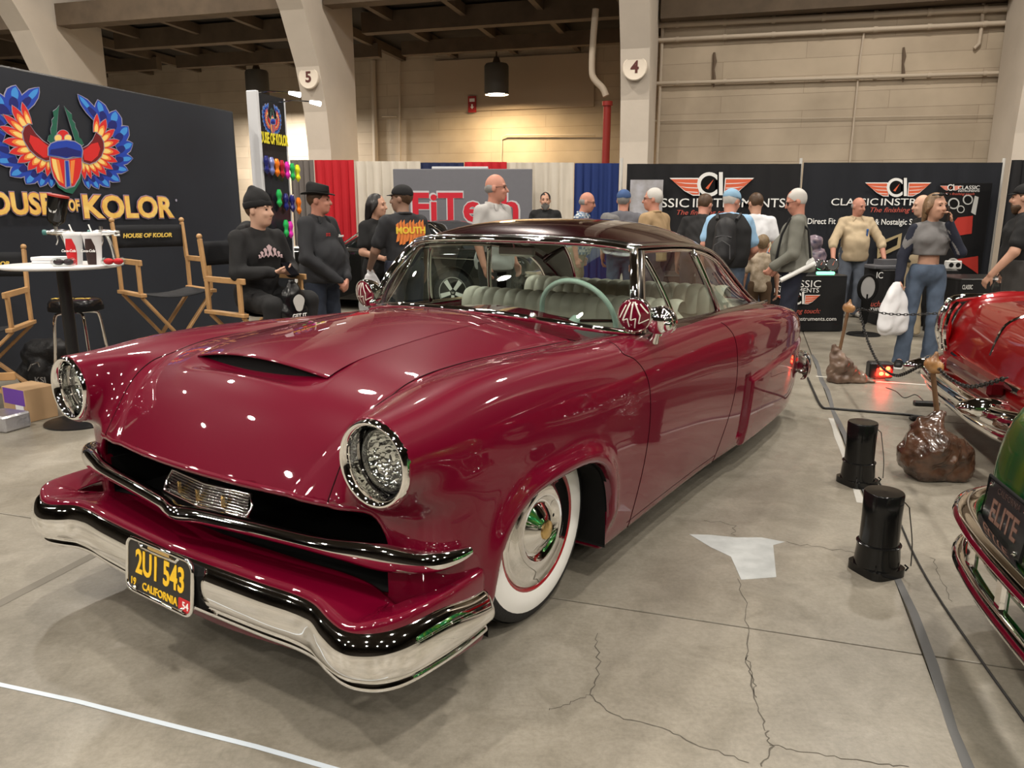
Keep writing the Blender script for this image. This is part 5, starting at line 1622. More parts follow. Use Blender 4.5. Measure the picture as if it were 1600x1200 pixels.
# ------------------------------------------------------------------ pipe and drape
def drape(name, u0, u1, vtop, y, material, label, cat='curtain', waves=None, amp=.035, vbot=None, zb=.03, yoff=0.0):
    a, b = at_y(u0, vtop, y), at_y(u1, vtop, y)
    wd = b.x - a.x; nw = waves or max(6, int(wd / .16))
    n = nw * 8; G = []
    for k in range(n + 1):
        t = k / n
        ph = 2 * math.pi * nw * t
        G.append([(a.x + wd * t + .012 * math.sin(ph * 1.0 + 1) - a.x - wd / 2, amp * (math.sin(ph + .9 * math.sin(t * 31)) + .35 * math.sin(ph * .5 + 2)) * f - .0, z) for z, f in ((zb, 1.1), (a.z * .4, 1.0), (a.z * .8, .8), (a.z - .06, .5), (a.z, .35))])
    o = MB().grid(G).build(name, material, None, True, auto=None, loc=(a.x + wd / 2, y + yoff, 0))
    return tag(o, label, cat)
YF = 14.4
mk = lambda n, c: cloth(n, c, noise=.08, nscale=3)
drape('drape', 452, 489, 250, YF, mk('grey_drape', (.16, .14, .13)), 'narrow grey drape between display board and red drape', waves=4)
drape('drape', 490, 552, 250, YF, mk('red_drape', (.52, .012, .022)), 'bright red drape behind the man in the fedora', waves=5)
drape('drape', 552, 656, 252, YF, mk('cream_drape', (.66, .60, .51)), 'cream drape left of the grey booth banner', waves=8)
drape('drape', 656, 724, 254, YF, mk('navy_drape', (.012, .02, .07)), 'navy drape mostly hidden behind the grey booth banner', waves=5)
drape('drape', 725, 791, 253, YF, mk('red_drape', (.5, .01, .02)), 'red drape mostly hidden behind the grey booth banner', waves=5)
drape('drape', 791, 896, 254, YF, mk('cream_drape', (.62, .57, .48)), 'cream drape right of the grey booth banner', waves=8)
drape('drape', 897, 968, 255, YF, mk('royal_blue_drape', (.014, .035, .16)), 'royal blue drape beside the white upright', waves=6)
YC = 11.5
M_CID = mk('black_drape', (.010, .010, .012)); M_UP = mat('white_upright', (.62, .60, .56), rough=.4)
b1 = drape('booth_banner', 979, 1251, 256, YC, M_CID, 'black booth banner with orange winged gauge emblem, the left of two', 'banner', waves=9, amp=.018)
b2 = drape('booth_banner', 1255, 1566, 254, YC, mk('blue_black_drape', (.012, .014, .020)), 'black booth banner with orange winged gauge emblem and red slogan, the right one', 'banner', waves=8, amp=.016)
drape('drape', 1580, 1680, 250, YC - .6, M_CID, 'black drape at the far right behind the man in black', waves=7)
for u, lb in ((972, 'white upright between blue drape and black banner'), (1253, 'white upright between the two black banners'), (1571, 'white upright right of the black banners')):
    a = at_y(u, 247, YC + .06)
    tag(MB().tube([(0, 0, .0), (0, 0, a.z)], .022, 10).lathe([(.2, 0), (.2, .008)], 4).build('drape_upright', M_UP, None, True, loc=(a.x, YC + .09, 0)), lb, 'pole')
CI = Pl((0, YC - .03), (1, 0))
M_CIOR = mat('print_orange_red', (.70, .13, .055), rough=.6); M_CIRED = mat('slogan_red', (.55, .10, .07), rough=.6)
def ci_logo(pl, parent, cx, cy, w, off=.006):
    """gauge ring and bar between two striped wings; w is the half span in pixels"""
    k = w / 65.0
    wing = [(-64, -8), (-22, -8), (-20, 16), (-30, 16), (-42, 10), (-52, 2)]
    mw = MB()
    for sx in (-1, 1):
        q = [(cx + sx * x * k * -1 if sx > 0 else cx + x * k, cy + y * k) for x, y in wing]
        P = [pl.uv(*p) for p in q]
        if sx > 0: P = P[::-1]
        c = (sum(p[0] for p in P) / 6, sum(p[1] for p in P) / 6)
        mw.prism([(c[0] + (p[0] - c[0]) * 1.08, c[1] + (p[1] - c[1]) * 1.16) for p in P], off, off + .001, pl.M())
        MB().prism(P, off + .0015, off + .0025, pl.M()).build('wing_print', M_CIOR, parent)
        for r in range(3):
            x0, x1 = 60 - 7 * r, 22
            ya, yb = -3.5 + 6.5 * r, -1.5 + 6.8 * r
            pp = [pl.uv(cx + sx * x0 * k * .97, cy + ya * k), pl.uv(cx + sx * 40 * k, cy + (ya + 1.4) * k), pl.uv(cx + sx * x1 * k, cy + yb * k), pl.uv(cx + sx * x1 * k, cy + (yb + 1.2) * k), pl.uv(cx + sx * 40 * k, cy + (ya + 2.6) * k)]
            mw.prism(pp if sx < 0 else pp[::-1], off + .003, off + .0035, pl.M())
    ring = lambda r, n=28: [pl.uv(cx - 4 * k + r * k * math.cos(t), cy + r * k * math.sin(t)) for t in np.linspace(0, -2 * math.pi, n, endpoint=False)]
    mw.prism(ring(19), off + .004, off + .005, pl.M())
    mw.build('ring_print', M_WHITEP, parent)
    md = MB().prism(ring(13.5), off + .0055, off + .0062, pl.M())
    pl.poly(md, [(cx + 8.5 * k, cy - 21 * k), (cx + 11.2 * k, cy - 21 * k), (cx + 11.2 * k, cy + 21 * k), (cx + 8.5 * k, cy + 21 * k)][::-1], off + .0056, .0007)
    pl.poly(md, [(cx + 5 * k, cy - 7 * k), (cx + 16 * k, cy - 7 * k), (cx + 16 * k, cy + 8 * k), (cx + 5 * k, cy + 8 * k)][::-1], off + .0055, .0007)
    md.build('ring_centre', M_BLACK, parent)
    ml = MB(); pl.poly(ml, [(cx + 11 * k, cy - 19 * k), (cx + 17 * k, cy - 19 * k), (cx + 17 * k, cy + 17 * k), (cx + 11 * k, cy + 17 * k)][::-1], off + .0064, .0007); ml.build('bar_print', M_WHITEP, parent)
    mn = MB(); pl.poly(mn, [(cx - 10 * k, cy + 6 * k), (cx - 6 * k, cy + 8 * k), (cx + 3 * k, cy - 8 * k)], off + .0064, .0007); mn.build('needle_print', M_CIOR, parent)
def fixup(o):
    Mi = o.matrix_basis.inverted()
    for c in o.children:
        if not c.name.startswith('table_'): c.data.transform(Mi)
ci_logo(CI, b1, 1112, 288, 65)
CI.text('lettering', 'CLASSIC', (988, 310, 1076, 324), M_WHITEP, b1, .008, .005)
CI.text('lettering', 'INSTRUMENTS', (1083, 310, 1226, 324), M_WHITEP, b1, .008, .005)
CI.text('slogan', 'The finishing touch.', (1058, 328, 1150, 338), M_CIRED, b1, .008, .0, .3)
fixup(b1)
ci_logo(CI, b2, 1403, 293, 51)
CI.text('lettering', 'CLASSIC', (1299, 310, 1371, 321), M_WHITEP, b2, .008, .005)
CI.text('lettering', 'INSTRUMENTS', (1377, 310, 1512, 321), M_WHITEP, b2, .008, .005)
CI.text('slogan', 'The finishing touch.', (1360, 324, 1454, 334), M_CIRED, b2, .008, .0, .3)
CI.text('small_print', 'Direct Fit  |', (1262, 341, 1313, 353), M_WHITEP, b2, .008, .010)
CI.text('small_print', '& Nostalgic S', (1367, 342, 1424, 354), M_WHITEP, b2, .008, .010)
CI.text('small_print', 'll', (1525, 344, 1532, 355), M_WHITEP, b2, .008, .010)
t = MB(); CI.poly(t, [(1371, 379), (1370, 404), (1406, 387), (1409, 364)], .008, .001); t.build('panel_picture', mat('print_brass', (.42, .33, .18), rough=.5), b2)
t = MB(); CI.poly(t, [(1375, 383), (1374, 396), (1401, 383), (1403, 370)], .0095, .001); t.build('panel_picture_inset', M_BLACK, b2)
fixup(b2)
# pictures pinned to the banners
def poster(u0, v0, u1, v1, y, material, label, cat='poster'):
    a, b = at_y(u0, v0, y), at_y(u1, v1, y)
    o = MB().bbox((a.x, -.008, b.z), (b.x, .0, a.z), .002).build('poster', material, None, loc=(0, y, 0))
    return tag(o, label, cat), Pl((0, y - .009), (1, 0))
po, pp = poster(1469, 286, 1531, 432, YC - .06, mat('poster_black', (.012, .012, .013), rough=.35), 'tall black poster with gauges and a red dashboard on the right banner')
ci_logo(pp, po, 1486, 293, 17, .002)
pp.text('lettering', 'CLASSIC', (1497, 290, 1530, 296), M_WHITEP, po, .004)
pp.text('lettering', 'INSTRUMENTS', (1497, 297, 1530, 300), M_WHITEP, po, .004)
pp.text('slogan', 'The finishing touch', (1477, 301, 1522, 306), M_CIRED, po, .004, 0, .3)
for (cx, cy, r) in ((1490, 318, 9), (1512, 312, 8), (1501, 327, 6), (1489, 413, 10)):
    t = MB(); pp.poly(t, [(cx + r * math.cos(a), cy + r * math.sin(a)) for a in np.linspace(0, -2 * math.pi, 18, endpoint=False)], .003, .001); t.build('gauge_picture', mat('print_silver', (.5, .5, .48), rough=.5), po)
    t = MB(); pp.poly(t, [(cx + r * .75 * math.cos(a), cy + r * .75 * math.sin(a)) for a in np.linspace(0, -2 * math.pi, 18, endpoint=False)], .0045, .001); t.build('gauge_face', M_BLACK, po)
t = MB(); pp.poly(t, [(1471, 372), (1518, 365), (1520, 337), (1496, 340)][::1], .003, .001); t.build('red_picture', mat('poster_red', (.45, .04, .03), rough=.4), po)
t = MB(); pp.poly(t, [(1495, 405), (1528, 428), (1528, 400)][::-1], .003, .001); t.build('red_picture', mat('poster_red'), po)
t = MB(); pp.poly(t, [(1517, 332), (1524, 336), (1529, 308), (1523, 306)], .003, .001); t.build('chrome_picture', mat('print_silver'), po)
Mi = po.matrix_basis.inverted(); [c.data.transform(Mi) for c in po.children]
o, _ = poster(985, 281, 1034, 340, YC - .06, mat('poster_photo', (.55, .56, .62), rough=.4, col2=(.25, .22, .2), nscale=4), 'pale photo poster behind the man in the tan jacket')

# grey booth banner with red lettering
a, b = at_y(614, 264, 13.9), at_y(831, 420, 13.9)
fb = tag(MB().bbox((a.x, -.02, .02), (b.x, .02, a.z), .01).build('booth_banner', cloth('slate_grey_banner', (.165, .165, .185), noise=.04), None, loc=(0, 13.9, 0)), 'slate grey booth banner with big red lettering outlined in white', 'banner')
FB = Pl((0, 13.9 - .022), (1, 0))
for t, bx in (('FiTech', (644, 301, 810, 347)),):
    FB.text('lettering_edge', t, (bx[0] - 3, bx[1] - 3, bx[2] + 3, bx[3] + 3), mat('print_pale', (.55, .54, .56), rough=.6), fb, .003, .045)
    FB.text('lettering', t, bx, mat('print_signal_red', (.56, .012, .03), rough=.5), fb, .006, .024)
fixup(fb)
a = at_y(676, 261, 14.1); b = at_y(763, 268, 14.1)
tag(MB().bbox((a.x, -.15, a.z - .04), (b.x, .15, a.z), .005).build('ledge_board', mat('white_laminate'), None, loc=(0, 14.1, 0)), 'white ledge showing above the grey booth banner', 'board')

# covered tables
def table(u0, u1, vt, y, dep, label, zt=None, text=None):
    a, b = at_y(u0, vt, y), at_y(u1, vt, y)
    z = zt or a.z
    root = empty('covered_table', ((a.x + b.x) / 2, y + dep / 2, 0), 0, label, 'table')
    w = b.x - a.x
    n = 60; G = []
    per = [(-w / 2 + w * t, -dep / 2) for t in np.linspace(0, 1, 24)] + [(w / 2, -dep / 2 + dep * t) for t in np.linspace(.1, 1, 8)]
    per += [(w / 2 - w * t, dep / 2) for t in np.linspace(.05, 1, 20)] + [(-w / 2, dep / 2 - dep * t) for t in np.linspace(.1, 1, 8)]
    for k, (x, yy) in enumerate(per):
        f = .012 * math.sin(k * 1.9) 
        G.append([(x * (1 + f * .15), yy * (1 + f), .01), (x, yy * (1 + f * .4), z * .6), (x, yy, z - .02)])
    MB().grid(G).build('table_skirt', cloth('black_table_cloth', (.007, .007, .008), noise=.1), root, True, auto=60)
    MB().bbox((-w / 2 - .004, -dep / 2 - .004, z - .025), (w / 2 + .004, dep / 2 + .004, z), .01).build('table_top', mat('table_cover_top', (.02, .02, .02), rough=.3), root)
    return root, Pl((0, y - .012), (1, 0)), z
t1, T1, z1 = table(1010, 1324, 432, 9.55, .75, 'long black covered table with printed front behind the burgundy car', .71)
T1.text('lettering', 'CLASSIC', (1215, 438, 1282, 449), M_WHITEP, t1, .004, -.002)
T1.text('lettering', 'INSTRUMENTS', (1210, 450, 1279, 457), M_WHITEP, t1, .004, -.002)
ci_logo(T1, t1, 1247, 466, 34, .004)
T1.text('slogan', 'The finishing touch:', (1205, 482, 1281, 492), M_CIRED, t1, .004, 0, .3)
T1.text('web_address', 'classicinstruments.com', (1222, 495, 1306, 501), M_WHITEP, t1, .004)
fixup(t1)
t2, T2, z2 = table(1384, 1498, 418, 10.0, .6, 'black covered table behind the young woman with the bag', .74)
T2.text('lettering', 'CLASSIC', (1330, 425, 1379, 435), M_WHITEP, t2, .004) if False else None
T2.text('lettering', 'IC', (1370, 425, 1379, 435), M_WHITEP, t2, .004)
T2.text('slogan', 'touch:', (1352, 470, 1377, 479), M_CIRED, t2, .004, 0, .3)
T2.text('web_address', 'struments.com', (1354, 480, 1410, 485), M_WHITEP, t2, .004)
fixup(t2)
t3, T3, z3 = table(1503, 1600, 428, 8.9, .7, 'black covered table at the far right beside the man in black', .72)
T3.text('lettering', 'CLASSIC', (1504, 445, 1519, 452), M_WHITEP, t3, .004)
fixup(t3)
# things on the tables
def gauge(loc, r, label, face=(.015, .015, .016), tilt=.5, bez=None):
    t = empty('gauge', loc, 0, label, 'gauge')
    M = frame((1, 0, 0), (0, math.sin(tilt), math.cos(tilt)), (0, -math.cos(tilt), math.sin(tilt)), (0, 0, r + .03))
    MB().lathe([(r * .9, -.05), (r, -.01), (r, .01), (r * .9, .014)], 24, M).build('gauge_body', bez or M_CHROME, t, True)
    MB().lathe([(r * .88, .0145), (.0005, .015)], 24, M).build('gauge_dial', mat('dial_%.2f' % face[0], face, rough=.3), t)
    MB().prism([(-r * .05, -r * .1), (r * .05, -r * .1), (r * .35, r * .6)], .016, .018, M).build('gauge_needle', M_CIOR, t)
    return t
gx = lambda u, v, y: at_y(u, v, y).x
g1 = gauge((gx(1203, 380, 9.75), 9.85, z1), .22, 'large round display gauge with a cream dial behind the boy', (.45, .40, .25), .25)
gauge((gx(1304, 400, 9.7), 9.75, z1), .085, 'chrome gauge on the long table beside the stout man', tilt=.35)
gauge((gx(1290, 405, 9.8), 9.95, z1), .07, 'small chrome gauge behind another at the long table end', tilt=.35)
dx = gx(1290, 390, 9.9)
eb = tag(Field(.03, .012, 4).cap((-.18, 0, .12), (.15, .02, .2), .10, .12).cap((-.1, 0, .3), (.1, 0, .38), .09, .10).plane((0, 0, .002), (0, 0, -1)).mesh('engine_display', mat('display_blue_black', (.05, .05, .09), rough=.35, col2=(.30, .22, .25), nscale=14), None, .016), 'dark engine display model on the end of the long table', 'model')
eb.location = (dx - .16, 10.12, z1)
bx = gx(1392, 405, 10.2)
sb = tag(MB().bbox((-.28, -.16, 0), (.28, .16, .05), .01).box((-.17, -.12, .05), (.2, .12, .12)).build('dash_display', mat('display_grey', (.10, .10, .11), rough=.5), None, loc=(bx + .05, 10.3, z2)), 'grey dashboard display box on the table behind the girl', 'display')
cb = tag(MB().bbox((-.10, -.04, 0), (.10, .04, .11), .01).build('switch_box', mat('white_plastic', (.6, .6, .58), rough=.4), None, loc=(gx(1490, 405, 10.2), 10.2, z2)), 'white box with dark round dials beside the girl', 'box')
for k in (-1, 1): MB().lathe([(.03, 0), (.03, .006)], 14, frame((1, 0, 0), (0, 0, 1), (0, -1, 0), (k * .045, -.041, .055))).build('dial', M_BLACK, cb)
led = tag(MB().bbox((-.11, -.03, 0), (.11, .03, .035), .01).build('green_light_bar', mat('green_led', (.1, .8, .3), emit=(.2, 1, .45), estr=3.0), None, loc=(gx(1292, 425, 9.62), 9.66, z1)), 'small glowing green light on the long table edge', 'light')
wh = tag(MB().tube([(.08 * math.cos(a), 0, .30 + .15 * math.sin(a)) for a in np.linspace(0, 2 * math.pi, 28, endpoint=False)], .018, 8, closed=True).lathe([(.2, .0), (.18, .02), (.012, .03), (.012, .10)], 20).build('oval_mirror', M_BLACK, None, True, loc=(gx(1357, 440, 9.3), 9.3, .52)), 'round dark framed mirror standing in front of the tables', 'mirror')
wh.location.z = 0
MB().tube([(0, 0, .1), (0, 0, .5)], .012, 8).build('stand', M_BLACK, wh)
wh.data.transform(Matrix.Translation((0, 0, 0)))
for v_ in wh.data.vertices:
    if v_.co.z > .15: v_.co.z += .28; v_.co.x *= 1.35
MB().prism([(.10 * math.cos(a), .58 + .14 * math.sin(a)) for a in np.linspace(0, 2 * math.pi, 24, endpoint=False)], -.004, .004, frame((1, 0, 0), (0, 0, 1), (0, -1, 0), (0, 0, 0))).build('mirror_glass', mat('grey_glass', (.35, .35, .35), rough=.1), wh)
C_BLACK = cloth('black_cotton', (.010, .010, .011)); C_BLACK2 = cloth('washed_black_cotton', (.022, .023, .027))
C_NAVY = cloth('navy_cloth', (.012, .015, .030)); C_JEAN = cloth('blue_denim', (.082, .115, .172), noise=.35, nscale=9); C_DARKJEAN = cloth('dark_denim', (.022, .030, .050), noise=.3)
C_GREY = cloth('light_grey_cotton', (.42, .41, .40)); C_MIDGREY = cloth('mid_grey_cotton', (.13, .13, .15)); C_TAN = cloth('tan_canvas', (.38, .26, .14)); C_BEIGE = cloth('beige_cotton', (.52, .41, .27))
C_WHITE = cloth('white_cotton', (.72, .73, .76)); C_SKY = cloth('pale_blue_cotton', (.30, .50, .72)); C_FLEECE = cloth('grey_green_fleece', (.165, .165, .140)); C_KHAKI = cloth('khaki_twill', (.36, .29, .19)); C_BROWN = cloth('brown_corduroy', (.11, .065, .035))
C_BLUECAP = cloth('blue_cap_cloth', (.05, .10, .24)); C_SKYCAP = cloth('pale_blue_cap_cloth', (.25, .42, .58)); C_GREYTEE = cloth('heather_grey', (.17, .165, .165))
def plaid():
    m = cloth('blue_plaid', (.28, .34, .42)); nt = m.node_tree
    ck = nt.nodes.new('ShaderNodeTexChecker'); ck.inputs['Scale'].default_value = 26
    ck.inputs['Color1'].default_value = (.50, .52, .52, 1); ck.inputs['Color2'].default_value = (.10, .17, .28, 1)
    tc = nt.nodes.new('ShaderNodeTexCoord'); nt.links.new(tc.outputs['Object'], ck.inputs['Vector']); nt.links.new(ck.outputs['Color'], nt.nodes['Principled BSDF'].inputs['Base Color'])
    return m
C_PLAID = plaid()
C_CAMO = cloth('beige_camouflage', (.62, .52, .40), nscale=20, col2=(.36, .28, .19))
S_BLACK = mat('black_shoe', (.01, .01, .01), rough=.5); S_WHITE = mat('white_rubber', (.7, .7, .68), rough=.6); S_TAN = mat('pale_trainer', (.5, .47, .42), rough=.7)
H_BLACK = mat('black_hair', (.010, .008, .008), rough=.45); H_BROWN = mat('brown_hair', (.085, .045, .022), rough=.5, noise=.4, nscale=60); H_GREY = mat('grey_hair', (.26, .25, .24), rough=.6, noise=.2, nscale=60)
H_WHITE = mat('white_hair', (.50, .48, .45), rough=.6); H_LIGHT = mat('light_brown_hair', (.24, .14, .07), rough=.45, noise=.5, nscale=60); H_SALT = mat('greying_beard', (.20, .19, .18), rough=.8, noise=.5, nscale=70); H_BOY = mat('sandy_hair', (.22, .15, .08), rough=.5, noise=.4, nscale=60)
def stand(u, v, y):
    p = at_y(u, v, y); return (p.x, y)

# seated young man with a beanie
_dz = -.125
SEAT = dict(hipL=(-.10, .02, .80), hipR=(.10, .02, .80), kneeL=(-.15, .44, .80), kneeR=(.17, .42, .78), ankL=(-.13, .40, .38), ankR=(.17, .38, .36), toeL=(-.14, .55, .31), toeR=(.19, .53, .29),
            pel=(0, 0, .85), waist=(0, .02, .97), chest=(0, .05, 1.15), neck=(0, .06, 1.345), shL=(-.18, .05, 1.28), shR=(.18, .05, 1.28), head=(0, .10, 1.495),
            elL=(-.27, .10, 1.02), elR=(.25, .12, 1.02), wrL=(-.10, .33, 1.02), wrR=(.09, .34, 1.03))
P1L = stand(398, 400, 6.15)
p1, j1, H1 = person('seated young man in black beanie and black hoodie looking to the right', P1L, -.62, 1.74, 1.06, J=SEAT, head=(.35, 0), skin='pale', shirt=C_BLACK, sleeve='long', trousers=C_BLACK, shoes=S_BLACK, hat='beanie', hat_mat=cloth('beanie_knit', (.006, .006, .007)), hair=H_BROWN,
       hands=(dict(d=(.8, .55, 0), n=(0, -.3, .95), curl=.5), dict(d=(-.8, .55, .05), n=(0, -.3, .95), curl=.5)))
hood = Field(.03, .003).cap((-.09, .0, 1.33), (.09, .0, 1.33), .055, .055).cap((0, -.06, 1.33), (0, -.09, 1.27), .08, .06).mesh('hood', C_BLACK, p1, .012)
Mf = frame((-1, 0, 0), (0, -.12, 1), (0, 1, .12), (0, .197, 1.14))
gr = MB()
for (x, y, w, hh) in ((-.10, .0, .02, .03), (-.075, .015, .03, .05), (-.04, .03, .035, .07), (0, .04, .05, .10), (.045, .03, .035, .07), (.08, .012, .03, .05), (.105, -.004, .02, .03)):
    gr.prism([(x - w / 2, y - hh / 2), (x - w * .2, y - hh * .1), (x - w / 2, y + hh * .35), (x, y + hh / 2), (x + w / 2, y + hh * .3), (x + w * .25, y), (x + w / 2, y - hh / 2), (x, y - hh * .3)], 0, .004, Mf)
gr.build('chest_print', mat('print_pink', (.55, .40, .42), rough=.8), p1)

p2, j2, H2 = person('man in black fedora and black work shirt with hands clasped low', stand(500, 400, 7.2), -.42, 1.70, 1.12, belly=.045, J=dict(wrL=(-.045, .27, .90), wrR=(.06, .26, .88), elL=(-.27, .06, 1.10), elR=(.27, .05, 1.10)),
       head=(.42, 0), collar=True, skin='ruddy', shirt=C_BLACK2, sleeve='long', trousers=C_DARKJEAN, shoes=S_BLACK, hat='fedora', hat_mat=mat('black_felt', (.006, .006, .006), rough=.9), hair=H_BROWN, hem=.86,
       hands=(dict(d=(.5, .3, -.7), n=(.3, -.8, 0), curl=.7), dict(d=(-.5, .3, -.7), n=(-.3, -.8, 0), curl=.7)))
Mf = frame((-1, 0, 0), (0, 0, 1), (0, 1, 0), (.09, .176, 1.275))
text_obj('shirt_lettering', 'STS', .038, mat('print_red', (.45, .02, .02), rough=.7), p2, Mf, .002, .001)
text_obj('name_lettering', 'Steve', .036, mat('print_white', (.85, .85, .83), rough=.5), p2, frame((-1, 0, 0), (0, 0, 1), (0, 1, 0), (-.095, .178, 1.262)), .002, .0005, shear=.3)

person('woman with long black hair in a black top talking beside the cap wearer', stand(588, 350, 8.3), -.75, 1.66, .98, J=dict(elL=(-.22, .0, 1.12), elR=(.22, .02, 1.12), wrL=(-.02, .20, 1.07), wrR=(.04, .22, 1.04)), head=(.55, 0), skin='fair', shirt=C_BLACK, sleeve='short', trousers=C_BLACK, shoes=S_BLACK, hair=H_BLACK, hair_style='long', female=True, hem=.88)

p4, j4, H4 = person('man seen from behind in black cap with a flaming logo on his back', stand(630, 350, 7.5), 2.15, 1.72, 1.10, J=dict(elL=(-.27, .08, 1.13), wrL=(-.24, .30, .96), elR=(.26, -.02, 1.12), wrR=(.27, .08, .9)), head=(.75, 0), collar=True, skin='inked', shirt=C_BLACK2, sleeve='short', trousers=C_NAVY, shoes=S_BLACK, hat='cap', hat_mat=cloth('black_cap_cloth', (.006, .006, .007)), hair=H_BROWN, hem=.86,
       hands=(dict(d=(.1, .8, -.5), n=(1, 0, 0), curl=.8), 'hang'))
Mb = frame((1, 0, 0), (0, 0, 1), (0, -1, 0), (0, -.158, 1.30))
fl = MB()
for k in range(9):
    x = -.13 + .0325 * k; t = .05 + .035 * math.sin(k * 2.1) ** 2
    fl.prism([(x - .022, -.05 - t), (x - .006, -.02), (x - .02, .03 + t * .6), (x + .004, .03 + t), (x + .012, .02), (x + .024, .03 + t * .4), (x + .02, -.04), (x + .006, -.04 - t)], 0, .004, Mb)
fl.build('flame_print', mat('print_orange', (.75, .22, .05), rough=.7), p4)
text_obj('back_lettering', 'MOUTH', .085, mat('print_yellow', (.85, .60, .06), rough=.7), p4, Mb @ Matrix.Translation((0, .005, .008)), .002, .003)

person('tall balding man in glasses and open collared light grey shirt', stand(772, 330, 7.9), -.62, 1.84, 1.10, belly=.03, head=(.5, 0), collar=True, skin='ruddy', shirt=C_GREY, sleeve='short', trousers=C_BLACK, shoes=S_BLACK, hair=H_GREY, hair_style='fringe', glasses='thin', hem=.86)
person('man with dark hair and long greying beard facing forward', stand(852, 330, 13.0), -1.62, 1.79, 1.12, skin='fair', shirt=C_BLACK, trousers=C_BLACK, shoes=S_BLACK, hair=H_BLACK, beard=H_SALT, lite=True)
person('older man with glasses in a blue plaid shirt facing right', stand(900, 330, 10.3), -.25, 1.74, 1.05, belly=.03, head=(.1, -.2), collar=True, skin='ruddy', shirt=C_PLAID, trousers=C_KHAKI, shoes=S_BLACK, hair=H_GREY, hair_style='fringe', glasses='thin', lean=.18, lite=True)
p8, j8, H8 = person('man in a blue cap seen from behind with grey jacket over shoulder', stand(974, 330, 9.8), 1.35, 1.74, 1.08, skin='ruddy', shirt=C_MIDGREY, trousers=C_JEAN, shoes=S_BLACK, hair=H_GREY, hat='cap', hat_mat=C_BLUECAP, head=(-.1, 0), lite=True)
Field(.04, .006, 3).cap((-.20, -.10, 1.40), (-.17, -.17, 1.05), .075, .085).cap((-.10, -.13, 1.38), (-.22, -.14, 1.2), .07, .06).mesh('slung_jacket', C_GREYTEE, p8, .013)
person('white haired man in a tan canvas jacket looking left', stand(1022, 330, 8.95), 2.35, 1.74, 1.08, head=(.55, 0), collar=True, skin='ruddy', shirt=C_TAN, sleeve='long', trousers=C_DARKJEAN, shoes=S_BLACK, hair=H_WHITE, glasses='thin', lite=True)
person('man in a black tee bending over the display table', stand(1090, 345, 9.1), 1.0, 1.72, 1.02, lean=.32, head=(-.2, -.4), skin='ruddy', shirt=C_BLACK, trousers=C_DARKJEAN, shoes=S_BLACK, hair=H_BROWN, lite=True)
p11, j11, H11 = person('man in pale blue cap and black vest wearing a backpack', stand(1138, 350, 8.3), 1.15, 1.72, 1.14, lean=.17, head=(-.55, -.25), skin='ruddy', shirt=C_SKY, sleeve='short', trousers=C_JEAN, shoes=S_BLACK, hair=H_WHITE, hat='cap', hat_mat=C_SKYCAP,
                        J=dict(elR=(.27, .12, 1.10), wrR=(.22, .32, 1.03)))
vf = Field(.04, .004, 2)
_g = 1.72 / 1.75
for a_, b_, r in (((-.06, 0, 1.0), (-.08, .06, 1.28), .132), ((.06, 0, 1.0), (.08, .06, 1.28), .132), ((0, .0, .98), (0, .05, 1.3), .15), ((-.11, .06, 1.36), (.11, .06, 1.36), .085)):
    vf.cap(V3(*a_) * _g, V3(*b_) * _g, (r + .022) * 1.14 * _g, (r + .022) * 1.12 * _g)
vf.plane((0, 0, .90), (0, 0, -1)).mesh('vest', C_BLACK, p11, .0125)
bk = Field(.04, .003, 4).cap((0, -.20, 1.05), (0, -.16, 1.32), .125, .105).cap((0, -.27, 1.03), (0, -.25, 1.16), .075, .065).mesh('backpack', mat('backpack_nylon', (.012, .012, .014), rough=.6), p11, .012)
for sx in (-1, 1):
    MB().tube([(sx * .10, -.12, 1.40), (sx * .12, .0, 1.455), (sx * .12, .14, 1.36), (sx * .13, .14, 1.15), (sx * .13, -.1, 1.02)], .016, 8).build('strap', mat('backpack_nylon'), p11, True)
MB().tube([(-.08, -.275, 1.22), (0, -.285, 1.24), (.08, -.275, 1.22)], .006, 6).tube([(-.09, -.35, 1.0), (-.08, -.34, 1.14), (0, -.345, 1.19), (.08, -.34, 1.14), (.09, -.35, 1.0)], .005, 6).build('backpack_piping', mat('strap_grey', (.06, .06, .065), rough=.6), p11, True)
person('man in a plain white tee standing with his back turned', stand(1182, 345, 9.2), 1.5, 1.70, 1.04, lean=.12, head=(.3, -.3), skin='fair', shirt=C_WHITE, trousers=C_JEAN, shoes=S_BLACK, hair=H_BROWN, lite=True)
person('small boy in a beige camouflage shirt seen from behind', stand(1189, 420, 8.75), 1.35, 1.20, 1.0, J=dict(elR=(.26, .02, 1.12), wrR=(.28, .05, .88), elL=(-.25, .03, 1.12), wrL=(-.26, .1, .9)), skin='fair', shirt=C_CAMO, trousers=C_BROWN, shoes=S_BLACK, hair=H_BOY, hair_style='boy', child=True, head=(-.25, 0), hem=.86)
p14, j14, H14 = person('white haired man in sunglasses and grey fleece holding paper tubes', stand(1243, 380, 8.0), 2.75, 1.70, 1.10, belly=.05, J=dict(elL=(-.28, .0, 1.10), wrL=(-.25, .20, .96), elR=(.26, .02, 1.12), wrR=(.24, .16, .93)), head=(.15, -.3), skin='ruddy', shirt=C_FLEECE, sleeve='long', trousers=C_NAVY, shoes=S_BLACK, hair=H_WHITE, glasses='dark', hem=.90,
       hands=(dict(d=(.0, .6, -.8), n=(.8, .4, 0), curl=1.0), 'hang'))
MB().tube([(-.17, .06, 1.42), (-.20, .13, 1.25), (-.16, .17, 1.0)], .012, 8).tube([(-.17, .02, 1.43), (-.18, -.12, 1.3), (-.15, -.16, 1.02)], .012, 8).build('bag_strap', C_BLACK, p14, True)
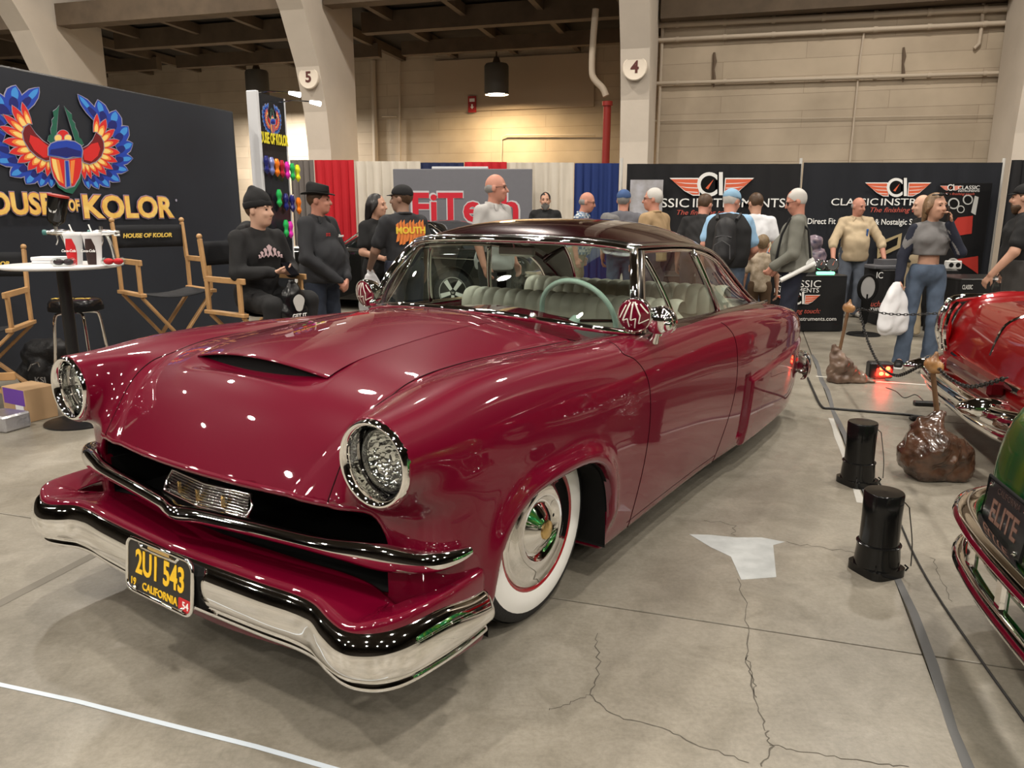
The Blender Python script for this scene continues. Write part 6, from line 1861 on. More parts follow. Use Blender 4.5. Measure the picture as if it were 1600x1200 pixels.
p15, j15, H15 = person('stout man in a beige button shirt leaning on the table behind', stand(1336, 370, 10.95), -1.65, 1.67, 1.14, belly=.03, J=dict(elL=(-.34, .10, 1.12), wrL=(-.36, .22, .90), elR=(.34, .10, 1.12), wrR=(.36, .22, .90)), head=(.5, -.15), collar=True, skin='ruddy', shirt=C_BEIGE, sleeve='rolled', trousers=cloth('faded_denim', (.13, .15, .19)), shoes=S_TAN, hair=H_GREY, hair_style='fringe', hem=.84)
MB().bbox((-.115, .168, 1.215), (-.085, .178, 1.25), .004).box((-.110, .170, 1.15), (-.098, .174, 1.22)).box((-.100, .170, 1.16), (-.088, .174, 1.22)).build('ribbon_badge', mat('ribbon_blue', (.03, .10, .30), rough=.5), p15)
p16, j16, H16 = person('bald man in a striped black shirt standing behind the girl', stand(1442, 340, 9.3), 3.0, 1.67, 1.05, head=(.0, -.1), skin='pale', shirt=C_BLACK, trousers=C_KHAKI, shoes=S_TAN, hair=H_GREY, hair_style='fringe')
for k in range(4):
    MB().tube([(-.205 + .002 * k, .03 - .05 * math.cos(t), 1.12 - .045 * k + .0) for t in np.linspace(0, math.pi, 8)], .006, 6).build('sleeve_stripe', C_WHITE, p16, True)
p17, j17, H17 = person('young woman with long light brown hair in cropped top and jeans', stand(1448, 430, 7.30), -1.80, 1.645, .93, female=True, crop=True, sleeve='long', head=(.55, 0), skin='fair', shirt=C_GREYTEE, trousers=C_JEAN, shoes=S_BLACK, shoe_sole=S_WHITE, hair=H_LIGHT, hair_style='long',
       J=dict(elL=(-.25, .10, 1.18), wrL=(-.115, .13, 1.46), elR=(.24, .0, 1.14), wrR=(.27, .07, .90), kneeL=(-.10, .05, .50), kneeR=(.13, .02, .50), ankR=(.16, .02, .09), toeR=(.22, .17, .03), ankL=(-.11, .0, .09)),
       hands=(dict(d=(.15, .1, 1), n=(.8, .3, 0), curl=.6), dict(d=(.0, .2, -1), n=(-1, 0, 0), curl=1.1)))
_g = 1.645 / 1.75
for s in 'LR':
    sl = Field(.02, .003, 6).cap(j17['sh' + s], j17['el' + s], .062 * _g, .056 * _g).cap(j17['el' + s], j17['wr' + s], .056 * _g, .042 * _g).mesh('sleeve', C_NAVY, p17, .012)
MB().tube([H17(math.sin(a) * .088, .088 * math.cos(a) + .0, .105 + .01 * math.cos(a)) for a in np.linspace(-1.3, 1.3, 12)], .006, 6).build('sunglasses_arm', S_BLACK, p17, True)
for sx in (-1, 1):
    MB().ball(H17(sx * .034, .085, .112), (.026, .012, .016), 10, 6).build('sunglasses_lens', mat('dark_lens', (.01, .01, .01), rough=.08), p17, True)
ph = MB().bbox((-.004, -.035, -.07), (.004, .035, .07), .006, Matrix.Translation(j17['wrL'] + V3(.03, .015, .09))).build('telephone', S_BLACK, p17)
p18, j18, H18 = person('man in a black tee and cap at the right edge of the scene', stand(1592, 400, 7.5), 2.62, 1.73, 1.16, head=(-.2, 0), skin='fair', shirt=C_BLACK, trousers=cloth('charcoal_twill', (.05, .047, .045)), shoes=S_BLACK, hat='cap', hat_mat=cloth('black_cap_cloth'), hair=H_BROWN, beard=H_BROWN, J=dict(elL=(-.29, .06, 1.12), wrL=(-.30, .22, .90), elR=(.27, 0, 1.12)),
       hands=(dict(d=(.1, .5, -.8), n=(.6, -.6, 0), curl=.5), 'hang'))
# ------------------------------------------------------------------ chairs, tables, small things
M_WOOD = mat('blond_wood', (.52, .30, .13), rough=.45, noise=.18, nscale=14); M_CANVAS = cloth('black_canvas', (.010, .011, .014))
def director_chair(loc, rz, label, sz=.72, text=True):
    t = empty('director_chair', (loc[0], loc[1], 0), rz, label, 'chair', 'folding director chairs by the dark backdrop')
    w, d = .29, .22           # half width, half depth; faces -y
    B = lambda nm, p, q, a=.024, b=.045: MB().bar(p, q, a, b, (0, 1, 0) if abs(p[1] - q[1]) < .2 else (1, 0, 0), .004).build(nm, M_WOOD, t)
    for sx in (-1, 1):
        B('arm', (sx * w, -d - .05, sz + .24), (sx * w, d + .03, sz + .24), .045, .022)
        B('post', (sx * w, d, sz - .03), (sx * w, d, sz + .24)); B('post', (sx * w, -d + .02, sz - .03), (sx * w, -d + .02, sz + .24))
        B('back_post', (sx * w, d + .01, sz + .24), (sx * w, d + .05, sz + .55))
        MB().ball((sx * w, d + .052, sz + .57), .022, 12, 8).build('finial', M_WOOD, t, True)
        B('seat_rail', (sx * w, -d - .04, sz - .02), (sx * w, d + .04, sz - .02), .03, .05)
        B('foot_rail', (sx * w * 1.02, -d - .08, .03), (sx * w * 1.02, d + .08, .03), .03, .045)
        for yy in (-d + .01, d - .01):
            B('leg', (sx * w, yy + sx * .012, sz - .04), (-sx * w, yy + sx * .012, .05), .022, .045)
    B('cross_bar', (-w * .45, -d - .02, .36), (w * .45, -d - .02, .36)); B('foot_rest', (-w, -d - .04, .28), (w, -d - .04, .28), .06, .02)
    G = [[(x, y, sz - .005 - .045 * (1 - (x / w) ** 2)) for y in np.linspace(-d, d, 5)] for x in np.linspace(-w, w, 13)]
    o = MB().grid(G).build('seat', M_CANVAS, t, True); o.modifiers.new('thickness', 'SOLIDIFY').thickness = .006
    G = [[(x, d + .035 + .03 * (1 - (x / w) ** 2), z) for z in np.linspace(sz + .34, sz + .53, 5)] for x in np.linspace(-w - .01, w + .01, 13)]
    o = MB().grid(G).build('backrest', M_CANVAS, t, True); o.modifiers.new('thickness', 'SOLIDIFY').thickness = .006
    if text: text_obj('back_lettering', 'HOUSE OF KOLOR', .048, mat('print_gold', (.75, .52, .10), rough=.6), t, frame((1, 0, 0), (0, 0, 1), (0, -1, 0), (-.02, d + .03, sz + .44)), .002, .002, .2)
    return t
director_chair((at_y(258, 420, 6.5).x, 6.5), .80, 'empty wooden director chair with black canvas behind the bar table', .84)
_c = director_chair((P1L[0] - .02, P1L[1] + .03), .95, 'wooden director chair under the seated man in the beanie', .72, False)
director_chair((at_y(-35, 500, 5.75).x, 5.75), .25, 'wooden director chair cut off by the left edge', .64)

# bar table
c = at_z(122, 662); TB = (c.x, c.y + .05)
tb = empty('bar_table', (*TB, 0), 0, 'tall round white topped bar table on a black pedestal', 'table')
zt = at_y(130, 413, TB[1]).z
MB().lathe([(.0005, zt - .022), (.36, zt - .022), (.385, zt - .012), (.385, zt - .002), (.38, zt), (.0005, zt)], 48).build('table_top', mat('white_table_top', (.74, .74, .75), rough=.3), tb, True)
MB().tube([(0, 0, .03), (0, 0, zt - .02)], .04, 20).build('pedestal', mat('black_powder_coat', (.008, .008, .009), rough=.35), tb, True)
MB().lathe([(.24, 0), (.24, .01), (.15, .028), (.05, .05)], 36).build('base_plate', mat('black_powder_coat'), tb, True)
# stool
sp = at_y(119, 480, 6.15); ST = (sp.x, 6.15)
st = empty('bar_stool', (*ST, 0), 0, 'round black vinyl bar stool with chrome legs behind the bar table', 'stool')
zs = .80
MB().lathe([(.0005, zs), (.15, zs), (.185, zs - .012), (.198, zs - .035), (.198, zs - .085), (.185, zs - .10), (.0005, zs - .10)], 36).build('seat', mat('black_vinyl', (.008, .008, .009), rough=.22), st, True)
MB().lathe([(.201, zs - .095), (.201, zs - .06)], 36, cap=False).build('seat_band', M_BLACK, st, True)
text_obj('seat_lettering', 'KOLOR', .09, mat('print_gold'), st, Matrix.Translation((0, -.05, zs + .001)), .001, .002)
for k in range(4):
    a = math.pi / 4 + k * math.pi / 2
    d = Vector((math.cos(a), math.sin(a), 0))
    MB().tube(catmull([tuple(d * .02 + Vector((0, 0, zs - .115))), tuple(d * .12 + Vector((0, 0, zs - .118))), tuple(d * .165 + Vector((0, 0, zs - .16))), tuple(d * .19 + Vector((0, 0, zs - .4))), tuple(d * .235 + Vector((0, 0, .01)))], 5), .012, 10).build('leg', M_CHROME, st, True)
    MB().lathe([(.018, 0), (.018, .03)], 12, Matrix.Translation(d * .235)).build('foot_cap', mat('grey_rubber', (.2, .2, .2), rough=.7), st)
MB().tube([(.215 * math.cos(a), .215 * math.sin(a), .27) for a in np.linspace(0, 2 * math.pi, 40, endpoint=False)], .010, 8, closed=True).build('foot_ring', M_CHROME, st, True)
# things on the bar table
def on_table(u, v, dy=0.0):
    p = at_z(u, v, zt); return Vector((p.x, p.y + dy, zt))
def cup(u, label, stripe, dy):
    p = on_table(u, 413, 0)
    t = empty('drink_cup', p, 0, label, 'cup')
    t.scale = (1.25, 1.25, 1.25)
    MB().lathe([(.033, 0), (.047, .155), (.049, .158)], 28).build('cup', mat('paper_cup', (.74, .74, .74), rough=.5), t, True)
    MB().lathe([(.050, .156), (.051, .166), (.046, .174), (.0005, .174)], 28).build('lid', mat('white_plastic_lid', (.78, .78, .78), rough=.3), t, True)
    MB().tube([(.005, 0, .16), (-.012, 0, .215)], .004, 8).build('straw', mat('white_plastic_lid'), t)
    G = [[((.0352 + .014 * z / .155 + .0004) * math.cos(a), (.0352 + .014 * z / .155 + .0004) * math.sin(a), z) for a in np.linspace(a0, a1, 8)] for z, a0, a1 in ((.0, -2.6, -.9), (.06, -2.5, -.8), (.10, -2.2, -.9), (.14, -1.9, -1.2))]
    MB().grid(np.array(G), flip=True).build('bottle_print', stripe, t, True)
    text_obj('cup_lettering', 'Coca-Cola', .020, mat('print_white'), t, frame((1, 0, 0), (0, 0, 1), (0, -1, 0), (-.008, -.0445, .075)), .0005, .0005, .25, xs=.9)
cup(119, 'white paper cup with red bottle print and straw, left of the pair', mat('cup_red', (.55, .01, .015), rough=.5), -.05)
cup(149, 'white paper cup with dark bottle print and straw, right of the pair', mat('cup_cola', (.03, .012, .01), rough=.5), -.09)
def spray_gun(p, label, cupped):
    t = empty('spray_gun', p, .1, label, 'spray gun')
    m = mat('brushed_aluminium', (.72, .72, .70), rough=.22, metal=1.0)
    z = .19
    MB().tube([(.02, 0, 0), (.02, 0, .012)], .05, 16).build('stand_foot', M_GOLD if cupped else m, t, True)
    MB().tube(catmull([(.045, 0, .015), (.035, 0, .09), (.02, 0, .15), (.0, 0, z + .01)], 4), [.012] * 13, 10).build('handle', m, t, True)
    MB().lathe([(.010, -.10), (.016, -.09), (.016, -.07), (.022, -.06), (.022, .03), (.016, .04), (.016, .07), (.010, .075)], 16, frame((0, 1, 0), (0, 0, 1), (1, 0, 0), (0, 0, z + .015))).build('gun_body', m, t, True)
    MB().lathe([(.012, 0), (.020, .012), (.020, .03)], 14, frame((0, 1, 0), (0, 0, 1), (-1, 0, 0), (-.09, 0, z + .015))).build('air_cap', mat('teal_cap', (.05, .18, .17), rough=.3), t, True)
    MB().tube(catmull([(-.03, 0, z), (-.025, 0, z - .04), (-.04, 0, z - .075)], 4), .006, 8).build('trigger', m, t, True)
    for zz in (.022, -.002): MB().tube([(.06, 0, z + zz), (.10, 0, z + zz)], .009, 10).build('knob', m, t, True)
    MB().tube([(-.03, 0, z + .02), (-.03, 0, z + .06)], .014, 12).build('cup_port', m, t, True)
    if cupped:
        d = Vector((.22, 0, 1)).normalized(); o = Vector((-.03, 0, z + .06))
        M = frame(Vector((1, 0, -.22)), (0, 1, 0), d, o)
        MB().lathe([(.018, 0), (.055, .035), (.062, .05), (.070, .215), (.070, .22)], 28, M).build('paint_cup', mat('gloss_black_cup', (.006, .006, .006), rough=.12), t, True)
        MB().lathe([(.073, .215), (.073, .228), (.03, .232), (.0005, .232)], 28, M).build('cup_lid', mat('cup_lid_red', (.35, .03, .02), rough=.4), t, True)
        e = MB()
        for sx in (-1, 1):
            e.prism([(sx * .004, -.012), (sx * .022, -.006), (sx * .030, .022), (sx * .018, .006), (sx * .006, .004)][::sx], 0, .001, M @ frame((1, 0, 0), (0, 0, 1), (0, -1, 0), (0, -.067, .11)))
        e.build('cup_print', mat('print_silver', (.5, .5, .48), rough=.5), t)
    return t
spray_gun(on_table(100, 407), 'silver spray gun carrying a black paint cup on the bar table', True)
spray_gun(on_table(170, 408), 'silver spray gun without a cup on the bar table', False)
p = on_table(82, 411)
tag(MB().bbox((-.10, -.08, 0), (.11, .08, .018), .004).bbox((-.11, -.07, .0185), (.08, .07, .045), .004).build('brochure_stack', mat('white_paper', (.7, .7, .72), rough=.6), None, loc=p), 'stack of white boxes and brochures on the bar table', 'papers')
def goggles(p, label, colr):
    t = empty('goggles_case', p, .2, label, 'case')
    MB().bbox((-.07, -.045, 0), (.07, .045, .055), .018).build('clear_case', M_CLEAR, t, True)
    MB().ball((-.03, 0, .028), (.032, .03, .022), 14, 8).ball((.03, 0, .028), (.032, .03, .022), 14, 8).build('shield', mat('shield_' + str(colr[0]), colr, rough=.15), t, True)
goggles(on_table(178, 415), 'clear case with something bright red on the bar table', (.6, .02, .03))
goggles(on_table(100, 416), 'clear case with dark lenses at the table front', (.03, .015, .02))

# floor items on the left
bp = at_z(47, 618)
Field(.05, .006, 1).cap((-.12, 0, .13), (.12, 0, .13), .13, .13).cap((-.06, 0, .3), (.08, 0, .32), .13, .12).cap((0, -.12, .12), (0, -.12, .2), .09, .08).plane((0, 0, .002), (0, 0, -1)).mesh('rucksack', mat('black_nylon', (.010, .010, .011), rough=.55, bump=.4, bscale=25), None, .015)
o = COL.objects['rucksack']; o.location = (bp.x + .02, bp.y + .25, 0)
tag(o, 'slumped black rucksack on the floor by the bar stool', 'bag')
MB().tube([(-.04, -.2, .2), (0, -.215, .25), (.05, -.2, .27), (.06, -.2, .23)], .006, 6).build('zip_pull', mat('grey_metal', (.4, .4, .4), rough=.3, metal=1), o, True)
text_obj('rucksack_lettering', 'KSI', .07, mat('print_dim', (.3, .3, .3), rough=.6), o, frame((1, 0, 0), (0, -.1, 1), (0, -1, -.1), (.06, -.215, .12)), .001, .001)
bx = at_z(38, 660)
cbx = tag(MB().bbox((-.16, -.11, 0), (.13, .11, .24), .004).build('carton', mat('cardboard', (.40, .26, .14), rough=.8, noise=.1, nscale=5), None, loc=(bx.x - .02, bx.y + .14, 0), rz=-.5), 'brown cardboard carton with purple print by the left chair', 'box')
MB().box((-.14, -.1105, .12), (.12, -.11, .235)).build('purple_print', mat('print_purple', (.12, .04, .30), rough=.6), cbx)
MB().box((.0, -.112, .03), (.10, -.1112, .12)).build('shipping_label', mat('white_paper'), cbx)
sx = at_z(4, 676)
tag(MB().bbox((-.16, -.10, 0), (.10, .10, .115), .012).build('foil_box', mat('silver_foil', (.55, .55, .58), rough=.3, metal=.8, bump=.6, bscale=14), None, loc=(sx.x - .02, sx.y + .1, 0), rz=-.35), 'silver foil wrapped box on the floor at the left edge', 'box')

# things held by people
def bag(name, loc, rz, w, h, dpt, material, label, handles=True):
    f = Field(.06, .006, len(label))
    for k in np.linspace(0, 1, 9):
        q = 1 - .8 * k ** 2.2
        f.cap((-w * .30 * q, 0, h * (.14 + .86 * k)), (w * .30 * q, 0, h * (.14 + .86 * k)), dpt * (q * .75 + .12), dpt * (q * .75 + .12))
    o = f.mesh(name, material, None, .011); o.location = loc; o.rotation_euler = (0, 0, rz)
    return tag(o, label, 'bag')
plast = mat('white_plastic_bag', (.70, .70, .72), rough=.35, trans=.0)
wr = COL.objects
def world(root, p): return root.matrix_basis @ Vector(p)
g17 = world(p17, j17['wrR'])
bag('carrier_bag', (g17.x - .03, g17.y - .03, g17.z - .52), .2, .24, .48, .085, plast, 'white plastic carrier bag hanging from the girl\'s hand')
g4 = world(p4, j4['wrL'])
gb = bag('carrier_bag', (g4.x + .0, g4.y + .02, g4.z - .50), .3, .24, .46, .06, plast, 'white plastic carrier bag held by the man with the flaming logo')
text_obj('bag_print', 'Dad', .09, M_BLACK, gb, frame((1, 0, 0), (0, 0, 1), (0, -1, 0), (0, -.075, .2)), .001, .001, .3)
g1_ = world(p1, (j1['wrL'] + j1['wrR']) / 2)
ph = tag(MB().bbox((-.04, -.006, -.075), (.04, .006, .075), .006).build('mobile_phone', mat('phone_glass', (.006, .006, .008), rough=.08), None, loc=world(p1, (0, .43, 1.05)), rz=-2.2), 'black mobile phone in the seated man\'s hands', 'phone')
ph.rotation_euler = (.9, 0, -2.2)
sbg = bag('gift_bag', world(p1, (.03, .47, .62)), -2.2, .26, .34, .05, mat('gloss_black_bag', (.006, .006, .007), rough=.25), 'glossy black gift bag with white portrait print on the seated man\'s lap')
Mg = frame((1, 0, 0), (0, 0, 1), (0, -1, 0), (0, -.075, .15)); Mg = rotm('Z', math.pi) @ Mg
MB().prism([(.05 * math.cos(a) * (1 + .15 * math.sin(3 * a)), .065 * math.sin(a)) for a in np.linspace(0, 2 * math.pi, 20, endpoint=False)], 0, .002, Mg @ Matrix.Translation((0, .03, 0))).build('portrait_print', mat('print_silver'), sbg)
text_obj('bag_lettering', 'GET IT', .045, mat('print_white'), sbg, Mg @ Matrix.Translation((0, -.07, 0)), .001, .001)
g14 = world(p14, j14['wrL'])
for k, (dx, dz) in enumerate(((0, 0), (.03, .035))):
    a = at_y(1219, 438, g14.y - .06); b = at_y(1273, 411, g14.y - .06)
    A = Vector((a.x + dx + (.08 if k else 0), g14.y - .07 + .05 * k, a.z + dz + (.02 if k else 0))); B = Vector((b.x, g14.y - .07 + .05 * k, b.z + dz))
    o = tag(MB().tube([tuple(A - A), tuple(B - A)], .024, 16).build('paper_tube', mat('white_tube', (.72, .72, .70), rough=.5), None, True, loc=A), 'long white paper tube in the fleece wearer\'s hand, %s one' % ('lower front' if k == 0 else 'upper rear'), 'tube', 'white paper tubes')
g18 = world(p18, j18['wrL'])
bt = tag(MB().lathe([(.03, 0), (.032, .01), (.032, .10), (.026, .13), (.012, .16), (.012, .18)], 20).build('water_bottle', M_CLEAR, None, True, loc=(g18.x + .02, g18.y - .06, g18.z - .22)), 'clear water bottle in the hand of the man in black', 'bottle')
MB().lathe([(.014, .175), (.014, .195)], 14).build('bottle_cap', mat('white_plastic_lid'), bt)

# black pails and burl posts on the right
def pail(u, v, label, s=1.0):
    p = at_z(u, v)
    t = empty('black_pail', (p.x, p.y + .09, 0), .35, label, 'pail')
    mg = mat('gloss_black_plastic', (.006, .006, .006), rough=.14)
    sq = [(.089 * s * math.copysign(abs(math.cos(a)) ** .45, math.cos(a)), .089 * s * math.copysign(abs(math.sin(a)) ** .45, math.sin(a))) for a in np.linspace(0, 2 * math.pi, 40, endpoint=False)]
    MB().prism(sq, 0, .035 * s).build('base', mg, t, True, auto=50)
    MB().lathe([(.090 * s, .03 * s), (.088 * s, .06 * s), (.083 * s, .125 * s), (.084 * s, .13 * s), (.077 * s, .135 * s), (.076 * s, .25 * s), (.078 * s, .350 * s), (.074 * s, .356 * s), (.0005, .358 * s)], 40).build('shell', mg, t, True)
    MB().tube([(.085 * s * math.cos(a), .085 * s * math.sin(a), .130 * s) for a in np.linspace(0, 2 * math.pi, 40, endpoint=False)], .003, 6, closed=True).build('rim_bead', mg, t, True)
    MB().tube(catmull([(.085 * s, -.02, .31 * s), (.04, -.09 * s, .315 * s), (.035, -.10 * s, .30 * s), (.07 * s, -.10 * s, .16 * s), (.09 * s, -.09 * s, .05 * s)], 4), .0025, 6).build('wire_handle', mat('dark_wire', (.10, .10, .10), rough=.3, metal=1), t, True)
    for a in (-2.4, -.9, .4): MB().tube([(.11 * s * math.cos(a), .11 * s * math.sin(a), .03 * s), (.118 * s * math.cos(a), .118 * s * math.sin(a), .045 * s), (.104 * s * math.cos(a), .104 * s * math.sin(a), .055 * s)], .004, 6).build('clip', mg, t, True)
    return t
pail(1384, 908, 'glossy black upturned pail on the floor nearest the camera', 1.0)
pail(1350, 764, 'glossy black upturned pail further back behind the nearer pail', 1.0)
M_BURL = mat('varnished_burl', (.105, .050, .028), rough=.25, coat=.6, col2=(.018, .009, .006), nscale=11, detail=8); M_BURLP = mat('weathered_burl', (.20, .13, .09), rough=.35, coat=.3, col2=(.07, .04, .028), nscale=8, detail=8)
M_POST = mat('post_wood', (.16, .085, .04), rough=.5, noise=.3, nscale=20); M_KNOB = mat('knob_wood', (.42, .22, .08), rough=.3, coat=.6, col2=(.14, .06, .025), nscale=12)
def burl(p, s, label, m, pts, post0, post1):
    t = empty('burl_post', p, 0, label, 'post')
    f = Field(.03 * s, .008, 9, rough=.009)
    for (a, b, ra, rb) in pts: f.cap(V3(*a) * s, V3(*b) * s, ra * s, rb * s)
    f.plane((0, 0, .001), (0, 0, -1)).mesh('burl_base', m, t, .011)
    MB().tube([post0, post1], .014, 10).build('pole', M_POST, t, True)
    k = Field(.015, .006, 3).ell(V3(*post1) + V3(-.01, 0, .03), (.040, .036, .042)).ell(V3(*post1) + V3(.024, -.016, .015), (.026, .028, .034)).cap(V3(*post1), V3(*post1) + V3(.01, 0, .10), .02, .012).mesh('knob', M_KNOB, t, .009)
    return t
q1 = at_z(1472, 752); Q1 = Vector((q1.x, q1.y + .08, 0))
top1 = at_y(1457, 578, Q1.y) - Q1
burl(Q1, 1.0, 'varnished brown burl wood post with chain in front of the red car', M_BURL, [((-.10, 0, .12), (-.07, .02, .26), .12, .085), ((-.06, 0, .26), (-.005, .02, .36), .075, .035), ((-.05, -.02, .17), (.09, -.02, .12), .13, .10), ((.08, -.03, .08), (.14, -.02, .05), .075, .05), ((-.08, -.04, .05), (.10, -.05, .05), .08, .07), ((-.02, -.05, .22), (.08, -.04, .20), .06, .045), ((.10, 0, .19), (.115, 0, .20), .035, .03)], (-.01, .02, .33), tuple(top1))
q2 = at_z(1330, 600); Q2 = Vector((q2.x, q2.y + .08, 0))
t0 = at_y(1311, 540, Q2.y) - Q2; top2 = at_y(1325, 486, Q2.y) - Q2
burl(Q2, 1.0, 'weathered grey brown driftwood post with chain near the car\'s rear', M_BURLP, [((-.13, 0, .04), (-.15, 0, .33), .06, .015), ((-.12, 0, .28), (-.03, -.01, .15), .03, .045), ((-.10, -.02, .03), (.22, -.04, .01), .07, .02), ((-.09, -.02, .14), (.10, -.02, .05), .07, .04), ((-.10, -.03, .22), (.0, -.03, .12), .05, .05), ((.07, 0, .09), (.14, 0, .05), .03, .03)], (t0.x, t0.y, .2), tuple(top2))
# chains of single links
M_CHAIN = mat('black_chain', (.02, .02, .02), rough=.3, metal=.6)
_link = None
def chain(pts, label):
    global _link
    C = catmull(pts, 40); L = np.concatenate([[0], np.cumsum(np.linalg.norm(np.diff(C, axis=0), axis=1))])
    t = empty('chain', tuple(C[0]), 0, label, 'chain')
    n = int(L[-1] / .030)
    for k in range(n):
        s = (k + .5) * .030
        p = np.array([np.interp(s, L, C[:, i]) for i in range(3)]); q = np.array([np.interp(s + .004, L, C[:, i]) for i in range(3)])
        d = Vector(q - p).normalized()
        if _link is None:
            ring = [(.0085 * math.cos(a), 0, .0135 * math.sin(a) + .006 * (1 if math.sin(a) > 0 else -1)) for a in np.linspace(0, 2 * math.pi, 10, endpoint=False)]
            _link = MB().tube(ring, .0036, 5, closed=True).build('link', M_CHAIN, t, True); o = _link
        else:
            o = _link.copy(); COL.objects.link(o); o.parent = t
        o.rotation_mode = 'QUATERNION'
        qd = Vector((0, 0, 1)).rotation_difference(d)
        o.rotation_quaternion = qd @ Matrix.Rotation(math.pi / 2 * (k % 2), 4, 'Z').to_quaternion()
        o.location = Vector(p) - Vector(C[0])
W1, W2 = Q1 + top1 + Vector((0, 0, .02)), Q2 + top2 + Vector((0, 0, .02))
W2r = W2 + Vector((.075, -.04, 0)); W1l = W1 + Vector((-.05, .03, 0)); W1r = W1 + Vector((.0, -.06, 0)); W2e = W2 + Vector((.06, .03, .01))
mid = lambda a, b, t, sag: tuple(a.lerp(b, t) - Vector((0, 0, sag)))
chain([tuple(W2r), mid(W2r, W1l, .25, .17), mid(W2r, W1l, .5, .24), mid(W2r, W1l, .75, .19), tuple(W1l)], 'black chain sagging between the two wooden posts')
E3 = Vector((2.08, 3.12, .80))
chain([tuple(W1r), mid(W1, E3, .3, .05), mid(W1, E3, .6, .07), tuple(E3)], 'black chain running right from the varnished burl post')
E4 = W2 + Vector((1.05, -.1, .02))
chain([tuple(W2e), mid(W2, E4, .35, .05), mid(W2, E4, .7, .045), tuple(E4)], 'black chain running right from the driftwood post')
# red floor light and cables
l0 = at_z(1381, 599)
ll = empty('floor_light', (l0.x, l0.y + .08, 0), -.15, 'small black floor light glowing red beside the driftwood post', 'light')
MB().bbox((-.10, -.02, .03), (.10, .10, .17), .012).build('housing', mat('black_powder_coat'), ll)
MB().box((-.045, -.024, .05), (.095, -.02, .155)).build('lens_panel', mat('dark_red_panel', (.12, .01, .01), rough=.2), ll)
mg = mat('red_led', (1, .1, .05), emit=(1, .10, .03), estr=9)
for a in (0, .052):
    for b in (.075, .125): MB().ball((a, -.024, b), (.020, .006, .018), 12, 6).build('led', mg, ll, True)
MB().bbox((-.05, -.01, 0), (.05, .06, .03), .008).build('foot', M_DARKCHROME, ll)
li = bpy.data.lights.new('led_glow', 'AREA'); li.size = .12; li.energy = 3.0; li.color = (1, .06, .03)
lo = bpy.data.objects.new('led_glow', li); link(lo, ll); lo.location = (.02, -.035, .10); lo.rotation_euler = (math.radians(65), 0, 0)
M_CORD = mat('black_cord', (.012, .012, .012), rough=.5)
def cord(px, r, label):
    P = [at_z(u, v) for u, v in px]; P = catmull([(p.x, p.y, r) for p in P], 6)
    o = P[0].copy(); return tag(MB().tube(P - o, r, 8).build('floor_cable', M_CORD, None, True, loc=tuple(o)), label, 'cord')
cord([(1262, 592), (1272, 615), (1284, 637), (1300, 640), (1360, 645), (1420, 650), (1452, 655)], .009, 'black power cord leading from the car\'s rear across the floor')
cord([(1372, 752), (1398, 800), (1428, 868), (1466, 935), (1530, 1030), (1600, 1128), (1660, 1210)], .0045, 'thin black cord running past the near pail to the corner')
cord([(1384, 606), (1400, 612), (1413, 622), (1430, 617), (1442, 626)], .003, 'thin grey lead of the red floor light')
pb = at_z(1447, 634); tag(MB().bbox((-.09, -.03, 0), (.09, .03, .035), .006).build('power_brick', M_CORD, None, loc=pb, rz=-.2), 'black power brick on the floor by the burl post', 'adapter')
pb = at_z(1434, 657); tag(MB().bbox((-.06, -.025, 0), (.06, .025, .03), .012).build('cord_connector', M_CORD, None, loc=pb, rz=-.1), 'black plug connector on the cord by the burl post', 'plug')
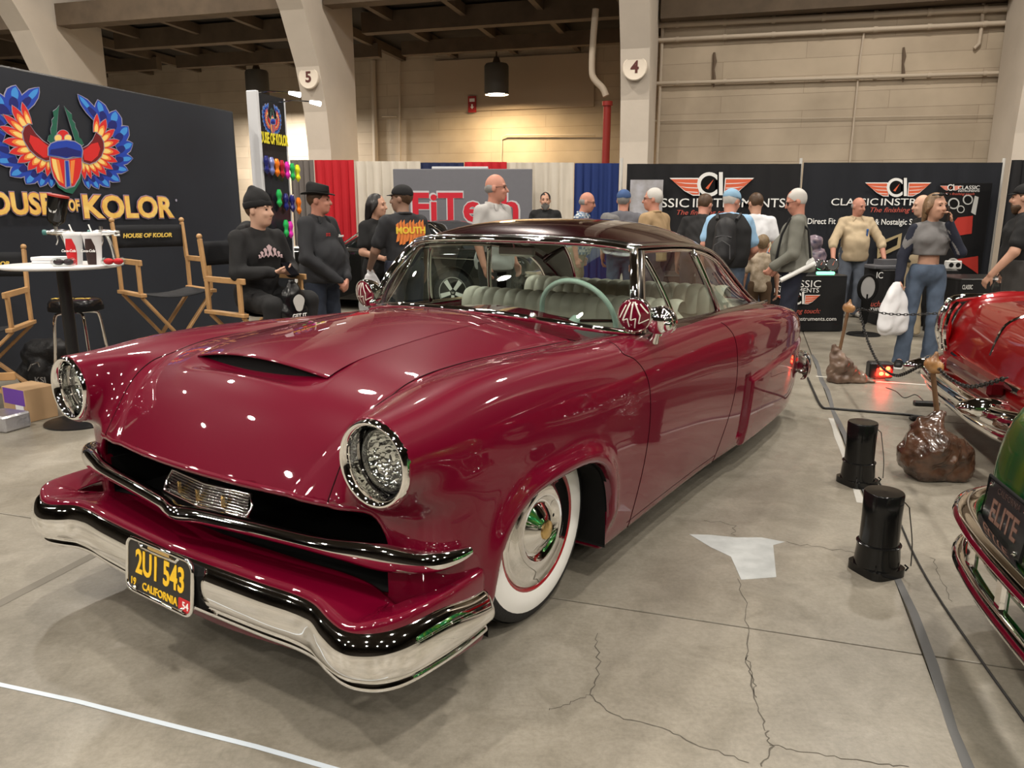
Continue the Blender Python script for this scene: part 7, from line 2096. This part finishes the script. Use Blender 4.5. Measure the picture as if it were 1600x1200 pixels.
# ------------------------------------------------------------------ the other show cars
def sdf_car(name, label, loc, rz, L, hw, top, crown, gh, arches, pm, roofm, h=.024, kplan=.25, ktop=.10, fin=0.0, zb=.16, drop=.06, tyre_r=.33, rim=None, end_r=0.0):
    """x from the rear (0) to the nose (L)"""
    root = empty(name, (loc[0], loc[1], 0), rz, label, 'car')
    T, Cn = CS(top), CS(crown)
    x0, x1, x2, x3, zr = gh
    def solid(x, y, z):
        a = np.sqrt(y * y + 1e-4)
        tz = smax(T(x) - drop * (a / hw) ** 2, Cn(x) - 1.6 * (a - hw * .86) ** 2, .05)
        if fin: tz = tz + fin * np.exp(-((a - hw * .93) / .035) ** 2) * sstep(1.3, .1, x)
        d = smax(a - (hw + .02 - .10 * (z - .55) ** 2 * 1.2), smax(-x + end_r * (z - .5) ** 2, x - L + .3 * (z - .5) ** 2, .02), kplan)
        d = smax(d, (z - tz) * .8, ktop)
        return smax(d, zb - z, .03)
    def body(x, y, z):
        d = solid(x, y, z); a = np.abs(y)
        for ax in arches:
            d = smax(d, -np.maximum(np.hypot(x - ax, z - tyre_r) - tyre_r * 1.13, hw * .55 - a), .012)
        return d
    X = np.arange(-.08, L + .1, h); Y = np.arange(-hw - .1, hw + .1 + h, h); Z = np.arange(.08, 1.12, h)
    P, Fq = surface_nets(body(X[:, None, None], Y[None, :, None], Z[None, None, :]), (X[0], Y[0], Z[0]), h)
    P, N = refine(body, P, 2)
    c = P[Fq].mean(1); inner = solid(*c.T) < -.02
    submesh('car_body', P, Fq, ~inner, pm, root, N)
    submesh('wheel_well', P, Fq, inner, M_BLACK, root, N)
    zb_ = float(T(np.array((x1 + x2) / 2))) - .02
    def cab(x, y, z):
        t = (z - zb_) / (zr - zb_)
        a = np.sqrt(y * y + 1e-4)
        d = smax(a - (hw * .87 - .13 * t), smax((x0 + (x1 - x0) * t) - x, x - (x3 + (x2 - x3) * t), .05) * .8, .12)
        d = smax(d, (z - zr + .05 * (a / hw) ** 2) * .9, .09)
        return smax(d, zb_ - .08 - z, .01)
    X = np.arange(x0 - .1, x3 + .1, h); Z = np.arange(zb_ - .12, zr + .06, h)
    P, Fq = surface_nets(cab(X[:, None, None], Y[None, :, None], Z[None, None, :]), (X[0], Y[0], Z[0]), h)
    P, N = refine(cab, P, 2)
    c = P[Fq].mean(1); nz = N[Fq].mean(1); t = (c[:, 2] - zb_) / (zr - zb_)
    side = np.abs(nz[:, 1]) > .62; fr = np.abs(nz[:, 0]) > .5
    win = (t > .10) & (t < .86) & (nz[:, 2] < .90)
    post = np.zeros(len(t), bool)
    xm = (x1 + x2) / 2
    xs_lo = x0 + (x1 - x0) * t + .14; xs_hi = x3 + (x2 - x3) * t - .09
    win &= np.where(np.abs(c[:, 1]) > (hw * .87 - .13 * t) - .06, (c[:, 0] > xs_lo) & (c[:, 0] < xs_hi), True)
    win &= ~((np.abs(c[:, 0] - xm) < .03) & side)
    submesh('roof', P, Fq, ~win, roofm, root, N)
    submesh('windows', P, Fq, win, mat('dark_glass', (.012, .014, .014), rough=.03, coat=.5), root, N)
    for ax in arches:
        for s in (-1, 1):
            M = frame((1, 0, 0), (0, 0, -s), (0, s, 0), (ax, 0, tyre_r))
            y0 = hw - .03
            ty = MB().lathe([(tyre_r * .62, y0 - .2), (tyre_r * .93, y0 - .2), (tyre_r, y0 - .17), (tyre_r, y0 - .04), (tyre_r * .93, y0 - .01), (tyre_r * .64, y0)], 36, M, cap=False).build('tyre', M_RUBBER, root, True)
            MB().lathe([(tyre_r * .65, y0 + .002), (tyre_r * .62, y0 - .01), (tyre_r * .58, y0 - .06), (.0005, y0 - .07)], 32, M).build('wheel_rim', M_BLACK if rim == 'spoke' else M_CHROME, ty, True)
            if rim == 'spoke':
                MB().lathe([(tyre_r * .67, y0 + .004), (tyre_r * .60, y0 - .005), (tyre_r * .60, y0 - .03)], 32, M, cap=False).build('rim_lip', mat('bright_alloy', (.80, .78, .73), rough=.3, metal=.1), ty, True)
                for k in range(5):
                    a = 2 * math.pi * k / 5 + .3
                    q = [(math.cos(a + da) * r, math.sin(a + da) * r) for r, da in ((.05, -.5), (tyre_r * .62, -.17), (tyre_r * .62, .17), (.05, .5))]
                    MB().prism(q, y0 - .02, y0 + .006, M).build('spoke', mat('bright_alloy', (.80, .78, .73), rough=.3, metal=.1), ty)
                MB().lathe([(.05, y0 - .03), (.045, y0), (.0005, y0 + .004)], 16, M).build('hub', M_CHROME, ty, True)
    return root, solid

# charcoal coupe behind the seated people
w = at_y(708, 446, 11.2)
hd = math.atan2(.33, -.944)
R_ = Matrix.Rotation(hd, 3, 'Z')
off = R_ @ Vector((1.12, .88, 0))        # rear wheel on its left side
bc, _ = sdf_car('parked_coupe', 'dark charcoal coupe with chrome five spoke wheels behind the seated people', (w.x - off.x, 11.2 - off.y), hd, 4.7, .92,
                [(0, .80), (.2, .90), (1.0, .94), (1.7, .93), (3.1, .95), (3.6, .97), (4.3, .92), (4.7, .80)], [(0, .82), (.5, .93), (1.2, .95), (2.2, .93), (3.3, .96), (4.7, .86)],
                (.95, 1.55, 2.35, 3.15, 1.36), (1.12, 3.87), paint('charcoal_paint', (.012, .012, .011), .3), paint('charcoal_paint', (0, 0, 0)), rim='spoke')
MB().tube([(.05, .86, .62), (-.02, .6, .60), (-.04, 0, .60), (-.02, -.6, .60), (.05, -.86, .62)], .05, 10).build('rear_bumper', M_CHROME, bc, True)
MB().tube([(1.0, .80, .985), (1.52, .74, 1.31), (2.2, .73, 1.33), (2.55, .75, 1.27), (3.02, .80, .985)], .014, 8).build('window_trim', M_CHROME, bc, True)
MB().tube([(.06, .93, .80), (1.2, .945, .83), (2.4, .945, .84)], .012, 8).build('side_trim', M_CHROME, bc, True)

# candy red car, tail towards the aisle
RA, RB = Vector((3.10, 5.62, 0)), Vector((2.64, 3.82, 0))
e = (RA - RB).normalized(); ex = Vector((e.y, -e.x, 0)); rzr = math.atan2(ex.y, ex.x)
rc_o = (RA + RB) / 2 + ex * .10
M_CANDY = paint('candy_red_paint', (.20, .002, .0035), .15, .3)
rc, rsolid = sdf_car('finned_car', 'candy red finned car with heavy chrome tail parked at right', rc_o, rzr, 4.9, .92,
                [(0, .46), (.03, .62), (.10, .79), (.22, .86), (.5, .895), (1.2, .91), (2.0, .92), (3.4, .95), (4.6, .86), (4.9, .75)], [(0, .44), (.03, .60), (.10, .775), (.22, .845), (.5, .88), (1.2, .90), (2.2, .90), (3.5, .92), (4.9, .72)],
                (1.25, 1.95, 2.75, 3.45, 1.40), (1.1, 4.0), M_CANDY, M_CANDY, fin=.045, kplan=.12, ktop=.035, zb=.22, drop=.0)
def rear_chrome(root, hw):
    P = catmull([(.45, hw + .03, .42), (.12, hw + .05, .40), (-.10, hw - .10, .38), (-.16, .45, .37), (-.17, 0, .37), (-.16, -.45, .37), (-.10, -hw + .10, .38), (.12, -hw - .05, .40), (.45, -hw - .03, .42)], 5)
    MB().tube(P, .062, 12).build('rear_bumper', M_CHROME, root, True)
    MB().tube(P * [1, 1, 1] + [0.03, 0, -.10], .035, 10).build('lower_bumper', M_CHROME, root, True)
    for s in (-1, 1):
        MB().lathe([(.001, -.16), (.035, -.13), (.06, -.06), (.065, .02), (.05, .10)], 18, frame((0, 1, 0), (0, 0, 1), (1, 0, 0), (-.16, s * .62, .40))).build('bumper_guard', M_CHROME, root, True)
        # fin trim, lamp housing and lamp
        MB().tube(catmull([(.02, s * (hw - .02), .50), (-.03, s * (hw - .04), .66), (-.01, s * (hw - .05), .79), (.10, s * (hw - .06), .875), (.9, s * (hw - .06), .935)], 5), [.045] * 6 + [.040] * 5 + [.03] * 5 + [.016] * 5, 10).build('fin_trim', M_CHROME, root, True)
        MB().tube(catmull([(.0, s * (hw - .14), .50), (-.03, s * (hw - .16), .62), (-.01, s * (hw - .15), .76), (.04, s * (hw - .13), .84)], 4), .020, 8).build('lamp_trim', M_CHROME, root, True)
        MB().ball((-.005, s * (hw - .09), .64), (.03, .045, .10), 14, 10).build('tail_lamp', mat('tail_lens_red', (.5, .006, .006), rough=.1, coat=1), root, True)
    MB().tube(catmull([(.0, -.62, .50), (-.01, 0, .485), (.0, .62, .50)], 6), .022, 8).build('trunk_trim', M_CHROME, root, True)
    MB().tube(catmull([(.03, 0, .60), (.09, 0, .79), (.24, 0, .875)], 6), .012, 8).build('trunk_spear', M_CHROME, root, True)
    MB().bbox((-.10, -.42, .42), (.0, .42, .52), .02).build('plate_panel', paint('maroon_pan', (.06, .002, .004)), root)
rear_chrome(rc, .92)

# candy green car, nearest at right
GO = Vector((1.60, 1.97, 0)); rzg = math.atan2(-.20, .98)
def streaky(name, c1, c2):
    m = paint(name, c1, .45, .25); nt = m.node_tree
    tc = nt.nodes.new('ShaderNodeTexCoord'); mp = nt.nodes.new('ShaderNodeMapping'); mp.inputs['Scale'].default_value = (2.5, 9, 1.2)
    n = nt.nodes.new('ShaderNodeTexNoise'); n.inputs['Scale'].default_value = 1.6; n.inputs['Detail'].default_value = 3
    r = nt.nodes.new('ShaderNodeValToRGB'); r.color_ramp.elements[0].color = (*c1, 1); r.color_ramp.elements[1].color = (*c2, 1); r.color_ramp.elements[0].position = .45; r.color_ramp.elements[1].position = .72
    nt.links.new(tc.outputs['Object'], mp.inputs[0]); nt.links.new(mp.outputs[0], n.inputs['Vector']); nt.links.new(n.outputs['Fac'], r.inputs[0]); nt.links.new(r.outputs[0], nt.nodes['Principled BSDF'].inputs['Base Color'])
    return m
M_GREEN = streaky('candy_green_paint', (.004, .085, .022), (.07, .14, .012))
gc, gsolid = sdf_car('green_car', 'candy green car with double chrome bumper cut off by the right edge', GO, rzg, 4.5, .74,
                [(0, .66), (.06, .80), (.16, .90), (.4, 1.0), (.9, 1.05), (1.6, 1.05), (3.2, 1.0), (4.3, .9), (4.5, .8)], [(0, .62), (.1, .78), (.4, .90), (1.0, .94), (2.5, .85), (4.5, .8)],
                (1.1, 1.8, 2.6, 3.2, 1.45), (.95, 3.6), M_GREEN, M_GREEN, kplan=.24, ktop=.14, zb=.20, drop=.03)
for z, r, k in ((.445, .030, 0), (.285, .026, 1)):
    P = catmull([(.42, .80, z), (.16, .79, z), (.0, .72, z), (-.10, .56, z), (-.145, .3, z), (-.155, 0, z), (-.145, -.3, z), (-.10, -.56, z), (.0, -.72, z), (.16, -.79, z), (.42, -.80, z)], 6)
    G = np.zeros((len(P), 13, 3)); T_ = np.gradient(P, axis=0); T_ /= np.linalg.norm(T_, axis=1)[:, None]
    for i in range(len(P)):
        nrm = np.array([T_[i, 1], -T_[i, 0], 0])
        for q, a in enumerate(np.linspace(0, 2 * math.pi, 13)): G[i, q] = P[i] + nrm * math.cos(a) * r * (1.5 if k == 0 else 1.2) + np.array([0, 0, 1]) * math.sin(a) * r
    MB().grid(G).build('bumper_bar', M_CHROME, gc, True, auto=None)
for y in (.70, .40, .1, -.3, -.62):
    x = float(np.interp(abs(y), [0, .3, .56, .72], [-.15, -.14, -.10, 0]))
    MB().bbox((x - .012, y - .028, .29), (x + .014, y + .028, .44), .01).build('bumper_post', M_CHROME, gc)
pm = frame((0, -1, 0), (.10, 0, 1), (-1, 0, .10), (-.062, .36, .50))
pl_ = MB().bbox((-.16, -.085, -.008), (.16, .085, 0), .004, pm).build('number_plate', mat('plate_dark', (.012, .012, .013), rough=.3), gc)
text_obj('plate_number', 'ELITE', .105, mat('plate_bronze', (.12, .06, .042), rough=.5), pl_, pm @ Matrix.Translation((0, -.012, .001)), .001, .002, xs=.85)
text_obj('plate_state', 'CALIFORNIA', .03, mat('plate_dim', (.05, .03, .026), rough=.5), pl_, pm @ Matrix.Translation((0, .062, .001)), .001)
for sx in (-.13, .13):
    for sy in (-.07, .07): MB().ball(tuple(pm @ Vector((sx, sy, .003))), .009, 10, 6).build('plate_bolt', M_CHROME, pl_, True)
MB().tube([tuple(pm @ Vector(p)) for p in ((-.165, -.09, 0), (.165, -.09, 0), (.165, .09, 0), (-.165, .09, 0))], .006, 8, closed=True).build('plate_frame', M_BLACK, pl_)
